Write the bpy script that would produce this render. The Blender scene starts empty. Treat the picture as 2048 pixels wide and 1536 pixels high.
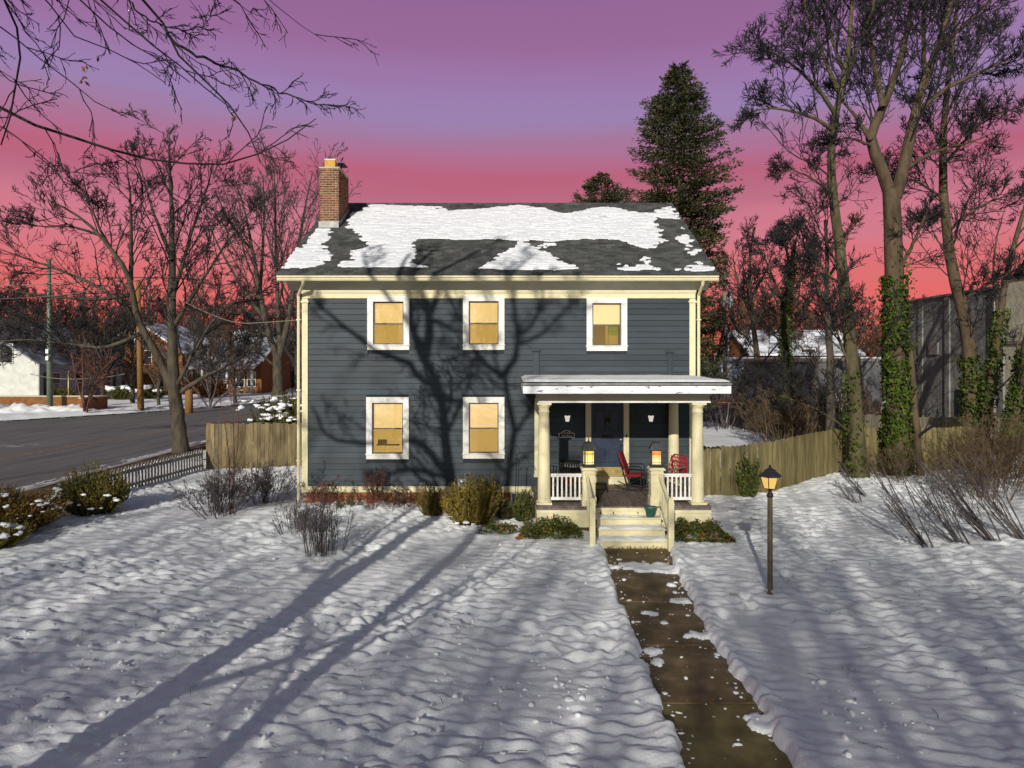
import bpy, bmesh, math, random
import numpy as np
from mathutils import Vector, Matrix

random.seed(11)
RNG = np.random.default_rng(11)
scene = bpy.context.scene
COL = scene.collection

# ------------------------------------------------------------------ camera, sky, sun, exposure
CAM_D, CAM_H, F_PX, HORIZON = 19.5, 4.2, 1365.0, 725.0     # camera 19.5 m before the facade, 4.2 m up
cam_data = bpy.data.cameras.new("camera")
cam = bpy.data.objects.new("camera", cam_data)
COL.objects.link(cam)
cam.location = (0, -CAM_D, CAM_H)
cam.rotation_euler = (math.pi / 2, 0, 0)
cam_data.sensor_width = 36.0
cam_data.lens = 36.0 * F_PX / 2048.0
cam_data.shift_y = -(768 - HORIZON) / 2048.0
cam_data.clip_start, cam_data.clip_end = 0.1, 4000
scene.camera = cam

SUN_DIR = Vector((0.246, 0.97, -0.392)).normalized()       # the way the light travels
SUN_EL = math.asin(-SUN_DIR.z)
sun_data = bpy.data.lights.new("sun", "SUN")
sun_data.energy = 4.2
sun_data.angle = math.radians(0.4)
sun_data.color = (1.0, 0.95, 0.86)
sun = bpy.data.objects.new("sun", sun_data)
COL.objects.link(sun)
sun.location = (-20, -70, 40)
sun.rotation_euler = SUN_DIR.to_track_quat("-Z", "Y").to_euler()

def s2l(c):
    return tuple(((v / 255) / 12.92 if v / 255 <= 0.04045 else ((v / 255 + 0.055) / 1.055) ** 2.4) for v in c)

world = bpy.data.worlds.new("World")
scene.world = world
world.use_nodes = True
wn, wl = world.node_tree.nodes, world.node_tree.links
wn.clear()
w_out = wn.new("ShaderNodeOutputWorld")
w_bg = wn.new("ShaderNodeBackground")
w_sky = wn.new("ShaderNodeTexSky")
w_sky.sky_type = "NISHITA"
w_sky.sun_disc = False
w_sky.sun_elevation = SUN_EL
w_sky.sun_rotation = math.pi + math.atan2(SUN_DIR.x, SUN_DIR.y)
w_tc = wn.new("ShaderNodeTexCoord")
w_sep = wn.new("ShaderNodeSeparateXYZ")
wl.new(w_tc.outputs["Generated"], w_sep.inputs[0])
# long thin cloud bands: the height is shifted a little by a noise that is stretched along the horizon
w_map = wn.new("ShaderNodeMapping")
w_map.inputs["Scale"].default_value = (1.1, 1.1, 14.0)
wl.new(w_tc.outputs["Generated"], w_map.inputs[0])
w_no = wn.new("ShaderNodeTexNoise")
w_no.inputs["Scale"].default_value = 1.6
w_no.inputs["Detail"].default_value = 3
wl.new(w_map.outputs[0], w_no.inputs["Vector"])
w_ma = wn.new("ShaderNodeMath"); w_ma.operation = "MULTIPLY_ADD"
w_ma.inputs[1].default_value = 0.05; w_ma.inputs[2].default_value = -0.025
wl.new(w_no.outputs[0], w_ma.inputs[0])
w_add = wn.new("ShaderNodeMath"); w_add.operation = "ADD"
wl.new(w_sep.outputs[2], w_add.inputs[0]); wl.new(w_ma.outputs[0], w_add.inputs[1])
w_ramp = wn.new("ShaderNodeValToRGB")
SKY_ROWS = [(0.0, (250, 118, 90)), (0.045, (247, 109, 88)), (0.082, (230, 108, 106)), (0.12, (221, 114, 118)), (0.17, (212, 124, 140)), (0.205, (206, 122, 142)),
            (0.232, (188, 110, 134)), (0.254, (187, 100, 126)), (0.28, (178, 112, 146)), (0.305, (166, 121, 158)), (0.33, (156, 130, 177)),
            (0.36, (157, 126, 176)), (0.415, (154, 108, 156)), (0.47, (146, 102, 150)), (0.55, (128, 104, 158))]
cr = w_ramp.color_ramp
while len(cr.elements) < len(SKY_ROWS):
    cr.elements.new(0.5)
for e, (p_, c_) in zip(cr.elements, SKY_ROWS):
    e.position = p_
    e.color = (*s2l(c_), 1)
wl.new(w_add.outputs[0], w_ramp.inputs[0])
w_mul = wn.new("ShaderNodeMixRGB"); w_mul.blend_type = "MULTIPLY"; w_mul.inputs[0].default_value = 1.0
w_mul.inputs[2].default_value = (0.06, 0.06, 0.06, 1)       # the physical sky at strength 0.06
wl.new(w_sky.outputs[0], w_mul.inputs[1])
w_hsv = wn.new("ShaderNodeHueSaturation"); w_hsv.inputs["Saturation"].default_value = 0.82
wl.new(w_mul.outputs[0], w_hsv.inputs["Color"])
w_fac = wn.new("ShaderNodeMapRange"); w_fac.interpolation_type = "SMOOTHSTEP"
w_fac.inputs["From Min"].default_value = 0.46; w_fac.inputs["From Max"].default_value = 0.68
wl.new(w_sep.outputs[2], w_fac.inputs["Value"])
# the afterglow colours the northern sky that the picture looks at; overhead and round to the sun it is plain daylight sky
w_dir = wn.new("ShaderNodeMapRange"); w_dir.interpolation_type = "SMOOTHSTEP"
w_dir.inputs["From Min"].default_value = 0.50; w_dir.inputs["From Max"].default_value = -0.40
wl.new(w_sep.outputs[1], w_dir.inputs["Value"])
w_max = wn.new("ShaderNodeMath"); w_max.operation = "MAXIMUM"
wl.new(w_fac.outputs[0], w_max.inputs[0]); wl.new(w_dir.outputs[0], w_max.inputs[1])
w_mix = wn.new("ShaderNodeMixRGB")
wl.new(w_max.outputs[0], w_mix.inputs[0]); wl.new(w_ramp.outputs[0], w_mix.inputs[1]); wl.new(w_hsv.outputs[0], w_mix.inputs[2])
wl.new(w_mix.outputs[0], w_bg.inputs[0])
w_bg.inputs[1].default_value = 1.0
wl.new(w_bg.outputs[0], w_out.inputs[0])

scene.view_settings.view_transform = "Standard"
scene.view_settings.look = "None"
scene.view_settings.gamma = 1.0
scene.view_settings.use_curve_mapping = False
scene.view_settings.exposure = 0.0
scene.render.engine = "CYCLES"
scene.cycles.max_bounces = 6
scene.cycles.transparent_max_bounces = 12
scene.cycles.use_denoising = True

# ------------------------------------------------------------------ helpers
def at(px, py, Y):
    """the point at depth Y that the photograph shows at pixel (px, py) of 2048 x 1536"""
    d = Y + CAM_D
    return Vector(((px - 1024) * d / F_PX, Y, CAM_H - (py - HORIZON) * d / F_PX))

def gr(px, py, z=0.0):
    d = (CAM_H - z) * F_PX / (py - HORIZON)
    return Vector(((px - 1024) * d / F_PX, d - CAM_D, z))

def empty(name, loc, label=None, cat=None, group=None, rz=0.0):
    o = bpy.data.objects.new(name, None)
    o.empty_display_size = 0.3
    COL.objects.link(o)
    o.location = loc
    o.rotation_euler = (0, 0, rz)
    return tag(o, label, cat, group)

def tag(o, label=None, cat=None, group=None, kind=None):
    if label: o["label"] = label
    if cat: o["category"] = cat
    if group: o["group"] = group
    if kind: o["kind"] = kind
    return o

def link(name, mesh, parent=None, loc=None):
    o = bpy.data.objects.new(name, mesh)
    COL.objects.link(o)
    if parent is not None: o.parent = parent
    if loc is not None: o.location = loc
    return o

def kids(o):
    return [c for c in bpy.data.objects if c.parent is o]

def copy_tree(o, parent=None, table=None):
    if table is None:
        table = {}
        for c in bpy.data.objects:
            if c.parent: table.setdefault(c.parent.name, []).append(c)
    c = o.copy()
    COL.objects.link(c)
    c.parent = parent
    for ch in table.get(o.name, []):
        copy_tree(ch, c, table)
    return c

class MB:
    """collects shapes (in the parent's own coordinates) for ONE mesh"""
    def __init__(self): self.v, self.f, self.mi, self.m = [], [], [], 0
    def mat(self, i): self.m = i; return self
    def add(self, vs, fs):
        n = len(self.v)
        self.v += [tuple(p) for p in vs]
        for f in fs:
            self.f.append(tuple(n + i for i in f)); self.mi.append(self.m)
        return self
    def box(self, x0, x1, y0, y1, z0, z1):
        return self.add([(x0,y0,z0),(x1,y0,z0),(x1,y1,z0),(x0,y1,z0),(x0,y0,z1),(x1,y0,z1),(x1,y1,z1),(x0,y1,z1)],
                        [(0,3,2,1),(4,5,6,7),(0,1,5,4),(1,2,6,5),(2,3,7,6),(3,0,4,7)])
    def prism(self, prof, axis, a, b):
        """prof: closed outline, counter-clockwise, extruded along axis from a to b"""
        k = len(prof)
        def p3(q, t):
            return {"x": (t, q[0], q[1]), "y": (q[0], t, q[1]), "z": (q[0], q[1], t)}[axis]
        vs = [p3(q, a) for q in prof] + [p3(q, b) for q in prof]
        fs = [tuple(range(k))[::-1], tuple(range(k, 2 * k))] + [(i, (i + 1) % k, k + (i + 1) % k, k + i) for i in range(k)]
        return self.add(vs, fs)
    def tube(self, pts, rad, n=8, cap=True):
        pts = [Vector(p) for p in pts]
        if not hasattr(rad, "__len__"): rad = [rad] * len(pts)
        vs, fs = [], []
        t0 = (pts[1] - pts[0]).normalized()
        ref = Vector((0, 0, 1)) if abs(t0.z) < 0.9 else Vector((1, 0, 0))
        for i, p in enumerate(pts):
            t = (pts[min(i + 1, len(pts) - 1)] - pts[max(i - 1, 0)]).normalized()
            a = t.cross(ref)
            a = a.normalized() if a.length > 1e-4 else Vector((1, 0, 0))
            b = t.cross(a)
            for k in range(n):
                an = 2 * math.pi * k / n
                vs.append(p + (a * math.cos(an) + b * math.sin(an)) * rad[i])
        for i in range(len(pts) - 1):
            for k in range(n):
                fs.append((i*n+k, i*n+(k+1) % n, (i+1)*n+(k+1) % n, (i+1)*n+k))
        if cap:
            fs += [tuple(range(n))[::-1], tuple(range((len(pts)-1)*n, len(pts)*n))]
        return self.add(vs, fs)
    def lathe(self, prof, n=16, c=(0, 0)):
        vs = [(c[0] + r * math.cos(2*math.pi*k/n), c[1] + r * math.sin(2*math.pi*k/n), z) for r, z in prof for k in range(n)]
        fs = [(i*n+k, i*n+(k+1) % n, (i+1)*n+(k+1) % n, (i+1)*n+k) for i in range(len(prof)-1) for k in range(n)]
        fs += [tuple(range(n))[::-1], tuple(range((len(prof)-1)*n, len(prof)*n))]
        return self.add(vs, fs)
    def mesh(self, name, mats, smooth=False, bevel=0):
        me = bpy.data.meshes.new(name)
        me.from_pydata(self.v, [], self.f)
        for m in (mats if isinstance(mats, (list, tuple)) else [mats]): me.materials.append(m)
        me.polygons.foreach_set("material_index", self.mi)
        bm = bmesh.new(); bm.from_mesh(me)
        bmesh.ops.recalc_face_normals(bm, faces=bm.faces)
        if bevel:
            bmesh.ops.bevel(bm, geom=[e for e in bm.edges if len(e.link_faces) == 2 and e.calc_face_angle(0) > 0.6],
                            offset=bevel, segments=1, affect="EDGES", clamp_overlap=True)
        bm.to_mesh(me); bm.free()
        if smooth:
            me.polygons.foreach_set("use_smooth", [True] * len(me.polygons))
        me.update()
        return me
    def build(self, name, mats, parent=None, smooth=False, bevel=0, loc=None):
        return link(name, self.mesh(name, mats, smooth, bevel), parent, loc)

def np_mesh(name, V, Q, mats, smooth=False, mi=None):
    """V (n,3) points, Q (m,4) or (m,3) faces, made fast from arrays"""
    me = bpy.data.meshes.new(name)
    V = np.ascontiguousarray(V, dtype=np.float32); Q = np.ascontiguousarray(Q, dtype=np.int32)
    me.vertices.add(len(V)); me.vertices.foreach_set("co", V.ravel())
    me.loops.add(Q.size); me.loops.foreach_set("vertex_index", Q.ravel())
    me.polygons.add(len(Q)); me.polygons.foreach_set("loop_start", np.arange(0, Q.size, Q.shape[1], dtype=np.int32))
    for m in (mats if isinstance(mats, (list, tuple)) else [mats]): me.materials.append(m)
    if mi is not None: me.polygons.foreach_set("material_index", np.asarray(mi, dtype=np.int32))
    if smooth: me.polygons.foreach_set("use_smooth", np.ones(len(Q), dtype=bool))
    me.update(calc_edges=True)
    return me

# smooth 2-D gradient noise on arrays
def gnoise(x, y, seed=0):
    x = np.asarray(x, float); y = np.asarray(y, float)
    xi, yi = np.floor(x).astype(np.int64), np.floor(y).astype(np.int64)
    xf, yf = x - xi, y - yi
    def g(ix, iy, dx, dy):
        h = (ix * 374761393 + iy * 668265263 + seed * 974634777) & 0x7fffffff
        h = ((h ^ (h >> 13)) * 1274126177) & 0x7fffffff
        a = (h ^ (h >> 16)) % 4096 * (2 * math.pi / 4096)
        return np.cos(a) * dx + np.sin(a) * dy
    u, v = xf**3 * (xf * (6*xf - 15) + 10), yf**3 * (yf * (6*yf - 15) + 10)
    a, b = g(xi, yi, xf, yf), g(xi + 1, yi, xf - 1, yf)
    c, d = g(xi, yi + 1, xf, yf - 1), g(xi + 1, yi + 1, xf - 1, yf - 1)
    return (a + (b - a) * u) * (1 - v) + (c + (d - c) * u) * v

def sstep(a, b, x):
    t = np.clip((np.asarray(x, float) - a) / (b - a), 0, 1)
    return t * t * (3 - 2 * t)

# ------------------------------------------------------------------ materials
def material(name, c1, c2=None, rough=0.7, scale=4.0, stretch=(1, 1, 1), bump=0.0, bscale=None, detail=6, spec=0.3,
             island=0.0, metal=0.0, third=None, coords="Object", contrast=(0.35, 0.65), bdist=0.02):
    m = bpy.data.materials.new(name); m.use_nodes = True
    n, l = m.node_tree.nodes, m.node_tree.links
    b = n["Principled BSDF"]
    b.inputs["Roughness"].default_value = rough
    b.inputs["Metallic"].default_value = metal
    b.inputs["Specular IOR Level"].default_value = spec
    tc = n.new("ShaderNodeTexCoord") if coords == "Object" else n.new("ShaderNodeNewGeometry")
    src = tc.outputs["Object"] if coords == "Object" else tc.outputs["Position"]
    mp = n.new("ShaderNodeMapping"); mp.inputs["Scale"].default_value = stretch
    l.new(src, mp.inputs[0])
    col = None
    if c2 is not None:
        t = n.new("ShaderNodeTexNoise"); t.inputs["Scale"].default_value = scale; t.inputs["Detail"].default_value = detail
        t.inputs["Roughness"].default_value = 0.62
        l.new(mp.outputs[0], t.inputs["Vector"])
        r = n.new("ShaderNodeValToRGB")
        r.color_ramp.elements[0].position, r.color_ramp.elements[1].position = contrast
        r.color_ramp.elements[0].color, r.color_ramp.elements[1].color = (*c1, 1), (*c2, 1)
        if third:
            e = r.color_ramp.elements.new(third[1]); e.color = (*third[0], 1)
        l.new(t.outputs[0], r.inputs[0])
        col = r.outputs[0]
    if island:
        g = n.new("ShaderNodeNewGeometry")
        h = n.new("ShaderNodeHueSaturation")
        mr = n.new("ShaderNodeMapRange"); mr.inputs["To Min"].default_value = 1 - island; mr.inputs["To Max"].default_value = 1 + island
        l.new(g.outputs["Random Per Island"], mr.inputs["Value"]); l.new(mr.outputs[0], h.inputs["Value"])
        if col is None: h.inputs["Color"].default_value = (*c1, 1)
        else: l.new(col, h.inputs["Color"])
        col = h.outputs[0]
    if col is None: b.inputs["Base Color"].default_value = (*c1, 1)
    else: l.new(col, b.inputs["Base Color"])
    if bump:
        t2 = n.new("ShaderNodeTexNoise"); t2.inputs["Scale"].default_value = bscale or scale * 3; t2.inputs["Detail"].default_value = 5
        l.new(mp.outputs[0], t2.inputs["Vector"])
        bp = n.new("ShaderNodeBump"); bp.inputs["Strength"].default_value = bump; bp.inputs["Distance"].default_value = bdist
        l.new(t2.outputs[0], bp.inputs["Height"]); l.new(bp.outputs[0], b.inputs["Normal"])
    return m

def objrand(m, amount=0.25, hue=0.0):
    """every object of an alike set gets its own tone (boards, bricks, shingles)"""
    n, l = m.node_tree.nodes, m.node_tree.links
    b = n["Principled BSDF"]; inp = b.inputs["Base Color"]
    oi = n.new("ShaderNodeObjectInfo"); h = n.new("ShaderNodeHueSaturation")
    mr = n.new("ShaderNodeMapRange"); mr.inputs["To Min"].default_value = 1 - amount; mr.inputs["To Max"].default_value = 1 + amount
    l.new(oi.outputs["Random"], mr.inputs["Value"]); l.new(mr.outputs[0], h.inputs["Value"])
    if inp.is_linked: l.new(inp.links[0].from_socket, h.inputs["Color"])
    else: h.inputs["Color"].default_value = inp.default_value
    l.new(h.outputs[0], inp)
    return m

def emitter(name, col, strength):
    m = bpy.data.materials.new(name); m.use_nodes = True
    b = m.node_tree.nodes["Principled BSDF"]
    b.inputs["Base Color"].default_value = (*[0.25 * c for c in col], 1)
    b.inputs["Emission Color"].default_value = (*col, 1); b.inputs["Emission Strength"].default_value = strength
    b.inputs["Roughness"].default_value = 0.6
    return m

M = {}
M["snow"] = material("snow", (0.74, 0.755, 0.77), (0.82, 0.83, 0.835), 0.65, 6, bump=0.6, bscale=30, coords="P", bdist=0.014)
M["snow_far"] = material("snow_far", (0.62, 0.63, 0.66), (0.84, 0.85, 0.87), 0.75, 0.9, bump=0.9, bscale=2.2, coords="P", bdist=0.25)
M["slush"] = material("dirty_slush", (0.20, 0.19, 0.18), (0.60, 0.60, 0.61), 0.7, 2.5, bump=0.6, bscale=14, coords="P")
M["roof_snow"] = material("roof_snow", (0.62, 0.64, 0.67), (0.76, 0.77, 0.79), 0.7, 9, bump=0.6, bscale=40, coords="P", bdist=0.01)
M["asphalt"] = material("asphalt", (0.085, 0.084, 0.082), (0.165, 0.162, 0.156), 0.85, 0.5, (3, 0.3, 1), bump=0.3, bscale=40, coords="P", contrast=(0.3, 0.75))
M["kerb"] = material("kerb_stone", (0.16, 0.15, 0.14), (0.25, 0.24, 0.22), 0.85, 6, bump=0.3, coords="P")
M["yellow_paint"] = material("worn_yellow_paint", (0.10, 0.095, 0.075), (0.30, 0.22, 0.07), 0.8, 3, coords="P")
M["white_paint"] = material("worn_white_paint", (0.12, 0.12, 0.12), (0.40, 0.40, 0.38), 0.8, 2, coords="P", contrast=(0.4, 0.6))
M["slab"] = material("walk_slab", (0.075, 0.050, 0.025), (0.22, 0.155, 0.085), 0.55, 2.2, bump=0.6, bscale=70, coords="P", third=((0.125, 0.086, 0.040), 0.5), bdist=0.012)
M["slab_moss"] = material("mossy_walk_slab", (0.088, 0.068, 0.022), (0.20, 0.158, 0.058), 0.55, 2.2, bump=0.6, bscale=70, coords="P", bdist=0.008)
M["mortar_dirty"] = material("dusty_joint", (0.10, 0.075, 0.045), (0.20, 0.16, 0.10), 0.9, 8, coords="P")
M["earth"] = material("bare_earth", (0.05, 0.034, 0.018), (0.12, 0.08, 0.045), 0.9, 5, bump=0.7, bscale=22, coords="P")
M["siding"] = objrand(material("slate_blue_siding", (0.022, 0.032, 0.041), (0.038, 0.052, 0.064), 0.6, 1.6, (0.6, 1, 1.6), bump=0.25, bscale=14, coords="P", spec=0.3, bdist=0.006, contrast=(0.25, 0.75)), 0.17)
M["sheath"] = material("wall_core", (0.022, 0.028, 0.033), None, 0.8)
M["cream"] = material("cream_trim_paint", (0.38, 0.33, 0.18), (0.70, 0.64, 0.41), 0.55, 3.2, bump=0.12, bscale=24, coords="P", contrast=(0.22, 0.55), third=((0.66, 0.60, 0.37), 0.4))
M["white"] = material("white_trim_paint", (0.52, 0.50, 0.42), (0.76, 0.75, 0.71), 0.55, 3.6, bump=0.12, bscale=24, coords="P", contrast=(0.25, 0.52))
M["peeled"] = material("peeling_white_paint", (0.16, 0.17, 0.18), (0.80, 0.82, 0.84), 0.6, 4.5, (1, 1, 3.5), bump=0.3, bscale=16, coords="P", contrast=(0.365, 0.40))
M["shade_trim"] = material("shade_toned_trim", (0.36, 0.33, 0.25), (0.44, 0.41, 0.32), 0.6, 2, bump=0.1, coords="P")  # trim with the eave and porch shade put into its colour
M["sash"] = material("bronze_window_sash", (0.10, 0.095, 0.075), (0.14, 0.13, 0.10), 0.45, 6, coords="P")
M["shingle"] = objrand(material("asphalt_shingle", (0.042, 0.044, 0.045), (0.085, 0.087, 0.082), 0.9, 2.5, bump=0.6, bscale=90, coords="P", island=0.33, bdist=0.006), 0.3)
M["brick"] = objrand(material("red_brick", (0.21, 0.060, 0.022), (0.36, 0.125, 0.040), 0.85, 9, bump=0.5, bscale=60, coords="P", island=0.2, bdist=0.006), 0.32)
M["chimney_brick"] = objrand(material("chimney_brick", (0.12, 0.046, 0.022), (0.23, 0.090, 0.034), 0.85, 9, bump=0.5, bscale=60, coords="P", bdist=0.006), 0.38)
M["mortar"] = material("mortar", (0.40, 0.36, 0.27), (0.52, 0.48, 0.38), 0.9, 12, bump=0.4, coords="P")
M["flue"] = material("clay_flue", (0.45, 0.24, 0.04), (0.58, 0.33, 0.07), 0.7, 6, coords="P")
M["metal_grey"] = material("weathered_grey_metal", (0.16, 0.16, 0.155), (0.26, 0.26, 0.25), 0.5, 8, metal=0.4, coords="P")
M["black"] = material("black_metal", (0.010, 0.010, 0.011), (0.022, 0.022, 0.023), 0.45, 20, coords="P")
M["lantern_roof"] = material("dark_lantern_metal", (0.030, 0.030, 0.032), (0.055, 0.055, 0.058), 0.45, 9, coords="P")
M["door"] = material("navy_door_paint", (0.024, 0.036, 0.062), (0.031, 0.045, 0.076), 0.4, 3, coords="P", bump=0.05)
M["brass"] = material("dull_brass", (0.36, 0.29, 0.10), (0.52, 0.43, 0.17), 0.42, 7, metal=0.6, coords="P")
M["deck"] = objrand(material("worn_porch_board", (0.10, 0.080, 0.072), (0.21, 0.165, 0.145), 0.7, 3, (6, 0.8, 1), bump=0.3, bscale=10, coords="P"), 0.18)
M["red"] = material("red_seat", (0.22, 0.012, 0.014), (0.29, 0.017, 0.018), 0.5, 8, coords="P")
M["teal"] = material("teal_pot_glaze", (0.012, 0.085, 0.080), (0.025, 0.13, 0.12), 0.3, 5, coords="P", spec=0.5)
M["soil"] = material("potting_soil", (0.25, 0.20, 0.14), (0.4, 0.34, 0.26), 0.9, 30, coords="P")
M["fence"] = objrand(material("olive_cedar_board", (0.112, 0.090, 0.036), (0.210, 0.176, 0.078), 0.8, 2.4, (5, 5, 0.5), bump=0.4, bscale=8, coords="P", third=((0.160, 0.132, 0.056), 0.5)), 0.22)
M["fence_old"] = objrand(material("weathered_fence_board", (0.10, 0.075, 0.036), (0.23, 0.180, 0.095), 0.85, 2.2, (4, 4, 0.6), bump=0.5, bscale=8, coords="P"), 0.25)
M["fence_far"] = material("grey_fence_board", (0.085, 0.072, 0.052), (0.16, 0.138, 0.10), 0.85, 3, (4, 4, 0.5), bump=0.4, coords="P", island=0.22)
M["picket"] = objrand(material("weathered_picket", (0.20, 0.185, 0.165), (0.36, 0.34, 0.31), 0.8, 4, (5, 5, 0.8), bump=0.3, coords="P"), 0.18)
M["bark"] = material("grey_brown_bark", (0.035, 0.028, 0.021), (0.098, 0.080, 0.056), 0.9, 5, (1, 1, 0.25), bump=0.9, bscale=11, bdist=0.03)
M["bark_olive"] = material("mossy_olive_bark", (0.050, 0.041, 0.021), (0.115, 0.096, 0.048), 0.9, 4, (1, 1, 0.35), bump=0.9, bscale=12, bdist=0.03)
M["bark_warm"] = material("warm_brown_bark", (0.050, 0.034, 0.020), (0.112, 0.080, 0.047), 0.9, 4, (1, 1, 0.35), bump=0.9, bscale=12, bdist=0.03)
M["twig"] = material("dark_twig", (0.014, 0.014, 0.015), (0.032, 0.031, 0.031), 0.9, 2)
M["twig_far"] = material("far_grey_twig", (0.046, 0.040, 0.040), (0.080, 0.066, 0.060), 0.95, 0.6)
M["twig_rust"] = material("rusty_far_twig", (0.075, 0.040, 0.025), (0.120, 0.065, 0.036), 0.95, 0.6)
M["twig_tan"] = material("tan_brush_twig", (0.080, 0.052, 0.030), (0.150, 0.105, 0.062), 0.9, 1.5)
M["twig_grey"] = material("grey_shrub_twig", (0.075, 0.062, 0.062), (0.13, 0.110, 0.105), 0.9, 2)
M["twig_red"] = material("red_shrub_twig", (0.090, 0.036, 0.028), (0.16, 0.064, 0.042), 0.85, 2)
M["ivy"] = material("ivy_leaf", (0.024, 0.042, 0.005), (0.062, 0.088, 0.011), 0.6, 3, island=0.5, spec=0.15)
M["yew"] = material("golden_yew_needle", (0.13, 0.115, 0.014), (0.30, 0.21, 0.028), 0.65, 2.2, island=0.45)
M["yew_dark"] = material("green_yew_needle", (0.050, 0.058, 0.014), (0.120, 0.110, 0.022), 0.65, 2.2, island=0.45)
M["hedge"] = material("olive_hedge_needle", (0.080, 0.082, 0.012), (0.21, 0.160, 0.026), 0.65, 1.3, island=0.5)
M["hedge_rust"] = material("bronzed_hedge_needle", (0.13, 0.078, 0.014), (0.26, 0.155, 0.026), 0.65, 1.3, island=0.5)
M["cover"] = material("ground_cover_leaf", (0.046, 0.070, 0.012), (0.130, 0.140, 0.028), 0.5, 3, island=0.5, spec=0.4)
M["dry_leaf"] = material("dry_orange_leaf", (0.20, 0.075, 0.020), (0.30, 0.13, 0.035), 0.7, 5, island=0.4)
M["orange_shrub"] = material("orange_dry_shrub", (0.20, 0.070, 0.014), (0.32, 0.125, 0.025), 0.8, 1, island=0.4)
M["spruce"] = material("spruce_needle", (0.034, 0.046, 0.021), (0.086, 0.074, 0.026), 0.7, 0.5, island=0.45, contrast=(0.42, 0.62))
M["post_brown"] = material("brown_lamp_post", (0.085, 0.068, 0.036), (0.135, 0.108, 0.060), 0.5, 5, coords="P")
M["concrete"] = material("painted_block_wall", (0.14, 0.14, 0.13), (0.23, 0.23, 0.215), 0.9, 0.8, bump=0.8, bscale=3.5, coords="P", bdist=0.06)
M["concrete_pale"] = material("pale_render_wall", (0.40, 0.38, 0.28), (0.54, 0.51, 0.38), 0.9, 0.9, bump=0.6, bscale=4, coords="P", bdist=0.05)
M["white_siding"] = material("far_white_siding", (0.50, 0.51, 0.46), (0.64, 0.64, 0.58), 0.7, 1.5, coords="P")
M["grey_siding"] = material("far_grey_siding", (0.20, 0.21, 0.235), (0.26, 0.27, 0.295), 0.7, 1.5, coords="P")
M["shed_wall"] = material("dark_grey_wall", (0.075, 0.075, 0.080), (0.12, 0.12, 0.125), 0.85, 0.9, bump=0.5, coords="P")
M["far_roof"] = material("far_slate_roof", (0.10, 0.11, 0.14), (0.40, 0.42, 0.46), 0.85, 0.45, bump=0.5, coords="P", contrast=(0.40, 0.66))
M["far_roof_snow"] = material("far_snowy_roof", (0.16, 0.16, 0.19), (0.78, 0.80, 0.84), 0.85, 0.55, bump=0.4, coords="P", contrast=(0.43, 0.58))
M["far_brick"] = material("far_orange_brick", (0.15, 0.060, 0.020), (0.24, 0.105, 0.034), 0.9, 3.0, bump=0.4, bscale=12, coords="P")
M["dark_glass"] = material("dark_far_glass", (0.012, 0.015, 0.020), (0.03, 0.035, 0.042), 0.15, 1.5, coords="P", spec=0.6)
M["pole_green"] = material("greenish_metal_pole", (0.085, 0.125, 0.085), (0.14, 0.18, 0.125), 0.5, 3, coords="P")
M["pole_wood"] = material("orange_brown_pole", (0.17, 0.085, 0.024), (0.24, 0.125, 0.038), 0.8, 3, (4, 4, 0.5), coords="P", bump=0.3)
M["pole_grey"] = material("grey_timber_pole", (0.13, 0.115, 0.10), (0.20, 0.18, 0.16), 0.85, 3, (4, 4, 0.4), coords="P", bump=0.3)
M["wire"] = material("service_wire", (0.20, 0.17, 0.13), (0.26, 0.22, 0.17), 0.6, 3, coords="P")
M["galv"] = material("galvanised_metal", (0.42, 0.44, 0.46), (0.58, 0.60, 0.62), 0.4, 4, metal=0.5, coords="P")
M["orange_paint"] = material("orange_bar_paint", (0.42, 0.12, 0.06), None, 0.5)
M["blue_paint"] = material("dark_blue_bar_paint", (0.025, 0.03, 0.07), None, 0.5)
M["sign_white"] = material("sign_white_paint", (0.75, 0.72, 0.70), None, 0.5)
M["shade_amber"] = emitter("lit_window_amber", (1.0, 0.68, 0.25), 1.25)
M["curtain"] = emitter("lit_curtain", (1.0, 0.68, 0.30), 1.35)
M["room_dark"] = emitter("room_far_side", (0.55, 0.33, 0.12), 0.35)
M["room_green"] = emitter("lit_room_green_pane", (0.42, 0.62, 0.05), 0.6)
M["room_yellow"] = emitter("lit_room_yellow_pane", (0.9, 0.66, 0.18), 0.7)
M["lamp_amber"] = emitter("lit_amber_art_glass", (1.0, 0.50, 0.08), 1.0)
M["lamp_yellow"] = emitter("lit_yellow_art_glass", (1.0, 0.66, 0.16), 0.95)
M["lamp_core"] = emitter("lamp_bulb", (1.0, 0.82, 0.48), 5.0)
M["post_glass"] = emitter("lit_post_lamp_glass", (1.0, 0.62, 0.16), 0.8)
M["sconce_glass"] = emitter("frosted_sconce_glass", (1.0, 0.90, 0.80), 0.65)

def glassy(name, tint, refl=0.10, clear=1.0):
    m = bpy.data.materials.new(name); m.use_nodes = True
    n, l = m.node_tree.nodes, m.node_tree.links
    n.clear()
    o = n.new("ShaderNodeOutputMaterial"); mx = n.new("ShaderNodeMixShader")
    t = n.new("ShaderNodeBsdfTransparent"); g = n.new("ShaderNodeBsdfGlossy")
    t.inputs[0].default_value = (*tint, 1); g.inputs["Roughness"].default_value = 0.03
    f = n.new("ShaderNodeFresnel"); f.inputs[0].default_value = 1.5
    a = n.new("ShaderNodeMath"); a.operation = "ADD"; a.inputs[1].default_value = refl
    l.new(f.outputs[0], a.inputs[0]); l.new(a.outputs[0], mx.inputs[0])
    l.new(t.outputs[0], mx.inputs[1]); l.new(g.outputs[0], mx.inputs[2]); l.new(mx.outputs[0], o.inputs[0])
    return m
M["glass"] = glassy("window_glass", (0.95, 0.95, 0.93), 0.17)
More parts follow.
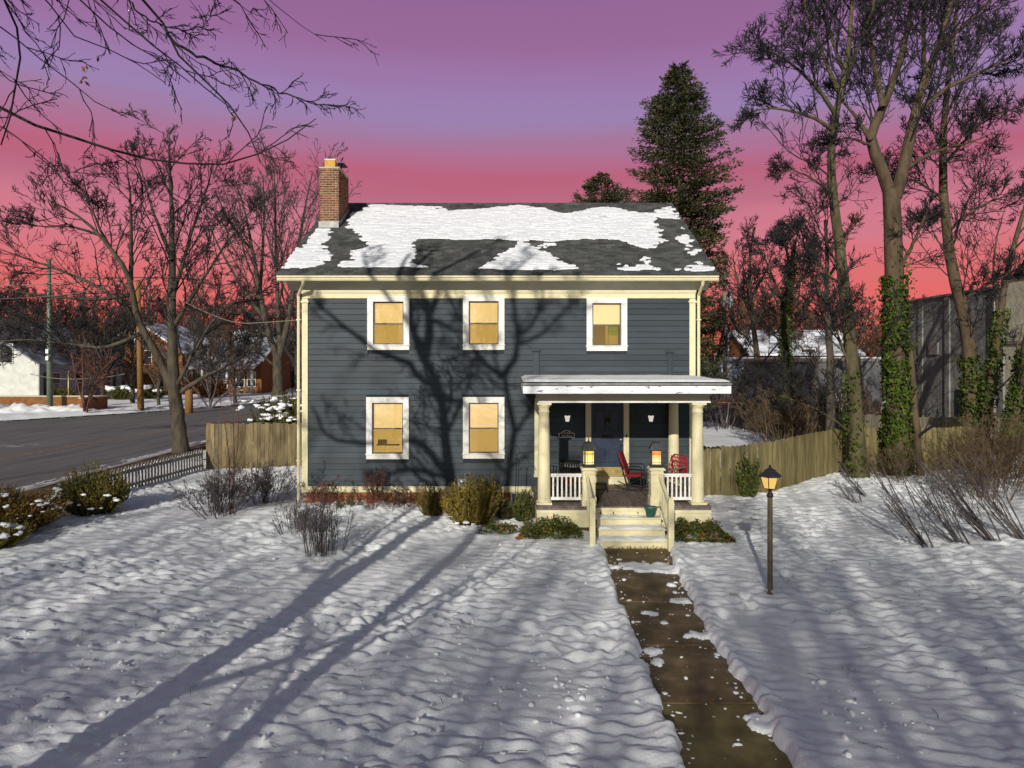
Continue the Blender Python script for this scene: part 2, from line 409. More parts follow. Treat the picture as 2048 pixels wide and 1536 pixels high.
M["screen"] = glassy("insect_screen", (0.80, 0.77, 0.66), -0.02)

# ------------------------------------------------------------------ branches, leaves
def tubes(P, R, sides):
    """P (B,n,3) polylines, R (B,n) radii -> verts, quads"""
    B, n, _ = P.shape
    T = np.gradient(P, axis=1)
    T /= np.linalg.norm(T, axis=2, keepdims=True) + 1e-9
    mean = np.abs(T.mean(axis=1))
    ref = np.zeros((B, 3)); ref[np.arange(B), mean.argmin(axis=1)] = 1
    A = np.cross(T, ref[:, None, :]); A /= np.linalg.norm(A, axis=2, keepdims=True) + 1e-9
    C = np.cross(T, A)
    an = np.arange(sides) * (2 * math.pi / sides)
    V = P[:, :, None, :] + R[:, :, None, None] * (A[:, :, None, :] * np.cos(an)[None, None, :, None] + C[:, :, None, :] * np.sin(an)[None, None, :, None])
    idx = np.arange(B * n * sides).reshape(B, n, sides)
    q = np.stack([idx[:, :-1, :], np.roll(idx[:, :-1, :], -1, 2), np.roll(idx[:, 1:, :], -1, 2), idx[:, 1:, :]], axis=-1)
    return V.reshape(-1, 3), q.reshape(-1, 4)

def grow(S, D, L, n, wig, up, rng):
    B = len(S)
    P = np.empty((B, n + 1, 3)); P[:, 0] = S
    d = D / (np.linalg.norm(D, axis=1, keepdims=True) + 1e-9)
    for i in range(n):
        d = d + rng.normal(0, wig, (B, 3)); d[:, 2] += up
        d /= np.linalg.norm(d, axis=1, keepdims=True) + 1e-9
        P[:, i + 1] = P[:, i] + d * (L / n)[:, None]
    return P

def spawn(P, R, k, t0, ang, sd, lratio, rratio, rng, lmin=0.15):
    B, n, _ = P.shape
    L = np.linalg.norm(np.diff(P, axis=1), axis=2).sum(axis=1)
    t = t0 + (0.99 - t0) * (np.arange(k)[None, :] + rng.random((B, k))) / k
    f = t * (n - 1); i = np.minimum(f.astype(int), n - 2); fr = (f - i)[..., None]
    b = np.arange(B)[:, None]
    S = P[b, i] * (1 - fr) + P[b, i + 1] * fr
    T = P[b, i + 1] - P[b, i]; T /= np.linalg.norm(T, axis=2, keepdims=True) + 1e-9
    r = R[b, i] * (1 - fr[..., 0]) + R[b, i + 1] * fr[..., 0]
    X = rng.normal(0, 1, (B, k, 3)); X -= (X * T).sum(axis=2, keepdims=True) * T
    X /= np.linalg.norm(X, axis=2, keepdims=True) + 1e-9
    a = rng.normal(ang, sd, (B, k))[..., None]
    D = np.cos(a) * T + np.sin(a) * X
    LL = np.maximum(L[:, None] * lratio * (1.15 - 0.75 * t) * rng.uniform(0.6, 1.25, (B, k)), lmin)
    rr = r * rratio * rng.uniform(0.7, 1.1, (B, k))
    return S.reshape(-1, 3), D.reshape(-1, 3), LL.ravel(), rr.ravel()

def smooth_path(pts, n):
    P = np.array([tuple(p) for p in pts], float)
    for _ in range(3):
        if len(P) > 2:
            q = np.empty((2 * (len(P) - 1), 3)); q[0::2] = 0.75 * P[:-1] + 0.25 * P[1:]; q[1::2] = 0.25 * P[:-1] + 0.75 * P[1:]
            P = np.vstack([P[:1], q, P[-1:]])
    s = np.concatenate([[0], np.cumsum(np.linalg.norm(np.diff(P, axis=0), axis=1))])
    u = np.linspace(0, s[-1], n)
    return np.stack([np.interp(u, s, P[:, k]) for k in range(3)], axis=1)

def limbs_to(limbs, n=14, rng=None, wob=0.0):
    P = np.stack([smooth_path(l[0], n) for l in limbs])
    R = np.stack([np.linspace(l[1], l[2], n) for l in limbs])
    if wob:
        P[:, 1:-1] += rng.normal(0, wob, P[:, 1:-1].shape)
    return P, R

def bare_tree(name, label, limbs, levels, bark, twig, base, group=None, seed=1, rmin=0.006, sides=9, flare=None, cat="tree", skip=0, twigfac=1.0):
    """limbs: (points, r0, r1) in world space; levels: list of dicts; parts trunk and crown"""
    rng = np.random.default_rng(seed)
    base = np.array(tuple(base), float)
    root = empty(name, base, label, cat, group)
    P, R = limbs_to(limbs, 16, rng, 0.012)
    if flare:                                   # root flare on the first limb
        R[0, 0] *= flare; R[0, 1] *= 1 + (flare - 1) * 0.35
    V, Q = tubes(P - base, R, sides)
    link("trunk", np_mesh("trunk", V, Q, bark, True), root)
    VV, QQ, off = [], [], 0
    cp, crr = P[skip:], R[skip:]
    for lv in levels:
        S, D, L, r = spawn(cp, crr, lv["k"], lv.get("t0", 0.25), lv.get("ang", 0.8), lv.get("sd", 0.2), lv["l"], lv.get("r", 0.55), rng, lv.get("lmin", 0.2))
        if lv is levels[0]:                     # short limbs carry fewer boughs, so that no tufts form
            plen = np.repeat(np.linalg.norm(np.diff(cp, axis=1), axis=2).sum(axis=1), lv["k"])
            kp = rng.random(len(plen)) < np.clip(plen / max(1e-6, np.percentile(plen, 75)), .35, 1)
            S, D, L, r = S[kp], D[kp], np.maximum(L[kp], .35 * np.median(L)), r[kp]
        if "lmax" in lv: L = np.minimum(L, lv["lmax"] * rng.uniform(0.7, 1.1, len(L)))
        if "rmax" in lv: r = np.minimum(r, lv["rmax"] * rng.uniform(.6, 1.1, len(r)))
        r = np.maximum(r, rmin)
        n = lv.get("n", 4)
        cp = grow(S, D, L, n, lv.get("wig", 0.16), lv.get("up", 0.05), rng)
        crr = np.maximum(r[:, None] * np.linspace(1, 0.35, n + 1)[None, :], rmin * np.linspace(1.0, 0.6, n + 1)[None, :])
        V, Q = tubes(cp - base, crr, lv.get("sides", 4))
        VV.append(V); QQ.append(Q + off); off += len(V)
    link("crown", np_mesh("crown", np.vstack(VV), np.vstack(QQ), twig, True), root)
    return root

def leaf_quads(C, D, N, length, width):
    """folded rhombic leaves: centre-base C, direction D, normal N (all (n,3)), arrays of size"""
    D = D / (np.linalg.norm(D, axis=1, keepdims=True) + 1e-9)
    W = np.cross(D, N); W /= np.linalg.norm(W, axis=1, keepdims=True) + 1e-9
    N = np.cross(W, D)
    l, w = np.broadcast_to(length, len(C))[:, None], np.broadcast_to(width, len(C))[:, None]
    base, tip = C, C + D * l
    mid = C + D * l * 0.45
    a, b = mid + W * w * 0.5 + N * w * 0.18, mid - W * w * 0.5 + N * w * 0.18
    V = np.stack([base, a, tip, b], axis=1).reshape(-1, 3)
    i = np.arange(len(C))[:, None] * 4
    Q = np.concatenate([np.hstack([i, i + 1, i + 2]), np.hstack([i, i + 2, i + 3])])
    return V, Q

def rand_dirs(n, rng):
    v = rng.normal(0, 1, (n, 3))
    return v / np.linalg.norm(v, axis=1, keepdims=True)
# ------------------------------------------------------------------ ground, street
def struct(o, label=None): return tag(o, label, None, None, "structure")

mb = MB().box(-1600, 1600, -200, 2600, -0.9, -0.30)
struct(mb.build("ground", M["snow_far"]), "snow covered ground reaching to the horizon")

# front walk between its two snow edges (world x of the edges for each y)
wl_ = [gr(*p) for p in ((1206,1098),(1225,1150),(1262,1250),(1292,1330),(1332,1420),(1372,1536))]
wr_ = [gr(*p) for p in ((1340,1098),(1352,1150),(1384,1212),(1440,1310),(1500,1395),(1592,1536))]
def walk_edges(y):
    l = np.interp(y, [p.y for p in wl_][::-1], [p.x for p in wl_][::-1])
    r = np.interp(y, [p.y for p in wr_][::-1], [p.x for p in wr_][::-1])
    return l, r

def snow_height(x, y):
    """height of the lawn snow"""
    h = 0.07 + 0.09 * gnoise(x / 3.1, y / 3.4, 1) + 0.035 * gnoise(x / 1.1, y / 1.3, 2)
    wx_, wy_ = x + 0.10 * gnoise(x / 0.9, y / 0.9, 9), y + 0.10 * gnoise(x / 0.8, y / 0.8, 10) + 0.12 * x
    rip = 0.9 * gnoise(wx_ / 0.38, wy_ / 0.18, 3) + 0.62 * gnoise(wx_ / 0.21, wy_ / 0.115, 4) + 0.18 * gnoise(wx_ / 0.14, wy_ / 0.10, 18)
    amp = 0.092 * np.clip(0.85 + 1.5 * gnoise(x / 2.6, y / 2.4, 5), 0.22, 1.5)
    h = h + amp * rip
    # trampled snow at the lower left
    rough = sstep(-6.5, -9.5, y) * sstep(1.2, -2.0, x)
    h = h + rough * 0.034 * (gnoise(x / 0.17, y / 0.15, 6) + 0.6 * gnoise(x / 0.09, y / 0.09, 7))
    # bank along the right fence and the yard beyond, disturbed bed in front of the house
    h = h + 0.30 * sstep(6.0, 11.5, x) * sstep(-3.0, 3.2, y) + 0.12 * sstep(-1.8, -0.6, y) * sstep(9, 6, np.abs(x + 1))
    bed = np.exp(-((y + 3.1) / 0.9) ** 2) * sstep(6.2, 5.2, np.abs(x + 0.5)) * sstep(2.0, 1.2, x)
    h = h + bed * 0.10 * (0.4 + gnoise(x / 0.45, y / 0.4, 8))
    for k in range(15):
        t_ = k / 14.0
        fx_, fy_ = 3.6 + 4.4 * t_ + (0.13 if k % 2 else -0.13), -8.3 + 6.6 * t_ - 1.6 * t_ * (1 - t_)
        q_ = ((x - fx_) / 0.085) ** 2 + ((y - fy_) / 0.17) ** 2
        h = h - 0.075 * np.exp(-q_ ** 2) + 0.025 * np.exp(-((np.sqrt(q_) - 1.5) / 0.35) ** 2)
    l, r = walk_edges(y)
    wob = 0.10 * gnoise(x * 0 + y / 0.45, y * 0 + 3.3, 12) + 0.05 * gnoise(x / 0.2, y / 0.16, 13)
    ins = np.minimum(x - l + wob, r - x + wob)              # > 0 inside the cleared walk
    rim = np.exp(-((ins + 0.12) / 0.16) ** 2) * sstep(-2.6, -4.4, y)
    h = h + rim * (0.045 + 0.05 * gnoise(x / 0.16, y / 0.16, 14))
    cut = sstep(-0.07, 0.045, ins) * sstep(-3.9, -4.15, y)
    # snow still lying across the walk
    keep = np.zeros_like(x)
    for cx, cy, rx, ry in ((2.75, -5.45, 0.75, 0.30), (3.05, -5.62, 0.5, 0.24), (2.98, -7.45, 0.22, 0.10), (2.90, -9.0, 0.24, 0.13),
                           (2.05, -9.55, 0.13, 0.16), (3.0, -6.6, 0.12, 0.10), (2.05, -9.95, 0.12, 0.09), (2.95, -11.55, 0.24, 0.2), (2.30, -8.05, 0.15, 0.09)):
        q = ((x - cx) / rx) ** 2 + ((y - cy) / ry) ** 2 + 1.1 * gnoise(x / 0.13, y / 0.11, 15) + 0.8 * gnoise(x / 0.3, y / 0.25, 17)
        keep = np.maximum(keep, sstep(1.15, 0.75, q))
    lump = 0.025 + 0.03 * gnoise(x / 0.22, y / 0.18, 16)
    low = -0.16 * (1 - keep) + keep * np.maximum(lump, 0.004)
    h = h * (1 - cut) + cut * low
    # under the house and the porch
    hole = ((x > -5.85) & (x < 5.1) & (y > 0.25)) | ((x > 0.75) & (x < 4.75) & (y > -2.9) & (y <= 0.25)) | ((x > 2.05) & (x < 3.5) & (y > -3.95) & (y < -2.8))
    return np.where(hole, -0.16, h)

ys = [-13.6]
while ys[-1] < 9.0:
    ys.append(ys[-1] + 0.032 + 0.0019 * (ys[-1] + 13.6))
ys = np.array(ys)
xs = np.arange(-12.9, 21.2, 0.045)
X, Y = np.meshgrid(xs, ys)
Z = snow_height(X, Y)
nv = len(xs)
ii = np.arange(len(xs) * len(ys)).reshape(len(ys), nv)
Q = np.stack([ii[:-1, :-1], ii[:-1, 1:], ii[1:, 1:], ii[1:, :-1]], -1).reshape(-1, 4)
lawn = link("lawn", np_mesh("lawn", np.stack([X, Y, Z], -1).reshape(-1, 3), Q, M["snow"], True))
struct(lawn, "rippled snow lying over the front lawn")

# back yard and the snow beyond, coarser
xs2, ys2 = np.arange(-12.9, 60, 0.35), np.arange(8.9, 70, 0.35)
X2, Y2 = np.meshgrid(xs2, ys2)
Z2 = 0.05 + 0.12 * gnoise(X2 / 3, Y2 / 3, 21) + 0.07 * gnoise(X2 / 1.1, Y2 / 1.0, 22)
i2 = np.arange(X2.size).reshape(X2.shape)
Q2 = np.stack([i2[:-1, :-1], i2[:-1, 1:], i2[1:, 1:], i2[1:, :-1]], -1).reshape(-1, 4)
struct(link("back_yard", np_mesh("back_yard", np.stack([X2, Y2, Z2], -1).reshape(-1, 3), Q2, M["snow"], True)), "snowy back yard behind the house")

# street at the side of the lot: runs away from the camera; far edge opens into a side street
near_x = lambda y: -15.9 - 0.012 * (y - 10)
far_pts = [(-46, -60), (-46, 18), (-37.4, 30.4), (-32.6, 37.8), (-28.6, 47.9), (-25.2, 60.0), (-24.2, 90), (-23, 160)]
ry = np.concatenate([np.arange(-60, 60, 4.0), np.arange(60, 162, 10.0)])
fx = np.interp(ry, [p[1] for p in far_pts], [p[0] for p in far_pts])
V = [(near_x(y) if k else f, y, -0.06) for y, f in zip(ry, fx) for k in (0, 1)]
Q = [(2*i, 2*i+1, 2*i+3, 2*i+2) for i in range(len(ry) - 1)]
road = link("road", np_mesh("road", np.array(V), np.array(Q), M["asphalt"]))
struct(road, "grey asphalt street running past the side of the lot")
def strip(name, pts, w, mat, z=-0.056):
    P = np.array(pts, float); V, Qs = [], []
    for i, p in enumerate(P):
        t = P[min(i + 1, len(P) - 1)] - P[max(i - 1, 0)]; t /= np.linalg.norm(t); nrm = np.array([-t[1], t[0]])
        V += [(*(p - nrm * w / 2), z), (*(p + nrm * w / 2), z)]
    Qs = [(2*i, 2*i+1, 2*i+3, 2*i+2) for i in range(len(P) - 1)]
    return link(name, np_mesh(name, np.array(V), np.array(Qs), mat), road)
strip("centre_line", [(-22.6, 2), (-22.4, 11), (-22.1, 17), (-21.5, 24), (-21.0, 34), (-20.6, 60)], 0.14, M["yellow_paint"])
strip("centre_line", [(-22.9, 2), (-22.7, 11), (-22.4, 17), (-21.8, 24), (-21.3, 34), (-20.9, 60)], 0.14, M["yellow_paint"])
for k, (x0, y0, x1, y1) in enumerate(((-31.0, 12.5, -25.5, 14.2), (-30.6, 13.5, -24.8, 15.2), (-29.0, 14.6, -24.6, 16.0), (-31.5, 11.3, -27.2, 12.6))):
    strip("crossing_bar", [(x0, y0), (x1, y1)], 0.34, M["white_paint"])
mb = MB()
for i in range(30):
    y0, y1 = -20 + i * 3.0, -20 + i * 3.0 + 2.98
    mb.add([(near_x(y0) - 0.02, y0, -0.3), (near_x(y0) + 0.16, y0, -0.3), (near_x(y1) + 0.16, y1, -0.3), (near_x(y1) - 0.02, y1, -0.3),
            (near_x(y0) - 0.02, y0, 0.05), (near_x(y0) + 0.16, y0, 0.05), (near_x(y1) + 0.16, y1, 0.05), (near_x(y1) - 0.02, y1, 0.05)],
           [(0,3,2,1),(4,5,6,7),(0,1,5,4),(1,2,6,5),(2,3,7,6),(3,0,4,7)])
struct(mb.build("kerb", M["kerb"]), "concrete kerb beside the street")
# verge between kerb and lot: bare earth and snow
xv, yv = np.arange(-15.8, -12.8, 0.12), np.arange(-14, 70, 0.2)
XV, YV = np.meshgrid(xv, yv)
XV = XV - 0.012 * (YV - 10) * sstep(-12.8, -15.8, XV)
ZV = 0.02 + 0.05 * gnoise(XV / 0.9, YV / 1.1, 31) + 0.03 * gnoise(XV / 0.3, YV / 0.4, 32)
iv = np.arange(XV.size).reshape(XV.shape)
QV = np.stack([iv[:-1, :-1], iv[:-1, 1:], iv[1:, 1:], iv[1:, :-1]], -1).reshape(-1, 4)
cen = np.stack([XV, YV], -1).reshape(-1, 2)[QV].mean(axis=1)
bare = (gnoise(cen[:, 0] / 1.3, cen[:, 1] / 2.2, 33) + 0.9 * (cen[:, 0] < -14.6) - 0.42 > 0)
struct(link("verge", np_mesh("verge", np.stack([XV, YV, ZV], -1).reshape(-1, 3), QV, [M["snow"], M["earth"]], True, bare.astype(int))), "snow and bare earth strip between fence and street")
# far side of the street: low snowy ground with a ploughed ridge
yf = np.concatenate([np.arange(16, 70, 0.45), np.arange(70, 170, 2.0)])
tf = np.concatenate([np.arange(0, 6, 0.35), np.arange(6, 60, 3.0)])
fxx = np.interp(yf, [p[1] for p in far_pts], [p[0] for p in far_pts])
TF, YF = np.meshgrid(tf, yf)
XF = fxx[:, None] - TF
ridge = np.exp(-((TF - 1.5) / 1.1) ** 2)
ZF = -0.10 + 0.16 * sstep(0, 0.8, TF) + ridge * (0.16 + 0.28 * gnoise(XF / 0.8, YF / 0.8, 41)) + 0.06 * gnoise(XF / 1.6, YF / 1.6, 42)
jf = np.arange(TF.size).reshape(TF.shape)
QF = np.stack([jf[:-1, :-1], jf[1:, :-1], jf[1:, 1:], jf[:-1, 1:]], -1).reshape(-1, 4)
struct(link("far_verge", np_mesh("far_verge", np.stack([XF, YF, ZF], -1).reshape(-1, 3), QF, M["snow"], True)), "snowy ground along the far side of the street")
# ploughed snow heap before the low brick wall
hx, hy = np.arange(-62, -33.6, 0.22), np.arange(30, 43.5, 0.22)
HX, HY = np.meshgrid(hx, hy)
axis_y = 38.3 + 0.22 * (HX + 40)
prof = np.exp(-((HY - axis_y) / 2.2) ** 2) * sstep(-34.6, -37.6, HX)
HZ = -0.25 + prof * (0.95 + 0.6 * gnoise(HX / 1.3, HY / 1.3, 51) + 0.5 * gnoise(HX / 0.5, HY / 0.5, 52)) * (0.75 + 0.5 * sstep(-40, -46, HX))
hi = np.arange(HX.size).reshape(HX.shape)
HQ = np.stack([hi[:-1, :-1], hi[:-1, 1:], hi[1:, 1:], hi[1:, :-1]], -1).reshape(-1, 4)
tag(link("snow_heap", np_mesh("snow_heap", np.stack([HX, HY, HZ], -1).reshape(-1, 3), HQ, M["snow"], False)), "ploughed heap of lumpy snow across the street below the brick wall", None, None, "stuff")

# the walk: concrete slabs, each its own
walk = empty("front_walk", (2.5, -9, -0.05)); struct(walk, "dark wet concrete walk leading to the steps")
joints = [-3.9, -5.7, -7.45, -9.32, -11.05, -12.7, -14.4]
for i in range(len(joints) - 1):
    y1, y0 = joints[i] - 0.014, joints[i + 1] + 0.014
    l0, r0 = walk_edges(y0); l1, r1 = walk_edges(y1)
    dz = random.uniform(-0.006, 0.006)
    b = MB()
    b.add([(l0 - .25 - 2.5, y0 + 9, -0.06), (r0 + .25 - 2.5, y0 + 9, -0.06), (r1 + .25 - 2.5, y1 + 9, -0.06), (l1 - .25 - 2.5, y1 + 9, -0.06),
           (l0 - .25 - 2.5, y0 + 9, 0.03 + dz), (r0 + .25 - 2.5, y0 + 9, 0.03 + dz), (r1 + .25 - 2.5, y1 + 9, 0.03 - dz), (l1 - .25 - 2.5, y1 + 9, 0.03 - dz)],
          [(0,3,2,1),(4,5,6,7),(0,1,5,4),(1,2,6,5),(2,3,7,6),(3,0,4,7)])
    b.build("slab", M["slab_moss"] if i == 4 else M["slab"], walk, bevel=0.008)
MB().box(-0.95, 1.35, -5.6, 5.2, -0.10, 0.010).build("joint_bed", M["mortar_dirty"], walk)

# scattered clods of thrown snow
rng = np.random.default_rng(5)
ico = bmesh.new(); bmesh.ops.create_icosphere(ico, subdivisions=1, radius=1)
IV = np.array([v.co[:] for v in ico.verts]); IQ = np.array([[v.index for v in f.verts] for f in ico.faces]); ico.free()
n = 620
cx = np.concatenate([rng.uniform(-8, 0.8, 430), rng.uniform(-9, 9, 110), 4.0 + rng.normal(0, 0.45, 55), 0.9 + rng.normal(0, 0.3, 25)])
cy = np.concatenate([rng.uniform(-12.9, -8.2, 430), rng.uniform(-12, -4, 110), -11.6 + rng.normal(0, 0.5, 55), -11.0 + rng.normal(0, 0.2, 25)])
sz = np.clip(rng.lognormal(-4.0, 0.5, n), 0.008, 0.048)
l, r = walk_edges(cy); ok = (cx < l - 0.05) | (cx > r + 0.05); ok |= sz < 0.02
cx, cy, sz = cx[ok], cy[ok], sz[ok]; n = len(cx)
cz = snow_height(cx, cy); cz = np.where(cz < -0.05, -0.012, cz)
sc = sz[:, None] * rng.uniform(0.6, 1.6, (n, 3)); sc[:, 2] *= 0.6
V = IV[None] * (1 + rng.normal(0, 0.16, (n, len(IV), 1))) * sc[:, None, :] + np.stack([cx, cy, cz + sc[:, 2] * 0.35], 1)[:, None, :]
Q = IQ[None] + (np.arange(n) * len(IV))[:, None, None]
tag(link("snow_clods", np_mesh("snow_clods", V.reshape(-1, 3), Q.reshape(-1, 3), M["snow"])), "small clods of snow scattered over the lawn", None, None, "stuff")

m = 170
wy = rng.uniform(-12.8, -4.4, m); wl2, wr2 = walk_edges(wy); wx2 = wl2 + (wr2 - wl2) * np.where(rng.random(m) < .7, rng.choice([.07, .93], m) + rng.normal(0, .05, m), rng.random(m))
s2 = np.clip(rng.lognormal(-4.2, .55, m), .005, .045)[:, None] * rng.uniform(.6, 1.8, (m, 3)); s2[:, 2] *= .35
V = IV[None] * (1 + rng.normal(0, .18, (m, len(IV), 1))) * s2[:, None, :] + np.stack([wx2, wy, np.full(m, -.012)], 1)[:, None, :]
Q = IQ[None] + (np.arange(m) * len(IV))[:, None, None]
tag(link("snow_crumbs", np_mesh("snow_crumbs", V.reshape(-1, 3), Q.reshape(-1, 3), M["snow"])), "crumbs of snow and ice left on the walk slabs", None, None, "stuff")
m = 260
tx, ty = rng.uniform(-10, 11, m), rng.uniform(-12.6, -1.5, m)
tl, tr2 = walk_edges(ty); okk = (tx < tl - .1) | (tx > tr2 + .1); tx, ty = tx[okk], ty[okk]; m = len(tx)
tz = snow_height(tx, ty) + .012
ta = rng.uniform(0, 2 * math.pi, m); tL = rng.uniform(.05, .28, m)
P = np.stack([np.stack([tx, ty, tz], 1), np.stack([tx + np.cos(ta) * tL * .5, ty + np.sin(ta) * tL * .5, tz + rng.uniform(.0, .03, m)], 1), np.stack([tx + np.cos(ta + .3) * tL, ty + np.sin(ta + .3) * tL, tz + rng.uniform(-.02, .04, m)], 1)], 1)
V, Q = tubes(P, rng.uniform(.002, .0045, m)[:, None] * np.ones((1, 3)), 4)
tag(link("fallen_twigs", np_mesh("fallen_twigs", V, Q, M["twig_tan"])), "thin broken twigs lying on the lawn snow", None, None, "stuff")
m = 900
gx_, gy_ = rng.normal(0, 1, m), rng.normal(0, 1, m)
cl_ = rng.integers(0, 26, m); ccx, ccy = rng.uniform(-9, 10, 26), rng.uniform(-11.8, -2.5, 26)
gx_, gy_ = ccx[cl_] + gx_ * .12, ccy[cl_] + gy_ * .10
tl, tr2 = walk_edges(gy_); okk = (gx_ < tl - .1) | (gx_ > tr2 + .1); gx_, gy_ = gx_[okk], gy_[okk]; m = len(gx_)
V, Q = leaf_quads(np.stack([gx_, gy_, snow_height(gx_, gy_) - .01], 1), np.array([0, 0, 1.0]) + rng.normal(0, .5, (m, 3)), rand_dirs(m, rng), rng.uniform(.03, .08, m), .006)
tag(link("grass_tips", np_mesh("grass_tips", V, Q, M["cover"])), "tips of lawn grass poking through the thin snow", None, None, "stuff")
# slush along the street's edges
for nm, lab_, ex, wdt in (("road_slush", "dirty slush along the near edge of the street", lambda y: near_x(y) - .05, 1.1), ("road_slush", "dirty slush along the far edge of the street", lambda y: np.interp(y, [p[1] for p in far_pts], [p[0] for p in far_pts]) + 1.3, 1.3)):
    sy = np.arange(0, 75, .16); st_ = np.linspace(0, 1, 12)
    ST, SY = np.meshgrid(st_, sy); SXX = ex(SY) - ST * wdt
    SZ = -.085 + .075 * (1 - ST) + .10 * gnoise(SXX / .35, SY / 1.4, 91) + .05 * gnoise(SXX / .12, SY / .3, 92)
    si_ = np.arange(ST.size).reshape(ST.shape)
    sq = np.stack([si_[:-1, :-1], si_[:-1, 1:], si_[1:, 1:], si_[1:, :-1]], -1).reshape(-1, 4)
    tag(link(nm, np_mesh(nm, np.stack([SXX, SY, SZ], -1).reshape(-1, 3), sq, M["slush"], True)), lab_, None, None, "stuff")

# ------------------------------------------------------------------ the house
HX0, HX1, HDEP = -5.99, 5.23, 9.8
house = empty("house", (0, 0, 0), "two storey slate blue clapboard house with brick chimney and snow on its roof", "house")
def part(name, m, b, parent=house, **k): return b.build(name, m, parent, **k)

WINS = [(735, 819, 592, 700), (926, 1009, 591, 700), (1173, 1254, 595, 702), (733, 818, 794, 918), (926, 1009, 794, 917)]
def wx(px): return (px - 1024) / 70.0
def wz(py): return CAM_H + (725 - py) / 70.0
WR = [(wx(a), wx(b), wz(d), wz(c)) for a, b, c, d in WINS]          # x0, x1, z0, z1 of the casing
DOOR = (2.10, 3.34, 0.90, 3.25)
SID_TOP, SID_BOT = 6.06, 0.66
# wall core with real openings
core = MB()
cuts_x = sorted({HX0 + .02, HX1 - .02, *[v for w in WR for v in (w[0] + .05, w[1] - .05)]})
for xa, xb in zip(cuts_x[:-1], cuts_x[1:]):
    mid = (xa + xb) / 2
    op = sorted((w[2] + .05, w[3] - .05) for w in WR if w[0] < mid < w[1])
    z = 0.1
    for a, b_ in op + [(6.3, None)]:
        core.box(xa, xb, 0.012, 0.16, z, a)
        z = b_
core.box(HX0 + .02, HX0 + .16, .162, HDEP, 0.1, 6.3).box(HX1 - .16, HX1 - .02, .162, HDEP, 0.1, 6.3).box(HX0 + .02, HX1 - .02, HDEP + .002, HDEP + .15, 0.1, 6.3)
core.box(HX0 + .17, HX1 - .17, .17, HDEP - .02, 3.42, 3.5)
# gable ends
for gx0, gx1 in ((HX0 + .02, HX0 + .16), (HX1 - .16, HX1 - .02)):
    core.prism([(0.02, 6.302), (HDEP - .02, 6.302), (HDEP / 2, 9.3)], "x", gx0, gx1)
part("wall", M["sheath"], core)
# clapboards: every board its own; cut round windows and door
rows = 33
pitch = (SID_TOP - SID_BOT) / rows
clap = MB().prism([(0.010, 0), (-0.034, 0), (-0.030, 0.006), (-0.006, pitch + 0.012), (0.010, pitch + 0.012)], "x", 0, 1).mesh("clapboard", M["siding"])
for i in range(rows):
    z0 = SID_BOT + i * pitch
    segs = [(HX0 + .15, HX1 - .17)]
    for (a, b_, c, d) in WR + [DOOR]:
        if d > z0 + 0.02 and c < z0 + pitch - 0.02:
            ns = []
            for s0, s1 in segs:
                if b_ <= s0 or a >= s1: ns.append((s0, s1)); continue
                if a > s0: ns.append((s0, a + .012))
                if b_ < s1: ns.append((b_ - .012, s1))
            segs = ns
    for s0, s1 in segs:
        while s1 - s0 > 0.05:
            L = s1 - s0
            if L > 5.2: L = random.uniform(2.6, 4.6)
            o = link("clapboard", clap, house, (s0, 0, z0)); o.scale = (L - 0.003, 1, 1)
            s0 += L
# side walls get long boards too (seen only from elsewhere)
for sx in (HX0, HX1):
    b = MB()
    for i in range(rows):
        z0 = SID_BOT + i * pitch
        xx = sx + (0.012 if sx < 0 else -0.012); o_ = -0.03 if sx < 0 else 0.03
        b.prism([(xx, z0), (xx + o_, z0), (xx + o_ * 0.2, z0 + pitch), (xx, z0 + pitch)] if sx > 0 else [(xx, z0 + pitch), (xx + o_ * 0.2, z0 + pitch), (xx + o_, z0), (xx, z0)], "y", 0.14, HDEP)
    tag(part("side_clapboards", M["siding"], b), kind="stuff")

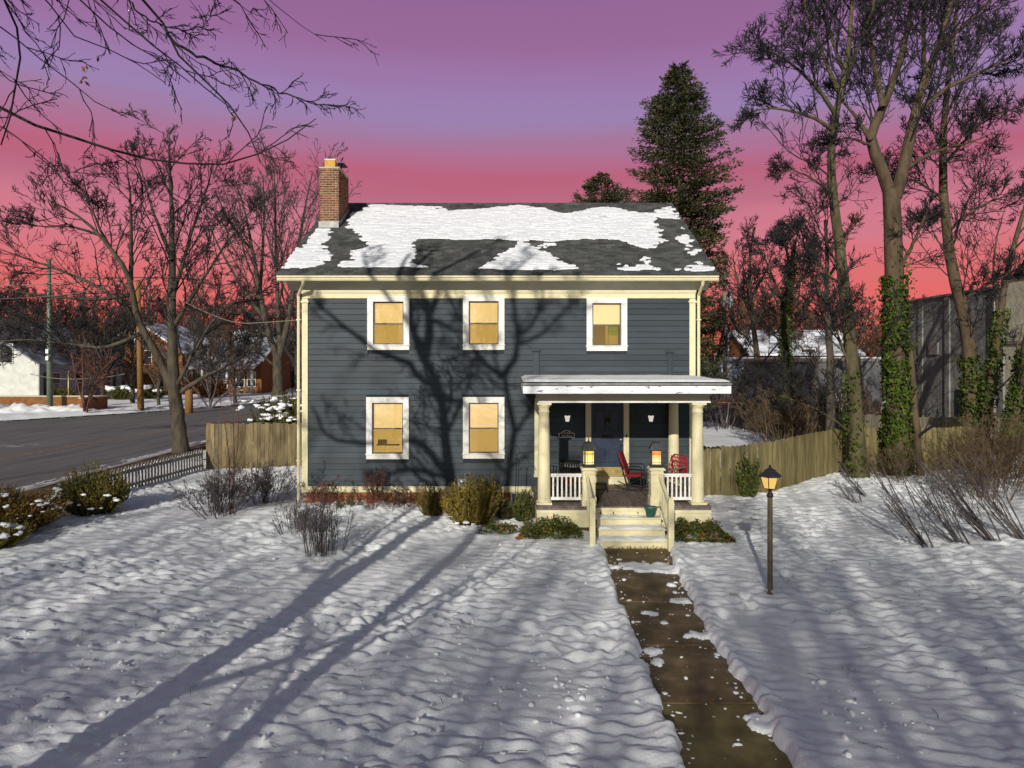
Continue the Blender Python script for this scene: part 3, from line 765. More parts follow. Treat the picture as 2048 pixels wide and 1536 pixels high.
# windows
for wi, (x0, x1, z0, z1) in enumerate(WR):
    xc, zc, w, h = (x0 + x1) / 2, (z0 + z1) / 2, x1 - x0, z1 - z0
    cw = 0.165
    b = MB()
    b.box(x0, x0 + cw, -0.052, 0.012, z0, z1).box(x1 - cw, x1, -0.052, 0.012, z0, z1)
    b.box(x0 + cw, x1 - cw, -0.050, 0.012, z1 - cw, z1).box(x0 + cw, x1 - cw, -0.050, 0.012, z0, z0 + 0.15)
    b.box(x0 - .02, x1 + .02, -0.075, -0.048, z0 + 0.12, z0 + 0.155)                      # sill nosing
    b.box(x0 + cw - .03, x0 + cw, 0.013, 0.14, z0 + .15, z1 - cw).box(x1 - cw, x1 - cw + .03, 0.013, 0.14, z0 + .15, z1 - cw)
    win = part("window", M["white"], b, bevel=0.004)
    gx0, gx1, gz0, gz1 = x0 + cw, x1 - cw, z0 + .15, z1 - cw
    zm = gz0 + (gz1 - gz0) * 0.49
    def sash(nm, a, c, y):
        s = MB(); t = 0.036
        s.box(gx0 + .004, gx0 + t, y, y + .035, a, c).box(gx1 - t, gx1 - .004, y, y + .035, a, c)
        s.box(gx0 + t, gx1 - t, y + .001, y + .034, c - t, c).box(gx0 + t, gx1 - t, y + .001, y + .034, a, a + t * 1.15)
        part(nm, M["sash"], s, win)
        part("pane", M["glass"], MB().box(gx0 + t, gx1 - t, y + .014, y + .018, a + t, c - t), win)
    sash("upper_sash", zm - 0.02, gz1, 0.045)
    sash("lower_sash", gz0, zm + 0.02, 0.006)
    part("insect_screen", M["screen"], MB().box(gx0 + .04, gx1 - .04, -0.001, 0.001, gz0 + .04, zm - .02), win)
    part("sash_lock", M["metal_grey"], MB().box(xc - .03, xc + .03, -0.012, 0.005, zm - .005, zm + .02), win)
    # what is seen inside: drawn shade, curtains, a far wall
    if wi == 2:
        part("roller_shade", M["shade_amber"], MB().box(gx0, gx1, 0.12, 0.126, zm + .02, gz1), win)
        part("room_wall", M["room_dark"], MB().box(gx0, gx1, 0.50, 0.51, gz0, zm + .1), win)
        part("inner_door", M["room_yellow"], MB().box(xc + .12, gx1 - .03, 0.44, 0.46, gz0 + .02, gz0 + .32), win)
        part("inner_door_pane", M["room_green"], MB().box(xc + .12, gx1 - .03, 0.44, 0.46, gz0 + .325, zm - .03), win)
        part("inner_frame", M["room_yellow"], MB().box(xc + .02, xc + .09, 0.40, 0.43, gz0, zm), win)
    else:
        part("roller_shade", M["shade_amber"], MB().box(gx0, gx1, 0.14, 0.146, gz0, gz1), win)
        zz = gz1 - (gz1 - gz0) * (0.2 if wi in (0, 3) else 0.06)
        part("shade_bar", M["curtain"], MB().box(gx0, gx1, 0.120, 0.135, zz - .012, zz + .012), win)
        c = MB()
        for k in range(9):
            xa = gx0 + 0.012 * k * 2
            c.prism([(xa, 0.100 + .012 * (k % 2)), (xa + .024, 0.100 + .012 * ((k + 1) % 2)), (xa + .024, 0.106 + .012 * ((k + 1) % 2)), (xa, 0.106 + .012 * (k % 2))], "z", gz0, gz1)
        if wi in (1, 4): part("curtain", M["curtain"], c, win)
        if wi == 4:
            g = MB()
            for k in range(1, 4): g.box(gx0 + (gx1 - gx0) * k / 4 - .008, gx0 + (gx1 - gx0) * k / 4 + .008, 0.08, 0.09, zm + .05, gz1)
            g.box(gx0, gx1, 0.0795, 0.0905, (zm + gz1) / 2 - .008, (zm + gz1) / 2 + .008)
            part("muntin", M["curtain"], g, win)
        if wi in (0, 3):                                                               # a drawn curtain on the other side
            c2 = MB()
            for k in range(5):
                xa = gx1 - .02 - .03 * (k + 1)
                c2.prism([(xa, .100 + .014 * (k % 2)), (xa + .03, .100 + .014 * ((k + 1) % 2)), (xa + .03, .106 + .014 * ((k + 1) % 2)), (xa, .106 + .014 * (k % 2))], "z", gz0, gz1)
            part("curtain", M["curtain"], c2, win)
        if wi == 3: part("table_edge", M["room_dark"], MB().box(gx0 + .1, gx1 - .12, .09, .115, gz0 + .22, gz0 + .27).box(gx0 + .14, gx0 + .40, .0905, .112, gz0 + .272, gz0 + .40), win, bevel=.012)

# trims
for sgn, xa in ((-1, HX0), (1, HX1 - .17)):
    b = MB().box(xa, xa + .17, -0.055, 0.012, 0.52, 6.02)
    b.box(xa - .03, xa + .20, -0.085, 0.012, 5.90, 5.96).box(xa - .012, xa + .182, -0.065, 0.012, 0.50, 0.60)
    part("corner_board", M["cream"], b, bevel=0.004)
b = MB().box(HX0, HX1, -0.048, 0.012, 6.03, 6.20).box(HX0 - .02, HX1 + .02, -0.085, 0.012, 6.205, 6.26).box(HX0 - .01, HX1 + .01, -.066, .012, 6.17, 6.204)
part("frieze", M["cream"], b, bevel=0.004)
b = MB().box(HX0 + .17, 0.55, -0.050, 0.012, 0.50, 0.655).box(HX0 + .17, 0.55, -0.075, 0.012, 0.655, 0.672)
part("water_table", M["cream"], b, bevel=0.004)
part("foundation", M["mortar"], MB().box(HX0 + .03, HX1 - .03, -0.004, 0.2, -0.4, 0.499).box(HX0 + .03, HX0 + .2, 0.2, HDEP, -0.4, .499).box(HX1 - .2, HX1 - .03, 0.2, HDEP, -0.4, .499))
bw = MB().box(0, 0.198, -0.022, 0.0, 0, 0.062).mesh("brick", M["brick"])
for r_ in range(8):
    z = -0.10 + r_ * 0.074
    x = HX0 + .03 - (0.105 if r_ % 2 else 0)
    while x < 0.50:
        if x > HX0 and not (-0.05 < x < 0.42 and 0.15 < z < 0.46):
            o = link("brick", bw, house, (x, -0.0045 + random.uniform(-.003, .003), z)); o.rotation_euler = (0, random.uniform(-.006, .006), 0)
        x += 0.208
b = MB().box(-0.02, 0.38, -0.03, -0.006, 0.15, 0.49)
bwin = part("basement_window", M["galv"], b)
for k in range(3): part("glass_block", M["dark_glass"], MB().box(0.0 + .125 * k, 0.11 + .125 * k, -0.036, -0.031, 0.18, 0.46), bwin)

# cornice, gutter, roof
EY, EZ, RY, RZ = -0.62, 6.63, 4.9, 9.87                      # eave and ridge of the shingle plane
RX0, RX1 = -6.50, 5.71
cor = MB().prism([(0.011, 6.262), (-0.10, 6.262), (-0.14, 6.30), (-0.36, 6.45), (-0.40, 6.47), (-0.52, 6.49), (-0.52, 6.56), (0.011, 6.56)], "x", RX0 + .16, RX1 - .16)
part("cornice", M["shade_trim"], cor)
g = MB().prism([(-0.525, 6.46), (-0.60, 6.465), (-0.625, 6.50), (-0.612, 6.525), (-0.655, 6.565), (-0.655, 6.60), (-0.64, 6.60), (-0.64, 6.57), (-0.53, 6.57)], "x", RX0 - .01, RX1 + .01)
part("gutter", M["cream"], g)
for xa in (HX0 - .13, HX1 + .02):
    xs_ = xa + .055
    d = MB().tube([(xs_ + (.28 if xa < 0 else -.0), -0.57, 6.47), (xs_ + (.24 if xa < 0 else -.0), -0.50, 6.36), (xs_, -0.12, 6.12), (xs_, -0.105, 6.0), (xs_, -0.105, 0.25)], 0.045, 8)
    for zz in (1.4, 3.4, 5.4): d.box(xs_ - .06, xs_ + .06, -0.155, -0.05, zz, zz + .03)
    part("downspout", M["cream"], d)
# roof deck: both slopes
sl = math.hypot(RY - EY, RZ - EZ); ux, uz = (RY - EY) / sl, (RZ - EZ) / sl           # along the slope
nx_, nz_ = -uz, ux                                                                    # outward normal (y, z)
BY = 2 * RY - EY
rf = MB().prism([(EY + .02, EZ - .05), (EY + .02, EZ - .004), (RY, RZ - .004), (BY - .02, EZ - .004), (BY - .02, EZ - .05), (RY, RZ - .16)], "x", RX0 + .02, RX1 - .02)
roof = part("roof", M["sheath"], rf)
part("fascia", M["black"], MB().box(RX0, RX1, EY - .012, EY + .018, EZ - .055, EZ - .004))
for xa in (RX0 - .012, RX1 - .014):
    rk = MB().prism([(EY + .03, EZ - .19), (RY, RZ - .19), (RY, RZ - .012), (EY + .03, EZ - .012)], "x", xa, xa + .026)
    rk.prism([(RY + .002, RZ - .19), (BY - .03, EZ - .19), (BY - .03, EZ - .012), (RY + .002, RZ - .012)], "x", xa, xa + .026)
    part("rake_board", M["shade_trim"], rk)
part("rake_soffit", M["shade_trim"], MB().prism([(EY + .1, EZ - .075), (RY, RZ - .19), (RY, RZ - .162), (EY + .1, EZ - .052)], "x", RX0 + .015, HX0 + .02)
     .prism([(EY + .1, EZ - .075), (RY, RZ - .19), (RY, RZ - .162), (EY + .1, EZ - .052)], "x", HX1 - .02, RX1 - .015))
COURSES = 44
cl = sl / COURSES
def slope_pt(x, s, h): return (x, EY + ux * s + nx_ * h, EZ + uz * s + nz_ * h)
rng = np.random.default_rng(3)
allV, allQ = [], []
tabs = {}
for c in range(COURSES):
    x = RX0 - .03 - (0.15 if c % 2 else 0) + rng.uniform(-.03, .03)
    while x < RX1 + .02:
        w = rng.uniform(0.16, 0.36)
        xa, xb = max(x, RX0 - .03), min(x + w - .006, RX1 + .03)
        t = rng.uniform(0.006, 0.016)
        x += w
        if xb - xa < .04: continue
        s0, s1 = c * cl - rng.uniform(0, .012), (c + 1) * cl + .03
        P = [slope_pt(xa, s0, 0.001), slope_pt(xb, s0, 0.001), slope_pt(xb, s0, t + .006), slope_pt(xa, s0, t + .006), slope_pt(xb, s1, 0.004), slope_pt(xa, s1, 0.004)]
        if c < 6: tabs.setdefault(c, []).append(P)
        else:
            n0 = len(allV); allV += P
            allQ += [(n0, n0+1, n0+2, n0+3), (n0+3, n0+2, n0+4, n0+5), (n0, n0+3, n0+5, n0+5), (n0+1, n0+4, n0+2, n0+2)]
            allQ.pop(); allQ.pop()
singles = [p for c in tabs for p in tabs[c]]
for P in singles[:290]:
    MB().add(P, [(0,1,2,3), (3,2,4,5), (0,3,5), (1,4,2)]).build("shingle", M["shingle"], roof)
for P in singles[290:]:
    n0 = len(allV); allV += P; allQ += [(n0, n0+1, n0+2, n0+3), (n0+3, n0+2, n0+4, n0+5)]
tag(link("upper_shingles", np_mesh("upper_shingles", np.array(allV), np.array(allQ), M["shingle"]), roof), kind="stuff")
bs = MB().prism([(RY, RZ), (RY, RZ + .012), (BY, EZ + .012), (BY, EZ)], "x", RX0, RX1)
part("back_shingles", M["shingle"], bs, roof)
rc = MB()
x = RX0
while x < RX1:
    rc.prism([(RY - .14, RZ - .060), (RY, RZ + .022), (RY + .14, RZ - .060), (RY + .14, RZ - .045), (RY, RZ + .040), (RY - .14, RZ - .045)], "x", x, min(x + .296, RX1)); x += .30
part("ridge_cap", M["shingle"], rc, roof)

# snow left on the front slope, where the photograph shows it
def z1(p): return (550 + p[0] / 3.84, 300 + p[1] / 3.84)
def z2(p): return (1000 + p[0] / 3.84, 360 + p[1] / 3.84)
poly_a = [z1(p) for p in [(40,910),(320,605),(445,610),(410,650),(415,690),(350,720),(390,760),(420,790),(400,830),(400,870),(330,890),(200,912)]]
poly_b = [z1(p) for p in [(735,425),(1000,430),(1270,440),(1285,470),(1400,465),(1540,460),(1700,440),(1900,428)]] + \
         [z2(p) for p in [(60,205),(170,200),(290,215),(400,240),(480,255),(560,255),(640,240),(700,220),(800,210),(900,215),(960,235),(1050,255),(1200,255),(1250,212),(1310,208),(1355,250),(1372,300),(1290,302),(1188,285),(1210,350),(1225,420),(1258,460),(1190,490),(1150,530),(1060,520),(960,480),(900,462),(720,455),(480,465),(400,478),(340,470),(215,462),(190,490),(300,530),(370,560),(450,600),(480,640),(560,660),(615,682),(480,692),(200,690),(0,692)]] + \
         [z1(p) for p in [(1570,908),(1640,880),(1720,800),(1830,760),(1880,705),(1800,690),(1700,685),(1420,690),(1100,685),(1070,720),(1075,780),(1080,830),(1040,870),(1190,902),(500,902),(530,870),(590,840),(560,800),(590,780),(680,760),(720,740),(670,690),(660,650),(620,630),(540,600),(570,570),(600,510),(680,450)]]
spots = [(*z2(p), a / 3.84, b_ / 3.84) for p, a, b_ in (((1420,458),58,34),((1485,555),42,28),((1100,622),32,28),((1040,686),132,14),((1080,662),70,12),((1185,688),22,9),((1385,688),32,9),((1540,682),115,26),((1395,375),16,8),((1255,475),22,10),((360,500),26,12),((330,520),20,10),((950,665),20,9),((900,648),14,6),((1535,640),26,10),((1440,505),14,9),((410,498),30,7))]
def in_poly(px, py, poly):
    r = np.zeros(px.shape, bool); j = len(poly) - 1
    for i in range(len(poly)):
        xi, yi = poly[i]; xj, yj = poly[j]
        if yi != yj:
            r ^= ((yi > py) != (yj > py)) & (px < (xj - xi) * (py - yi) / (yj - yi) + xi)
        j = i
    return r
SUB = 6
ss = np.arange(0, COURSES * SUB + 1) / SUB * cl
sxs = np.linspace(RX0 - .01, RX1 + .01, 420)
SX, SS = np.meshgrid(sxs, ss)
ph = (SS / cl) % 1.0
course = np.floor(SS / cl + 1e-6)
PY3, PZ3 = EY + ux * SS, EZ + uz * SS
d_ = PY3 + CAM_D
PX = 1024 + SX * F_PX / d_; PYp = HORIZON - (PZ3 - CAM_H) * F_PX / d_
jit = 22 * gnoise(course * 3.7 + 0.5, SX / 1.5, 61) + 9 * gnoise(course * 5.3, SX / 0.35, 62) + 4 * gnoise(SS / .1, SX / .12, 64)
JX = PX + jit; JY = PYp + 2.2 * gnoise(SX / .35, SS / .5, 63)
mask = in_poly(JX, JY, poly_a) | in_poly(JX, JY, poly_b)
for (a, b_, rx, ry_) in spots: mask |= ((JX - a) / rx) ** 2 + ((JY - b_) / ry_) ** 2 < 1
# thin streaks where the course edges show through
streak = (ph > 0.50) & (gnoise(SX / 0.5, course * 1.9, 65) > 0.03 + 0.25 * gnoise(SX / 2.2, SS / 0.8, 67))
mask &= ~streak
h = np.where(mask, 0.030 + 0.012 * ph + 0.012 * gnoise(SX / .3, SS / .2, 66), -0.004)
sv = np.stack([SX, EY + ux * SS + nx_ * h, EZ + uz * SS + nz_ * h], -1).reshape(-1, 3)
si = np.arange(SX.size).reshape(SX.shape)
SQ = np.stack([si[:-1, :-1], si[:-1, 1:], si[1:, 1:], si[1:, :-1]], -1).reshape(-1, 4)
SQ = SQ[mask.ravel()[SQ].any(axis=1)]
tag(link("roof_snow", np_mesh("roof_snow", sv, SQ, M["roof_snow"], False)), "thin patches of snow clinging to the dark shingle roof", None, None, "stuff")

# chimney
CX0, CX1, CY0, CY1, CZ1 = -6.26, -5.64, 2.72, 4.04, 10.52
ch = part("chimney", M["mortar"], MB().box(CX0 + .012, CX1 - .012, CY0 + .012, CY1 - .012, 0.0, CZ1))
cb = [MB().box(0, .192, 0, .09, 0, .058).mesh("brick", M["chimney_brick"]), MB().box(0, .09, 0, .192, 0, .058).mesh("brick", M["chimney_brick"])]
zr, k = 8.60, 0
nb = 0
while zr < CZ1 - .05:
    off = 0.10 if k % 2 else 0.0
    x = CX0 - off
    while x < CX1 - .02:
        xa, xb = max(x, CX0), min(x + .192, CX1)
        if xb - xa > .05:
            o = link("brick", cb[0], ch, (xa, CY0 + random.uniform(-.003, .002), zr)); o.scale = ((xb - xa) / .192, 1, 1); nb += 1
        x += .2067
    y = CY0 + .10 - off
    while y < CY1 - .02:
        ya, yb = max(y, CY0 + .092), min(y + .192, CY1)
        if yb - ya > .05:
            o = link("brick", cb[1], ch, (CX1 - .088 + random.uniform(-.002, .003), ya, zr)); o.scale = (1, (yb - ya) / .192, 1); nb += 1
        y += .205
    zr += .0765; k += 1
part("cap", M["mortar"], MB().box(CX0 - .02, CX1 + .02, CY0 - .02, CY1 + .02, CZ1, CZ1 + .05), ch, bevel=.01)
part("flue", M["flue"], MB().box(CX0 + .13, CX0 + .48, CY0 + .10, CY0 + .46, CZ1 + .05, CZ1 + .30), ch, bevel=.012)
part("flue_snow", M["snow"], MB().box(CX0 + .12, CX0 + .49, CY0 + .09, CY0 + .47, CZ1 + .30, CZ1 + .345), ch, bevel=.02)
part("rear_flue", M["flue"], MB().box(CX0 + .15, CX0 + .48, CY0 + .74, CY0 + 1.1, CZ1 + .05, CZ1 + .24), ch, bevel=.012)
b = MB().box(CX0 + .02, CX0 + .62, CY0 + .62, CY0 + 1.22, CZ1 + .36, CZ1 + .385)
for a_, b2 in ((.17, .76), (.44, .76), (.17, 1.06), (.44, 1.06)): b.box(CX0 + a_, CX0 + a_ + .02, CY0 + b2, CY0 + b2 + .02, CZ1 + .24, CZ1 + .36)
part("flue_hood", M["black"], b, ch)
zb = EZ + (CY0 - EY) * uz / ux
part("flashing", M["metal_grey"], MB().box(CX0 - .03, CX1 + .03, CY0 - .03, CY0 - .004, zb - .05, zb + .2)
     .prism([(CY0 - .03, zb - .05), (CY1, zb + (CY1 - CY0) * uz / ux - .05), (CY1, zb + (CY1 - CY0) * uz / ux + .18), (CY0 - .03, zb + .18)], "x", CX1 + .004, CX1 + .03), ch)
# two stub brackets and conduits of the old awning on the wall above the porch
for xa, tall in ((0.66, 0.82), (4.48, 0.78)):
    b = MB().box(xa - .05, xa + .09, -0.06, -0.03, 3.72, 3.72 + tall)
    b.box(xa + .09, xa + .115, -0.075, -0.03, 3.72, 3.70 + tall).box(xa - .1, xa + .13, -.10, -.03, 3.70 + tall, 3.76 + tall)
    part("conduit_cover", M["siding"], b)
# ------------------------------------------------------------------ porch and door (parts of the house)
PF = 0.74                                                    # porch floor height
fl = part("porch_floor", M["deck"], MB().box(0.60, 4.80, -3.04, -0.036, PF - .10, PF - .026))
bd = MB().box(0, 0.10, -3.10, -0.036, 0, 0.025).mesh("floor_board", M["deck"])
x = 0.57
while x < 4.80:
    link("floor_board", bd, fl, (x, 0, PF - .025 + random.uniform(-.002, .001))); x += 0.1035
for a_, b2, s0, s1 in ((0.60, 1.97, .60, .66), (3.58, 4.80, 4.74, 4.80)):
    part("porch_skirt", M["cream"], MB().box(a_, b2, -3.03, -2.97, 0.22, 0.635).box(a_ - .012, b2 + .012, -3.045, -2.965, 0.56, 0.637).box(s0, s1, -2.975, -0.05, 0.22, 0.634), bevel=.004)
part("porch_base", M["earth"], MB().box(0.64, 4.76, -2.96, -0.05, -0.2, 0.36))
# steps
stair = part("stair", M["cream"], MB().prism([(-4.0, -.15), (-3.05, -.15), (-3.05, .48), (-3.36, .48), (-3.36, .30), (-3.68, .30), (-3.68, .12), (-4.0, .12)], "x", 2.04, 3.50))
T = [(0.53, -3.40), (0.345, -3.72), (0.165, -4.05)]
part("riser", M["cream"], MB().box(2.0, 3.56, -3.06, -3.035, 0.50, 0.712).box(2.0, 3.56, -3.075, -3.06, 0.61, 0.622), stair)
for k, (tz, fy) in enumerate(T):
    x0, x1 = 1.985 - .0 * k, 3.555 + .02 * k
    part("tread", M["cream"], MB().box(x0, x1, fy, fy + .35, tz - .035, tz), stair, bevel=.006)
    bz = T[k + 1][0] if k < 2 else -0.10
    part("riser", M["cream"], MB().box(x0 + .03, x1 - .03, fy + .035, fy + .055, bz, tz - .036), stair)
part("step_light", M["black"], MB().box(2.12, 2.145, -3.066, -3.055, 0.555, 0.60).box(2.43, 2.455, -3.066, -3.055, 0.555, 0.60).box(3.02, 3.045, -3.066, -3.055, 0.555, 0.60), stair)
# snow on the treads
for k, (tz, fy) in enumerate(T):
    gx, gy = np.arange(2.0, 3.545 + .02 * k, 0.03), np.linspace(fy + .012, fy + .335, 12)
    GX, GY = np.meshgrid(gx, gy)
    hh = 0.030 + 0.04 * gnoise(GX / .25, GY / .12, 70 + k) + 0.018 * gnoise(GX / .07, GY / .07, 75 + k) - (0.018 if k == 0 else 0)
    edge = np.minimum.reduce([sstep(2.0, 2.05, GX), sstep(gx[-1], gx[-1] - .05, GX), sstep(gy[0], gy[0] + .05, GY), np.ones_like(GX)])
    edge2 = np.where(GY > fy + .30, 0.7, 1.0)
    G = np.where(hh > 0.008, hh * edge * edge2, -0.004)
    if k == 0: G = np.where((GX > 3.12) & (GY < fy + .26), -0.004, G)
    gi = np.arange(GX.size).reshape(GX.shape)
    q = np.stack([gi[:-1, :-1], gi[:-1, 1:], gi[1:, 1:], gi[1:, :-1]], -1).reshape(-1, 4)
    q = q[(G.ravel()[q] > 0).any(axis=1)]
    tag(link("step_snow", np_mesh("step_snow", np.stack([GX, GY, tz + G], -1).reshape(-1, 3), q, M["snow"], True)),
        ("thin snow on the highest porch step beside the teal pot", "patchy snow on the middle porch step", "trodden snow on the lowest porch step")[k], None, None, "stuff")
# newel posts, bottom posts, handrails
for sx, xc, xb in ((-1, 1.86, 1.80), (1, 3.50, 3.56)):
    b = MB().box(xc - .15, xc + .15, -3.07, -2.77, PF, 1.60).box(xc - .172, xc + .172, -3.092, -2.748, PF, PF + .22).box(xc - .165, xc + .165, -3.085, -2.755, 1.30, 1.335)
    b.box(xc - .165, xc + .165, -3.085, -2.755, 1.50, 1.54)
    b.prism([(xc - .19, 1.60), (xc + .19, 1.60), (xc + .19, 1.635), (xc + .14, 1.665), (xc - .14, 1.665), (xc - .19, 1.635)], "y", -3.11, -2.73)
    part("newel_post", M["cream"], b, bevel=.005)
    yb = -4.20
    b = MB().box(xb - .065, xb + .065, yb - .065, yb + .065, -0.1, 1.02).box(xb - .072, xb + .072, yb - .072, yb + .072, 1.02, 1.05).box(xb - .06, xb + .06, yb - .06, yb + .06, 1.05, 1.10)
    b.prism([(xb - .06, 1.10), (xb + .06, 1.10), (xb + .05, 1.155), (xb, 1.175), (xb - .05, 1.155)], "y", yb - .06, yb + .06)
    part("stair_post", M["cream"], b, bevel=.006)
    b = MB().prism([(yb + .066, 0.93), (yb + .066, 1.01), (-3.111, 1.50), (-3.111, 1.42)], "x", xb - .035, xb + .035)
    hr = part("handrail", M["cream"], b, bevel=.005)
    part("lower_rail", M["cream"], MB().prism([(yb + .066, 0.30), (yb + .066, 0.36), (-3.094, 0.90), (-3.094, 0.84)], "x", xb - .028, xb + .028), hr)
    for k in range(5):
        y = yb + .22 + .18 * k
        f = (y - yb - .066) / (-3.1 - yb - .066)
        part("baluster", M["cream"], MB().box(xb - .016, xb + .016, y - .016, y + .016, 0.35 + f * .54, 0.935 + f * .49), hr)
# railings
for xa, xb_, n in ((0.95, 1.705, 7), (3.655, 4.40, 7)):
    b = MB().box(xa, xb_, -2.80, -2.70, 1.43, 1.475).box(xa, xb_, -2.78, -2.72, 1.395, 1.43)
    b.box(xa, xb_, -2.785, -2.715, 0.83, 0.90)
    rl = part("railing", M["white"], b, bevel=.004)
    for k in range(n):
        xk = xa + (xb_ - xa) * (k + .55) / n
        part("baluster", M["white"], MB().box(xk - .021, xk + .021, -2.771, -2.729, 0.90, 1.396), rl, bevel=.003)
# columns
def column(xc, yc, half=False):
    z0, z1_ = PF, 3.22
    H = z1_ - z0
    prof = [(0.180, z0 + .05), (0.180, z0 + .075), (0.165, z0 + .09), (0.158, z0 + .10)]
    for k in range(9):
        t = k / 8
        prof.append((0.155 - 0.028 * t ** 1.6, z0 + .11 + (H - .36) * t))
    prof += [(0.140, z1_ - .235), (0.140, z1_ - .215), (0.126, z1_ - .205), (0.126, z1_ - .13), (0.150, z1_ - .105), (0.165, z1_ - .075), (0.165, z1_ - .055)]
    b = MB().lathe(prof, 24, (xc, yc))
    c = part("column", M["cream"], b, smooth=True)
    part("plinth", M["cream"], MB().box(xc - .19, xc + .19, yc - .19, yc + .19, z0, z0 + .05), c, bevel=.004)
    part("abacus", M["cream"], MB().box(xc - .175, xc + .175, yc - .175, yc + .175, z1_ - .055, z1_), c, bevel=.004)
column(0.785, -2.75); column(4.55, -2.75); column(4.56, -0.24); 
part("pilaster", M["cream"], MB().box(0.64, 0.80, -0.10, 0.012, PF + .2, 3.2).box(0.62, 0.82, -.12, .012, PF + .2, PF + .28), bevel=.004)
# entablature, ceiling, flat roof
b = MB().box(0.66, 4.80, -2.92, -2.60, 3.262, 3.46).box(0.66, 0.90, -2.599, -0.036, 3.262, 3.46).box(4.56, 4.80, -2.599, -0.036, 3.262, 3.46)
part("porch_beam", M["shade_trim"], b)
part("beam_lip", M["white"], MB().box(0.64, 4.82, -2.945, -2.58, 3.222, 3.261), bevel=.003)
part("porch_ceiling", M["shade_trim"], MB().box(0.91, 4.55, -2.59, -0.036, 3.36, 3.40))
proof = part("porch_roof", M["shade_trim"], MB().box(0.29, 5.14, -3.37, -0.036, 3.462, 3.66))
part("fascia", M["peeled"], MB().box(0.26, 5.17, -3.41, -3.372, 3.465, 3.645).box(0.262, 0.288, -3.371, -.04, 3.465, 3.645).box(5.142, 5.168, -3.371, -.04, 3.465, 3.645), proof, bevel=.003)
part("drip_edge", M["metal_grey"], MB().box(0.245, 5.185, -3.43, -0.04, 3.661, 3.72), proof, bevel=.006)
part("black_wedge", M["black"], MB().prism([(0.30, 3.455), (0.64, 3.455), (0.64, 3.06)], "y", -0.42, -0.34), proof)  # black triangular wedge below the roof's side overhang
gx, gy = np.arange(0.26, 5.18, 0.04), np.linspace(-3.42, -0.06, 60)
GX, GY = np.meshgrid(gx, gy)
e = np.minimum.reduce([GX - .25, 5.18 - GX, GY + 3.43, np.full_like(GX, 1.0)])
hh = (0.075 + 0.02 * gnoise(GX / .9, GY / .7, 81)) * np.sqrt(np.clip(e / 0.14, 0, 1)) + 0.0015 + 0.006 * gnoise(GX / .15, GY / .12, 82) * (e > .05)
hh = hh + 0.045 * sstep(-3.4, -0.2, GY)
gi = np.arange(GX.size).reshape(GX.shape)
q = np.stack([gi[:-1, :-1], gi[:-1, 1:], gi[1:, 1:], gi[1:, :-1]], -1).reshape(-1, 4)
tag(link("porch_roof_snow", np_mesh("porch_roof_snow", np.stack([GX, GY, 3.7205 + hh], -1).reshape(-1, 3), q, M["snow"], True)), "smooth sheet of snow on the flat porch roof", None, None, "stuff")
# door with its frame
part("door_frame", M["cream"], MB().box(2.10, 2.255, -0.07, 0.012, 0.96, 3.2).box(3.18, 3.335, -0.07, 0.012, 0.96, 3.2).box(2.256, 3.179, -0.068, 0.012, 3.10, 3.2), bevel=.004)
part("threshold", M["cream"], MB().box(2.06, 3.375, -0.16, 0.012, 0.90, 0.955).box(2.08, 3.355, -0.14, .012, PF, 0.899), bevel=.004)
b = MB().box(2.257, 3.178, -0.012, 0.03, 0.957, 3.098)
door = part("door", M["door"], b)
for (xa, xb_) in ((2.35, 2.67), (2.76, 3.08)):
    for (za, zb_) in ((1.34, 1.74), (2.22, 2.83), (2.92, 3.03)):
        m_ = MB()
        for (p, q_) in (((xa, xa + .02), (za, zb_)), ((xb_ - .02, xb_), (za, zb_)), ((xa + .02, xb_ - .02), (za, za + .02)), ((xa + .02, xb_ - .02), (zb_ - .02, zb_))):
            m_.box(p[0], p[1], -0.028, -0.0125, q_[0], q_[1])
        m_.prism([(xa + .035, za + .035), (xb_ - .035, za + .035), (xb_ - .035, zb_ - .035), (xa + .035, zb_ - .035)], "y", -0.0225, -0.0125)
        part("panel", M["door"], m_, door, bevel=.004)
part("kick_plate", M["brass"], MB().box(2.28, 3.155, -0.017, -0.0125, 0.965, 1.215), door)
part("mail_slot", M["black"], MB().box(2.56, 2.88, -0.024, -0.0125, 2.03, 2.135).box(2.575, 2.865, -0.032, -0.024, 2.05, 2.115), door, bevel=.004)
part("knob", M["galv"], MB().lathe([(0.02, -.0), (0.034, .01), (0.034, .03), (0.015, .045)], 10, (0, 0)), door, smooth=True, loc=(3.10, -0.05, 1.98))
part("door_handle", M["black"], MB().tube([(3.10, -0.02, 1.86), (3.10, -0.06, 1.83), (3.10, -0.06, 1.68), (3.10, -0.02, 1.65)], 0.014, 6), door)
part("doorbell", M["black"], MB().box(3.235, 3.275, -0.085, -0.0705, 2.07, 2.15), house, bevel=.004)

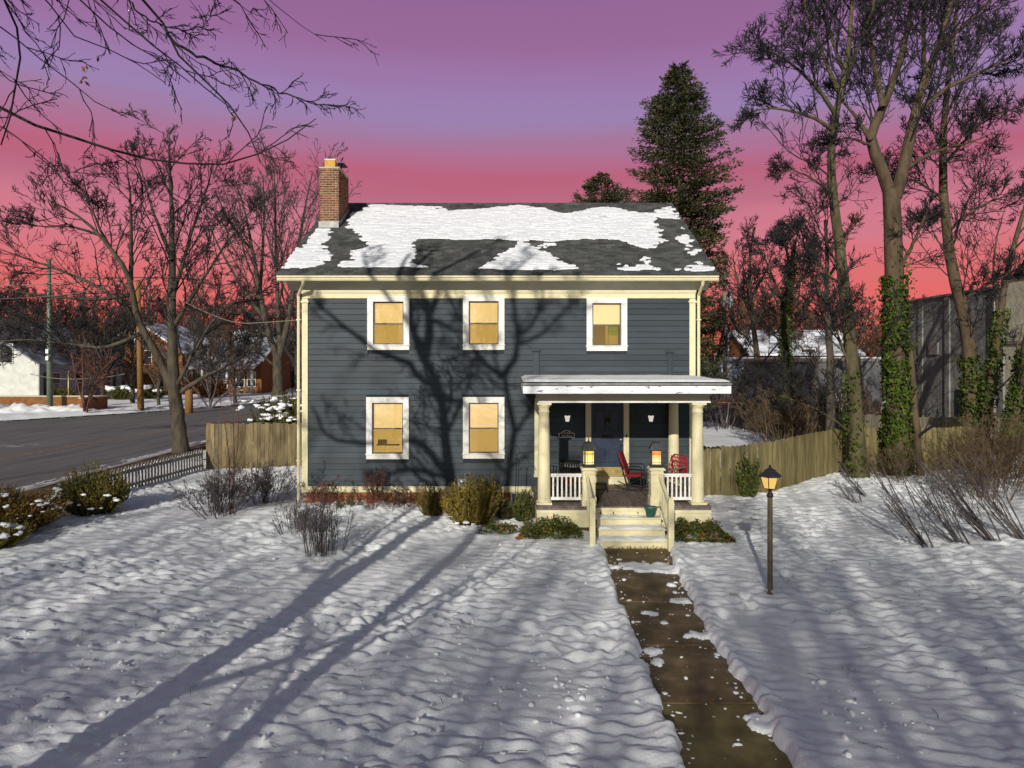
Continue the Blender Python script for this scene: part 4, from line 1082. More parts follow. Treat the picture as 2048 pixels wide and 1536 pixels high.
# ------------------------------------------------------------------ things on and about the porch
def newel_lantern(x, y, z, glass, label, rz):
    t = empty("lantern", (x, y, z), label, "lantern", "art glass lanterns on the stair posts", rz)
    w = .115
    MB().box(-.15, .15, -.15, .15, 0, .03).box(-.135, .135, -.135, .135, .03, .075).build("base", M["lantern_roof"], t, bevel=.006)
    b = MB()
    for sx in (-1, 1):
        for sy in (-1, 1):
            b.box(sx * w - .014, sx * w + .014, sy * w - .014, sy * w + .014, .075, .40)
    b.box(-.135, .135, -.135, .135, .40, .42)
    f = b.build("frame", M["lantern_roof"], t)
    g = MB()
    for k in range(4):
        a = Matrix.Rotation(k * math.pi / 2, 3, "Z")
        for xx in (-.062, .062): g.add([a @ Vector(p) for p in ((xx-.004,-w-.006,.076),(xx+.004,-w-.006,.076),(xx+.004,-w-.006,.399),(xx-.004,-w-.006,.399),(xx-.004,-w+.004,.076),(xx+.004,-w+.004,.076),(xx+.004,-w+.004,.399),(xx-.004,-w+.004,.399))], [(0,1,2,3),(0,4,5,1),(3,2,6,7),(0,3,7,4),(1,5,6,2)])
        for zz in (.34, .31, .12): g.add([a @ Vector(p) for p in ((-.10,-w-.005,zz-.004),(.10,-w-.005,zz-.004),(.10,-w-.005,zz+.004),(-.10,-w-.005,zz+.004),(-.10,-w+.003,zz-.004),(.10,-w+.003,zz-.004),(.10,-w+.003,zz+.004),(-.10,-w+.003,zz+.004))], [(0,1,2,3),(0,4,5,1),(3,2,6,7),(0,3,7,4),(1,5,6,2)])
    g.build("glazing_bar", M["lantern_roof"], t)
    for k in range(4):
        a = Matrix.Rotation(k * math.pi / 2, 3, "Z")
        p = MB().add([a @ Vector(v) for v in ((-.10,-w+.004,.076),(.10,-w+.004,.076),(.10,-w+.004,.399),(-.10,-w+.004,.399),(-.10,-w+.008,.076),(.10,-w+.008,.076),(.10,-w+.008,.399),(-.10,-w+.008,.399))], [(0,1,2,3),(7,6,5,4),(0,4,5,1),(3,2,6,7),(0,3,7,4),(1,5,6,2)])
        p.build("pane", glass, t)
    MB().lathe([(.02, .10), (.05, .14), (.05, .21), (.02, .25)], 10).build("bulb", M["lamp_core"], t, smooth=True)
    MB().lathe([(.235, .42), (.235, .435), (.15, .56), (.11, .60), (.04, .615), (.02, .63), (.012, .70)], 4).build("roof", M["lantern_roof"], t)
    for o in kids(t):
        if o.name.startswith("roof"): o.rotation_euler = (0, 0, math.pi / 4)
    return t
def lamp_pane(name, base, red=False):
    m = emitter(name, base, 1.0)
    n, l = m.node_tree.nodes, m.node_tree.links
    tc = n.new("ShaderNodeTexCoord"); sp = n.new("ShaderNodeSeparateXYZ"); l.new(tc.outputs["Object"], sp.inputs[0])
    r = n.new("ShaderNodeValToRGB"); cr_ = r.color_ramp
    cr_.elements[0].color, cr_.elements[1].color = (1.0, 0.80, 0.36, 1), ((0.95, 0.22, 0.02, 1) if red else (0.85, 0.62, 0.05, 1))
    cr_.elements[0].position, cr_.elements[1].position = 0.16, 0.36
    l.new(sp.outputs[2], r.inputs[0]); l.new(r.outputs[0], n["Principled BSDF"].inputs["Emission Color"])
    n["Principled BSDF"].inputs["Emission Strength"].default_value = 1.1
    return m
newel_lantern(1.86, -2.92, 1.6655, lamp_pane("yellow_art_glass", (1, .8, .2)), "black roofed lantern with yellow art glass on the stair post", 0.12)
newel_lantern(3.50, -2.92, 1.6655, lamp_pane("orange_art_glass", (1, .6, .1), True), "black roofed lantern with orange art glass before the red rocking chair", -0.1)

def sconce(x, z, label):
    t = empty("wall_light", (x, -0.034, z), label, "wall light", "wall lights beside the front door")
    MB().box(-.045, .045, -.028, 0, -.13, .10).build("back_plate", M["black"], t, bevel=.006)
    MB().tube([(0, -.028, -.09), (0, -.10, -.10), (0, -.12, -.075)], .012, 6).build("arm", M["black"], t)
    MB().lathe([(.045, -.075), (.05, -.07), (.062, 0), (.078, .075), (.084, .09), (.074, .088), (.04, -.06)], 14, (0, -.12)).build("glass_shade", M["sconce_glass"], t, smooth=True)
    MB().lathe([(.03, .088), (.03, .10)], 8, (0, -.12)).build("bulb_cap", M["black"], t)
sconce(1.57, 2.60, "white glass wall light above the house number sign")
sconce(3.94, 2.60, "white glass wall light between the door and the engaged column")

# house number sign: an arched plate
t = empty("house_sign", (1.555, -0.038, 2.06), "black arched house number plate with white border reading 1119", "sign")
def sign_outline(w, h, r, off):
    W, H = w - off, h
    pts = [(-W, off), (W, off), (W, H - off * .7), (W - .055 - off * .2, H - off * .7)]
    r2 = r - off
    a0 = math.asin(min(1, (H - .06 - off * .3) / r2)) if False else 0.42
    for k in range(13):
        a = a0 + (math.pi - 2 * a0) * k / 12
        pts.append((r2 * math.cos(a) * 1.0, H - .06 + r2 * math.sin(a) * .88))
    pts += [(-W + .055 + off * .2, H - off * .7), (-W, H - off * .7)]
    return pts
MB().prism(sign_outline(.225, .125, .165, 0), "y", -0.020, 0.0).build("plate", M["sign_white"], t)
MB().prism(sign_outline(.225, .125, .165, .016), "y", -0.0235, -0.0205).build("panel", M["black"], t)
def letters(txt, size, x, z, parent):
    c = bpy.data.curves.new("number", "FONT"); c.body = txt; c.size = size; c.align_x = "CENTER"; c.extrude = 0.001
    c.materials.append(M["sign_white"])
    o = bpy.data.objects.new("lettering", c); COL.objects.link(o); o.parent = parent
    bpy.context.view_layer.update()
    me = bpy.data.meshes.new_from_object(o.evaluated_get(bpy.context.evaluated_depsgraph_get()))
    bpy.data.objects.remove(o)
    o = link("lettering", me, parent, (x, -0.0245, z)); o.rotation_euler = (math.pi / 2, 0, 0)
letters("1119", 0.098, 0, .090, t); letters("West Road", 0.064, 0, .030, t)

# wreath on the door
t = empty("wreath", (2.715, -0.03, 2.54), "small dark wreath hanging on the blue front door", "wreath")
rg = np.random.default_rng(8); a = rg.uniform(0, 2 * math.pi, 260)
C = np.stack([np.cos(a) * .065, -0.02 + rg.normal(0, .012, 260), np.sin(a) * .065], 1) + rg.normal(0, .012, (260, 3))
V, Q = leaf_quads(C, rand_dirs(260, rg), rand_dirs(260, rg), .045, .014)
link("foliage", np_mesh("foliage", V, Q, M["spruce"]), t)
MB().tube([(-.02, -.045, -.05), (0, -.05, -.06), (.02, -.045, -.10)], .012, 6).build("bow", M["brass"], t)

# rocking chair
def rocking_chair(loc, rz):
    t = empty("rocking_chair", loc, "black metal rocking chair with red seat beside the front door", "chair", None, rz)
    for s in (-1, 1):
        x = s * .27
        pts = [(x, -.48 + k * .12, .05 + .16 * ((k - 4.2) / 4.2) ** 2 * .9) for k in range(9)]
        MB().tube(pts, .016, 6).build("rocker", M["black"], t)
        MB().tube([(x, -.24, .10), (x, -.26, .62), (x, -.20, .68), (x, .18, .66), (x, .26, .60)], .016, 6).build("arm", M["black"], t)
        MB().tube([(x, .12, .08), (x, .20, .42), (x, .40, 1.02)], .016, 6).build("rear_leg", M["black"], t)
        MB().tube([(x, -.22, .36), (x, .16, .14)], .011, 6).build("brace", M["black"], t)
    MB().tube([(-.27, -.25, .40), (.27, -.25, .40)], .014, 6).tube([(-.27, .39, 1.0), (.27, .39, 1.0)], .014, 6).build("cross_bar", M["black"], t)
    MB().prism([(-.27, .40), (.20, .37), (.20, .43), (-.27, .46)], "x", -.25, .25).build("seat", M["red"], t, bevel=.015)
    MB().prism([(.17, .43), (.38, 1.02), (.34, 1.04), (.13, .45)], "x", -.25, .25).build("backrest", M["red"], t, bevel=.012)
rocking_chair((3.30, -0.95, PF), math.radians(70))
# red woven back garden chair at the far end
t = empty("garden_chair", (4.15, -1.35, PF), "red metal garden chair with woven back near the white railing", "chair", None, math.radians(-62))
b = MB()
W_ = .58
for k in range(11):
    x = -W_ / 2 + W_ * k / 10
    b.tube([(x, .24, .42), (x * 1.02, .30, .62), (x * 1.0, .38, .94)], .013, 5)
for k in range(5): 
    z = .48 + k * .105
    b.tube([(-W_/2, .245 + k * .034, z), (W_/2, .245 + k * .034, z)], .013, 5)
b.build("woven_back", M["red"], t)
MB().prism([(-W_/2, .42), (-W_/2 - .01, .9), (-W_/2 + .10, .99), (W_/2 - .10, .99), (W_/2 + .01, .9), (W_/2, .42), (W_/2 - .03, .45), (W_/2 - .03, .88), (W_/2 - .11, .955), (-W_/2 + .11, .955), (-W_/2 + .03, .88), (-W_/2 + .03, .45)], "y", .375, .40).build("back_rim", M["red"], t)
MB().prism([(-.26, .42), (.25, .38), (.25, .40), (-.26, .44)], "x", -.28, .28).build("seat", M["red"], t)
for s in (-1, 1):
    x = s * .31
    MB().tube([(x, .33, .70), (x, -.16, .64), (x, -.27, .58), (x, -.24, .02), (x, .30, .02), (x, .22, .36)], .018, 6).build("leg", M["metal_grey"], t)
    MB().prism([(-.25, .640), (.28, .69), (.28, .71), (-.25, .66)], "x", x - .04, x + .04).build("armrest", M["metal_grey"], t, bevel=.006)
# small black table with a slatted rim
t = empty("patio_table", (1.62, -0.62, PF), "small black patio table with barred rim under the house sign", "table")
MB().lathe([(.30, .70), (.31, .71), (.31, .73), (.30, .735)], 20).build("tabletop", M["black"], t)
b = MB()
for k in range(26):
    a = k * 2 * math.pi / 26
    b.box(.30 * math.cos(a) - .008, .30 * math.cos(a) + .008, .30 * math.sin(a) - .008, .30 * math.sin(a) + .008, .62, .70)
b.lathe([(.305, .60), (.315, .61), (.305, .62), (.295, .61)], 20); b.build("barred_rim", M["metal_grey"], t)
for k in range(4):
    a = math.pi / 4 + k * math.pi / 2
    MB().tube([(.26 * math.cos(a), .26 * math.sin(a), .62), (.20 * math.cos(a), .20 * math.sin(a), .3), (.30 * math.cos(a), .30 * math.sin(a), 0)], .014, 6).build("leg", M["black"], t)
# red cushioned low chair behind the left railing
t = empty("patio_chair", (1.38, -1.75, PF), "low black patio chair with red cushion behind the railing", "chair", None, math.radians(150))
MB().box(-.26, .26, -.26, .26, .34, .42).build("cushion", M["red"], t, bevel=.02)
MB().tube([(-.27, .28, 0), (-.27, .24, .4), (-.27, .34, .80), (.27, .34, .80), (.27, .24, .4), (.27, .28, 0)], .016, 6).build("back_frame", M["black"], t)
for s in (-1, 1):
    MB().tube([(s * .28, -.26, 0), (s * .28, -.25, .60), (s * .28, .28, .60)], .015, 6).build("arm", M["black"], t)
b = MB()
for k in range(6): b.box(-.22 + .08 * k, -.20 + .08 * k, .285, .30, .42, .80)
b.build("back_slat", M["black"], t)
# stool and mat
t = empty("stool", (2.36, -1.15, PF), "little black metal stool on the porch boards left of the door mat", "stool")
MB().box(-.17, .17, -.15, .15, .20, .225).build("seat", M["black"], t, bevel=.006)
for sx in (-1, 1):
    for sy in (-1, 1): MB().tube([(sx * .15, sy * .13, .2), (sx * .19, sy * .16, 0)], .012, 6).build("leg", M["black"], t)
MB().tube([(-.17, -.15, .08), (.17, -.15, .08)], .009, 5).build("rail", M["black"], t)
tag(MB().box(2.28, 3.18, -0.95, -0.38, PF + .002, PF + .014).build("door_mat", material("jute_mat", (.20, .13, .085), (.32, .24, .17), .95, 14, coords="P"), None, bevel=.003), "tan doormat on the porch in front of the blue door", "mat")
tag(MB().box(2.06, 2.22, -2.60, -1.55, PF + .002, PF + .02).build("dark_runner", material("dark_green_mat", (.012, .022, .018), (.03, .045, .036), .95, 14, coords="P"), None, bevel=.003), "dark green runner on the porch boards behind the stair post", "mat")
# pot on the upper step
t = empty("flower_pot", (3.30, -3.23, 0.53), "teal glazed flower pot on the highest porch step", "flower pot")
MB().lathe([(.095, 0), (.10, .01), (.135, .19), (.15, .195), (.15, .235), (.135, .238), (.125, .19)], 20).build("pot", M["teal"], t, smooth=True)
MB().lathe([(.128, .19), (.126, .205), (.05, .215)], 16).build("soil", M["soil"], t)

# electric meter on the water table
t = empty("electric_meter", (-1.41, -0.055, 0.60), "grey electric meter box on the cream board above the yews", "electric meter")
MB().box(-.13, .13, -.11, 0.003, 0, .30).build("box", M["galv"], t, bevel=.012)
o = MB().lathe([(.10, 0), (.10, .05), (.085, .085), (.04, .10)], 18).build("glass_dome", M["galv"], t, smooth=True, loc=(0, -.11, .20)); o.rotation_euler = (math.pi / 2, 0, 0)
MB().box(-.05, .05, -.222, -.21, .17, .23).build("dial", M["dark_glass"], t)
MB().tube([(0.08, -.05, .30), (0.08, -.05, .42), (.20, -.05, .48), (.30, -.05, .30), (.30, -.05, -.5)], .025, 8).build("conduit", M["metal_grey"], t)

# shepherd's hooks
def hook(x, y, h, rad, label, flip):
    t = empty("shepherd_hook", (x, y, 0), label, "garden hook", "shepherd's hooks by the porch")
    MB().tube([(0, 0, -.1), (0.02 * flip, 0, h * .5), (.05 * flip, 0, h)], .011, 6).build("stem", M["black"], t)
    for s, r_ in ((1, rad), (-1, rad * .75)):
        c0 = .05 * flip
        pts = [(c0 + s * r_ * (1 - math.cos(a)), 0, h + r_ * math.sin(a)) for a in np.linspace(0, math.pi * 1.05, 9)]
        pts.append((pts[-1][0] + s * .05, 0, pts[-1][2] + .02))
        MB().tube(pts, .009, 6).build("hook", M["black"], t)
hook(-0.10, -0.75, 1.80, .12, "taller shepherd's hook at the wall beside the lower window", 1)
hook(0.14, -0.95, 1.50, .13, "shorter shepherd's hook nearest the porch column", 1)
hook(-2.95, -0.75, 0.62, .10, "low bent garden hook before the brick foundation", -.4)

# lamp post on the lawn
lp = gr(1540, 1190, 0.09)
t = empty("lamp_post", (lp.x, lp.y, 0.04), "slim brown lamp post with lit yellow lantern standing in the snowy lawn", "lamp post")
MB().lathe([(.052, -.2), (.052, .18), (.046, .20), (.044, 1.80)], 16).build("post", M["post_brown"], t, smooth=True)
MB().lathe([(.047, 1.78), (.055, 1.79), (.055, 1.83), (.04, 1.85), (.03, 1.88), (.03, 1.91), (.075, 1.93), (.08, 1.945)], 16).build("collar", M["black"], t, smooth=True)
MB().lathe([(.105, 1.945), (.165, 2.145)], 6).build("glass", M["post_glass"], t)
b = MB()
for k in range(6):
    a = k * math.pi / 3
    b.tube([(.108 * math.cos(a), .108 * math.sin(a), 1.945), (.168 * math.cos(a), .168 * math.sin(a), 2.145)], .008, 4)
b.build("cage", M["black"], t)
MB().lathe([(.20, 2.145), (.205, 2.155), (.19, 2.175), (.105, 2.24), (.10, 2.26), (.06, 2.28), (.03, 2.30), (.02, 2.315), (.024, 2.33), (.008, 2.36)], 6).build("cap", M["lantern_roof"], t)
MB().tube([(-.05, 0, .14), (-.075, 0, .14)], .028, 8).tube([(.02, -.05, .14), (.02, -.085, .14)], .03, 8).build("service_cover", M["galv"], t)
# ------------------------------------------------------------------ fences
def board_mesh(w, h, t, mat, top="ear"):
    e = w * .25
    prof = {"ear": [(-w/2, 0), (w/2, 0), (w/2, h - e), (w/2 - e, h), (-w/2 + e, h), (-w/2, h - e)],
            "flat": [(-w/2, 0), (w/2, 0), (w/2, h), (-w/2, h)],
            "point": [(-w/2, 0), (w/2, 0), (w/2, h - .10), (w/2 * .75, h - .06), (w/2 * .45, h - .015), (0, h), (-w/2 * .45, h - .015), (-w/2 * .75, h - .06), (-w/2, h - .10)]}[top]
    return MB().prism(prof, "y", -t / 2, t / 2).mesh("board", mat)
def fence(name, label, pts, h, w, gap, mat, top="ear", pname="board", rails=(.25, .9, 1.55), posts=2.4, ground=None, t=.02, hvar=.012, joined=False):
    """boards stand on the camera side of rails and posts, along a path of ground points"""
    P = [Vector((p[0], p[1])) for p in pts]
    root = empty(name, (P[0].x, P[0].y, 0), label, "fence")
    o0 = Vector((P[0].x, P[0].y))
    ms = [board_mesh(w, h + d, t, mat, top) for d in (-hvar, 0, hvar)]
    J = MB()
    s_acc = 0
    for a, b in zip(P[:-1], P[1:]):
        d = b - a; L = d.length; d.normalize()
        ang = math.atan2(d.y, d.x)
        n = int(L / (w + gap))
        for k in range(n):
            q = a + d * ((k + .5) * L / n)
            z = ground(q.x, q.y) if ground else 0.0
            if joined:
                M_ = Matrix.Translation((q.x - o0.x, q.y - o0.y, z)) @ Matrix.Rotation(ang, 4, "Z")
                hh = h + random.uniform(-hvar, hvar) * 2
                J.add([M_ @ Vector(v) for v in ((-w/2,-t,0),(w/2,-t,0),(w/2,0,0),(-w/2,0,0),(-w/2,-t,hh),(w/2,-t,hh),(w/2,0,hh),(-w/2,0,hh))],
                      [(0,3,2,1),(4,5,6,7),(0,1,5,4),(1,2,6,5),(2,3,7,6),(3,0,4,7)])
            else:
                o = link(pname, random.choice(ms), root, (q.x - o0.x, q.y - o0.y, z + random.uniform(-.012, .012)))
                o.rotation_euler = (random.uniform(-.012, .012), random.uniform(-.010, .010), ang)
        nr = Vector((-d.y, d.x))
        za, zb = (ground(a.x, a.y), ground(b.x, b.y)) if ground else (0, 0)
        for rz_ in rails:
            aa, bb = a - o0 + nr * (t / 2 + .022), b - o0 + nr * (t / 2 + .022)
            M1 = [Vector((aa.x, aa.y, za + rz_)), Vector((bb.x, bb.y, zb + rz_))]
            c = MB()
            c.add([M1[0] + Vector((*(-nr * .02), -.045)), M1[0] + Vector((*(nr * .02), -.045)), M1[1] + Vector((*(nr * .02), -.045)), M1[1] + Vector((*(-nr * .02), -.045)),
                   M1[0] + Vector((*(-nr * .02), .045)), M1[0] + Vector((*(nr * .02), .045)), M1[1] + Vector((*(nr * .02), .045)), M1[1] + Vector((*(-nr * .02), .045))],
                  [(0,3,2,1),(4,5,6,7),(0,1,5,4),(1,2,6,5),(2,3,7,6),(3,0,4,7)])
            c.build("rail", mat, root)
        np_ = max(1, int(L / posts))
        for k in range(np_ + 1):
            q = a + d * (L * k / np_) + nr * (t / 2 + .10)
            z = ground(q.x, q.y) if ground else 0
            MB().box(-.05, .05, -.05, .05, -.2, h - .08).build("post", mat, root, loc=(q.x - o0.x, q.y - o0.y, z))
    if joined:
        tag(J.build("board_panel", mat, root), kind="stuff")
    return root
def gh(x, y): return 0.30 * float(sstep(6.0, 11.5, x)) * float(sstep(-3.0, 3.2, y)) * 0.8
fence("board_fence", "olive cedar board fence running from the house corner towards the ivy trunks",
      [(5.30, 1.20), (6.95, 1.32), (8.3, 2.0), (10.0, 3.25), (11.7, 4.45), (14.4, 4.75), (16.6, 5.0)], 1.66, .138, .006, M["fence"], ground=gh)
fence("board_fence", "weathered flat topped board fence joining the house behind the bare shrubs", [(-11.95, 7.2), (-5.75, 7.3)], 1.82, .145, .004, M["fence_old"], "flat", hvar=.02)
fence("yard_fence", "long grey board fence along the far side of the snowy back yard", [(8.0, 30.0), (14.2, 29.5), (14.7, 20), (14.6, 12.0), (17.5, 10.2), (21.0, 9.6)], 1.85, .145, .004, M["fence_far"], joined=True, hvar=.02)
pk = fence("picket_fence", "low weathered picket fence with snow on its rail beside the street", [(-12.55, 0.2), (-12.35, 3.2), (-11.98, 7.0)], .86, .085, .085, M["picket"], "point", "picket", (.22, .66), 3.2, t=.02)
b = MB()
for p in np.linspace(0, 1, 60):
    y = .2 + 6.8 * p; x = float(np.interp(y, [.2, 3.2, 7.0], [-12.55, -12.35, -11.98])) - .035
    b.tube([(x, y - .05, .705), (x, y, .715 + random.uniform(.01, .05)), (x, y + .05, .705)], [.012, .035, .012], 6)
tag(b.build("rail_snow", M["snow"], None, True), "snow resting on the upper rail of the picket fence", None, None, "stuff")

# ------------------------------------------------------------------ neighbouring buildings
def simple_house(name, label, x0, x1, y0, y1, eave, ridge, axis, wall, roof, over=.4, base=-.3, siding=None):
    t = empty(name, ((x0 + x1) / 2, (y0 + y1) / 2, 0), label, "house" if "house" in name else "building")
    ox, oy = t.location.x, t.location.y
    X0, X1, Y0, Y1 = x0 - ox, x1 - ox, y0 - oy, y1 - oy
    b = MB()
    if axis == "y":       # ridge runs along y: gables face the camera
        b.prism([(X0, base), (X1, base), (X1, eave), ((X0 + X1) / 2, ridge - .12), (X0, eave)], "y", Y0, Y1)
    else:
        b.prism([(Y0, base), (Y1, base), (Y1, eave), ((Y0 + Y1) / 2, ridge - .12), (Y0, eave)], "x", X0, X1)
    b.build("wall", wall, t)
    r = MB()
    if axis == "y":
        m_, hw = (X0 + X1) / 2, (X1 - X0) / 2
        s = (ridge - eave) / hw
        r.prism([(X0 - over, eave - s * over), (m_, ridge), (m_, ridge + .18), (X0 - over, eave - s * over + .18)], "y", Y0 - over, Y1 + over)
        r.prism([(X1 + over, eave - s * over), (X1 + over, eave - s * over + .18), (m_ + .002, ridge + .18), (m_ + .002, ridge)], "y", Y0 - over, Y1 + over)
    else:
        m_, hw = (Y0 + Y1) / 2, (Y1 - Y0) / 2
        s = (ridge - eave) / hw
        r.prism([(Y0 - over, eave - s * over), (m_, ridge), (m_, ridge + .18), (Y0 - over, eave - s * over + .18)], "x", X0 - over, X1 + over)
        r.prism([(Y1 + over, eave - s * over), (Y1 + over, eave - s * over + .18), (m_ + .002, ridge + .18), (m_ + .002, ridge)], "x", X0 - over, X1 + over)
    r.build("roof", roof, t)
    return t
def window(t, wx0, wx1, z0, z1, y=None, x=None, frame=None, cross=True, name="window"):
    """in world metres; on a face y = const (camera side) or x = const"""
    o = t.location; f = .09
    fr = frame or M["white_siding"]
    if y is not None:
        w = MB().box(wx0 - o.x - f, wx1 - o.x + f, y - o.y - .06, y - o.y - .004, z0 - f, z1 + f).build(name, fr, t)
        MB().box(wx0 - o.x, wx1 - o.x, y - o.y - .075, y - o.y - .062, z0, z1).build("pane", M["dark_glass"], w)
        if cross:
            MB().box(wx0 - o.x, wx1 - o.x, y - o.y - .09, y - o.y - .077, (z0 + z1) / 2 - .03, (z0 + z1) / 2 + .03).build("bar", fr, w)
    else:
        w = MB().box(x - o.x + .004, x - o.x + .06, wx0 - o.y - f, wx1 - o.y + f, z0 - f, z1 + f).build(name, fr, t)
        MB().box(x - o.x + .062, x - o.x + .075, wx0 - o.y, wx1 - o.y, z0, z1).build("pane", M["dark_glass"], w)
        if cross:
            MB().box(x - o.x + .077, x - o.x + .09, wx0 - o.y, wx1 - o.y, (z0 + z1) / 2 - .03, (z0 + z1) / 2 + .03).build("bar", fr, w)
# white house across the street
wh = simple_house("neighbour_house", "white clapboard neighbour house with long grey shaded side across the street", -62.0, -47.2, 48.6, 63.0, 4.1, 8.6, "y", M["white_siding"], M["far_roof"], .35)
b = MB()
for k in range(52):
    z = -.1 + k * .16
    hw = 7.4 if z < 4.1 else max(0.2, 7.4 * (8.4 - z) / 4.3)
    b.prism([(-7.2 - .004, z), (-7.2 - .05, z), (-7.2 - .012, z + .15), (-7.2 - .004, z + .15)], "x", -hw + .02, hw - .02)
tag(b.build("gable_clapboards", M["white_siding"], wh), kind="stuff")
MB().box(7.404, 7.45, -7.2, 7.2, -.1, 4.0).build("shaded_side", M["grey_siding"], wh)  # shade on this side of the white house put into a grey colour
for (a, c) in ((50.5, 51.6), (54.2, 55.6), (58.6, 60.6)): window(wh, a, c, .9, 3.1, x=-47.15)
for (a, c) in ((49.2, 49.7), (61.2, 61.7)): MB().box(7.46, 7.50, a - 55.8, c - 55.8, .8, 3.2).build("shutter", M["black"], wh)
for xa in (-59.5, -51.0): window(wh, xa, xa + 1.2, 4.4 if xa < -55 else 4.2, 6.0, y=48.55)
MB().box(-51.7 + 54.6, -51.3 + 54.6, -7.29, -7.26, 4.1, 6.1).build("shutter", M["black"], wh)
# brick garden wall before it
t = empty("garden_wall", (-45, 41, 0), "low orange brick wall with pale coping before the white house", "wall")
MB().box(-20, 8.45, .9, 1.2, -.4, 1.12).box(8.12, 8.45, -2.3, .898, -.4, 1.12).build("wall", M["far_brick"], t)
MB().box(-20.1, 8.5, .84, 1.26, 1.12, 1.22).box(8.06, 8.5, -2.36, .838, 1.12, 1.22).build("coping", M["mortar"], t)
# brick house with steep gable, porch house, house behind
bh = simple_house("brick_house", "tall orange brick house with steep front gable behind the street tree", -53.5, -42.5, 68.5, 80, 5.6, 9.3, "y", M["far_brick"], M["far_roof_snow"])
for (xa, z) in ((-51.6, 1.0), (-51.0, 4.0), (-47.6, 4.0), (-45.0, 3.6), (-46.0, 1.0), (-48.6, 6.4)): window(bh, xa, xa + 1.1, z, z + 1.7, y=68.5)
tag(MB().prism([(-2.6, 2.6), (2.6, 2.6), (0, 5.2)], "y", -.8, .4).build("porch_gable", M["far_brick"], bh, loc=(3.0, -5.9, 0)))
ph_ = simple_house("porch_house", "low brick house with a broad grey porch roof across the street", -43.5, -33.6, 72.0, 84, 4.6, 7.6, "x", M["far_brick"], M["far_roof"], .5)
MB().prism([(-9.4, 3.35), (-9.4, 3.5), (-5.9, 4.75), (-5.9, 4.6)], "x", -5.2, 5.3).build("porch_roof", M["far_roof"], ph_)
for xk in (-4.8, -1.6, 1.6, 4.8): MB().box(xk - .14, xk + .14, -9.1, -8.8, -.2, 3.36).build("porch_post", M["white_siding"], ph_)
MB().box(-5.0, 5.0, -9.08, -8.92, .55, .70).build("porch_rail", M["white_siding"], ph_)
for xa in (-42.3, -39.6, -36.9, -35.4): window(ph_, xa, xa + 1.0, 1.0, 2.9, y=71.95)
dm = MB().prism([(-2.1, 5.0), (2.1, 5.0), (1.1, 7.0), (-1.1, 7.0)], "y", -5.6, -1.0).build("dormer", M["grey_siding"], ph_, loc=(-3.4, 0, 0))
MB().box(-.9, .9, -5.66, -5.605, 5.4, 6.5).build("dormer_window", M["dark_glass"], dm)
for xa in (-.4, 1.3): MB().box(xa, xa + .7, -10.2, -9.6, -.3, .85).build("step_pier", M["far_brick"], ph_)
sh_ = simple_house("snowy_house", "house with a broad snow covered roof beyond the porch house", -52, -37, 90, 104, 6.2, 9.6, "x", M["far_brick"], M["far_roof_snow"], .5)
# right: brick house and garage beyond the yard
rb = simple_house("brick_house", "red brick house with snowy roof beyond the back yard fence", 21.8, 31.5, 42.5, 52, 5.0, 7.2, "x", M["far_brick"], M["far_roof_snow"], .4)
for xa, z in ((26.3, 3.5), (23.6, .8), (29.0, .9)): window(rb, xa, xa + 1.2, z, z + 1.9, y=42.5)
MB().prism([(-7.0, 2.3), (-7.0, 2.45), (-4.8, 3.3), (-4.8, 3.15)], "x", .4, 3.6).build("porch_roof", M["far_roof_snow"], rb)
gg = simple_house("brick_garage", "low brick garage under a wide snowy roof behind the porch roof end", 11.5, 20.8, 35.5, 44.0, 2.7, 4.5, "x", M["far_brick"], M["far_roof_snow"], .4)
window(gg, 14.9, 15.9, 1.2, 2.1, y=35.5); window(gg, 18.4, 19.3, 1.2, 2.1, y=35.5)
# grey block building on the right, a lower one beside it
t = empty("block_building", (30, 8, 0), "big grey block building rising behind the ivy clad trees", "building")
MB().box(-8.6, 10, 2.25, 10.2, -.3, 7.45).build("wall", M["concrete"], t)
MB().box(-8.72, -8.5, 2.25, 10.3, 7.455, 7.56).build("parapet", M["metal_grey"], t)
MB().box(-8.64, -8.61, 3.0, 5.4, 1.0, 2.9).build("window", M["dark_glass"], t)
MB().box(-8.72, -8.605, 2.9, 5.5, .86, .99).build("sill", M["concrete_pale"], t)
for yk in (4.9 + .9, 8.0): MB().box(-8.68, -8.604, yk, yk + .35, -.3, 7.45).build("pilaster", M["concrete"], t)
MB().box(-8.70, -8.604, 6.7, 7.4, 4.6, 5.2).build("vent", M["metal_grey"], t)
MB().tube([(-8.72, 2.6, 7.4), (-8.72, 2.6, 0)], .07, 8).build("drain_pipe", M["metal_grey"], t)
MB().box(-8.52, 10, -16, 2.24, -.3, 7.85).build("pale_wall", M["concrete_pale"], t)
MB().box(-8.545, -8.53, -9, 1.5, 0.3, 2.6).build("lower_wall", M["concrete"], t)
MB().box(-8.60, -8.53, -15.9, 2.2, 5.0, 5.12).build("string_course", M["concrete"], t)
MB().box(-8.66, -8.4, -16, 2.24, 7.855, 7.95).build("coping", M["galv"], t)
t = empty("grey_shed", (19.6, 24, 0), "lower flat grey building with snow along its roof edge", "building")
MB().box(-2.1, 1.75, -4, 8, -.3, 4.25).build("wall", M["shed_wall"], t)
MB().box(-2.2, 1.76, -4.1, 8, 4.25, 4.42).build("roof_edge", M["metal_grey"], t)
MB().box(-2.2, 1.76, -4.1, 7.9, 4.422, 4.52).build("roof_snow", M["snow"], t, bevel=.04)
MB().box(-1.4, .6, -4.03, -4.004, -.2, 2.4).build("door", M["concrete"], t)

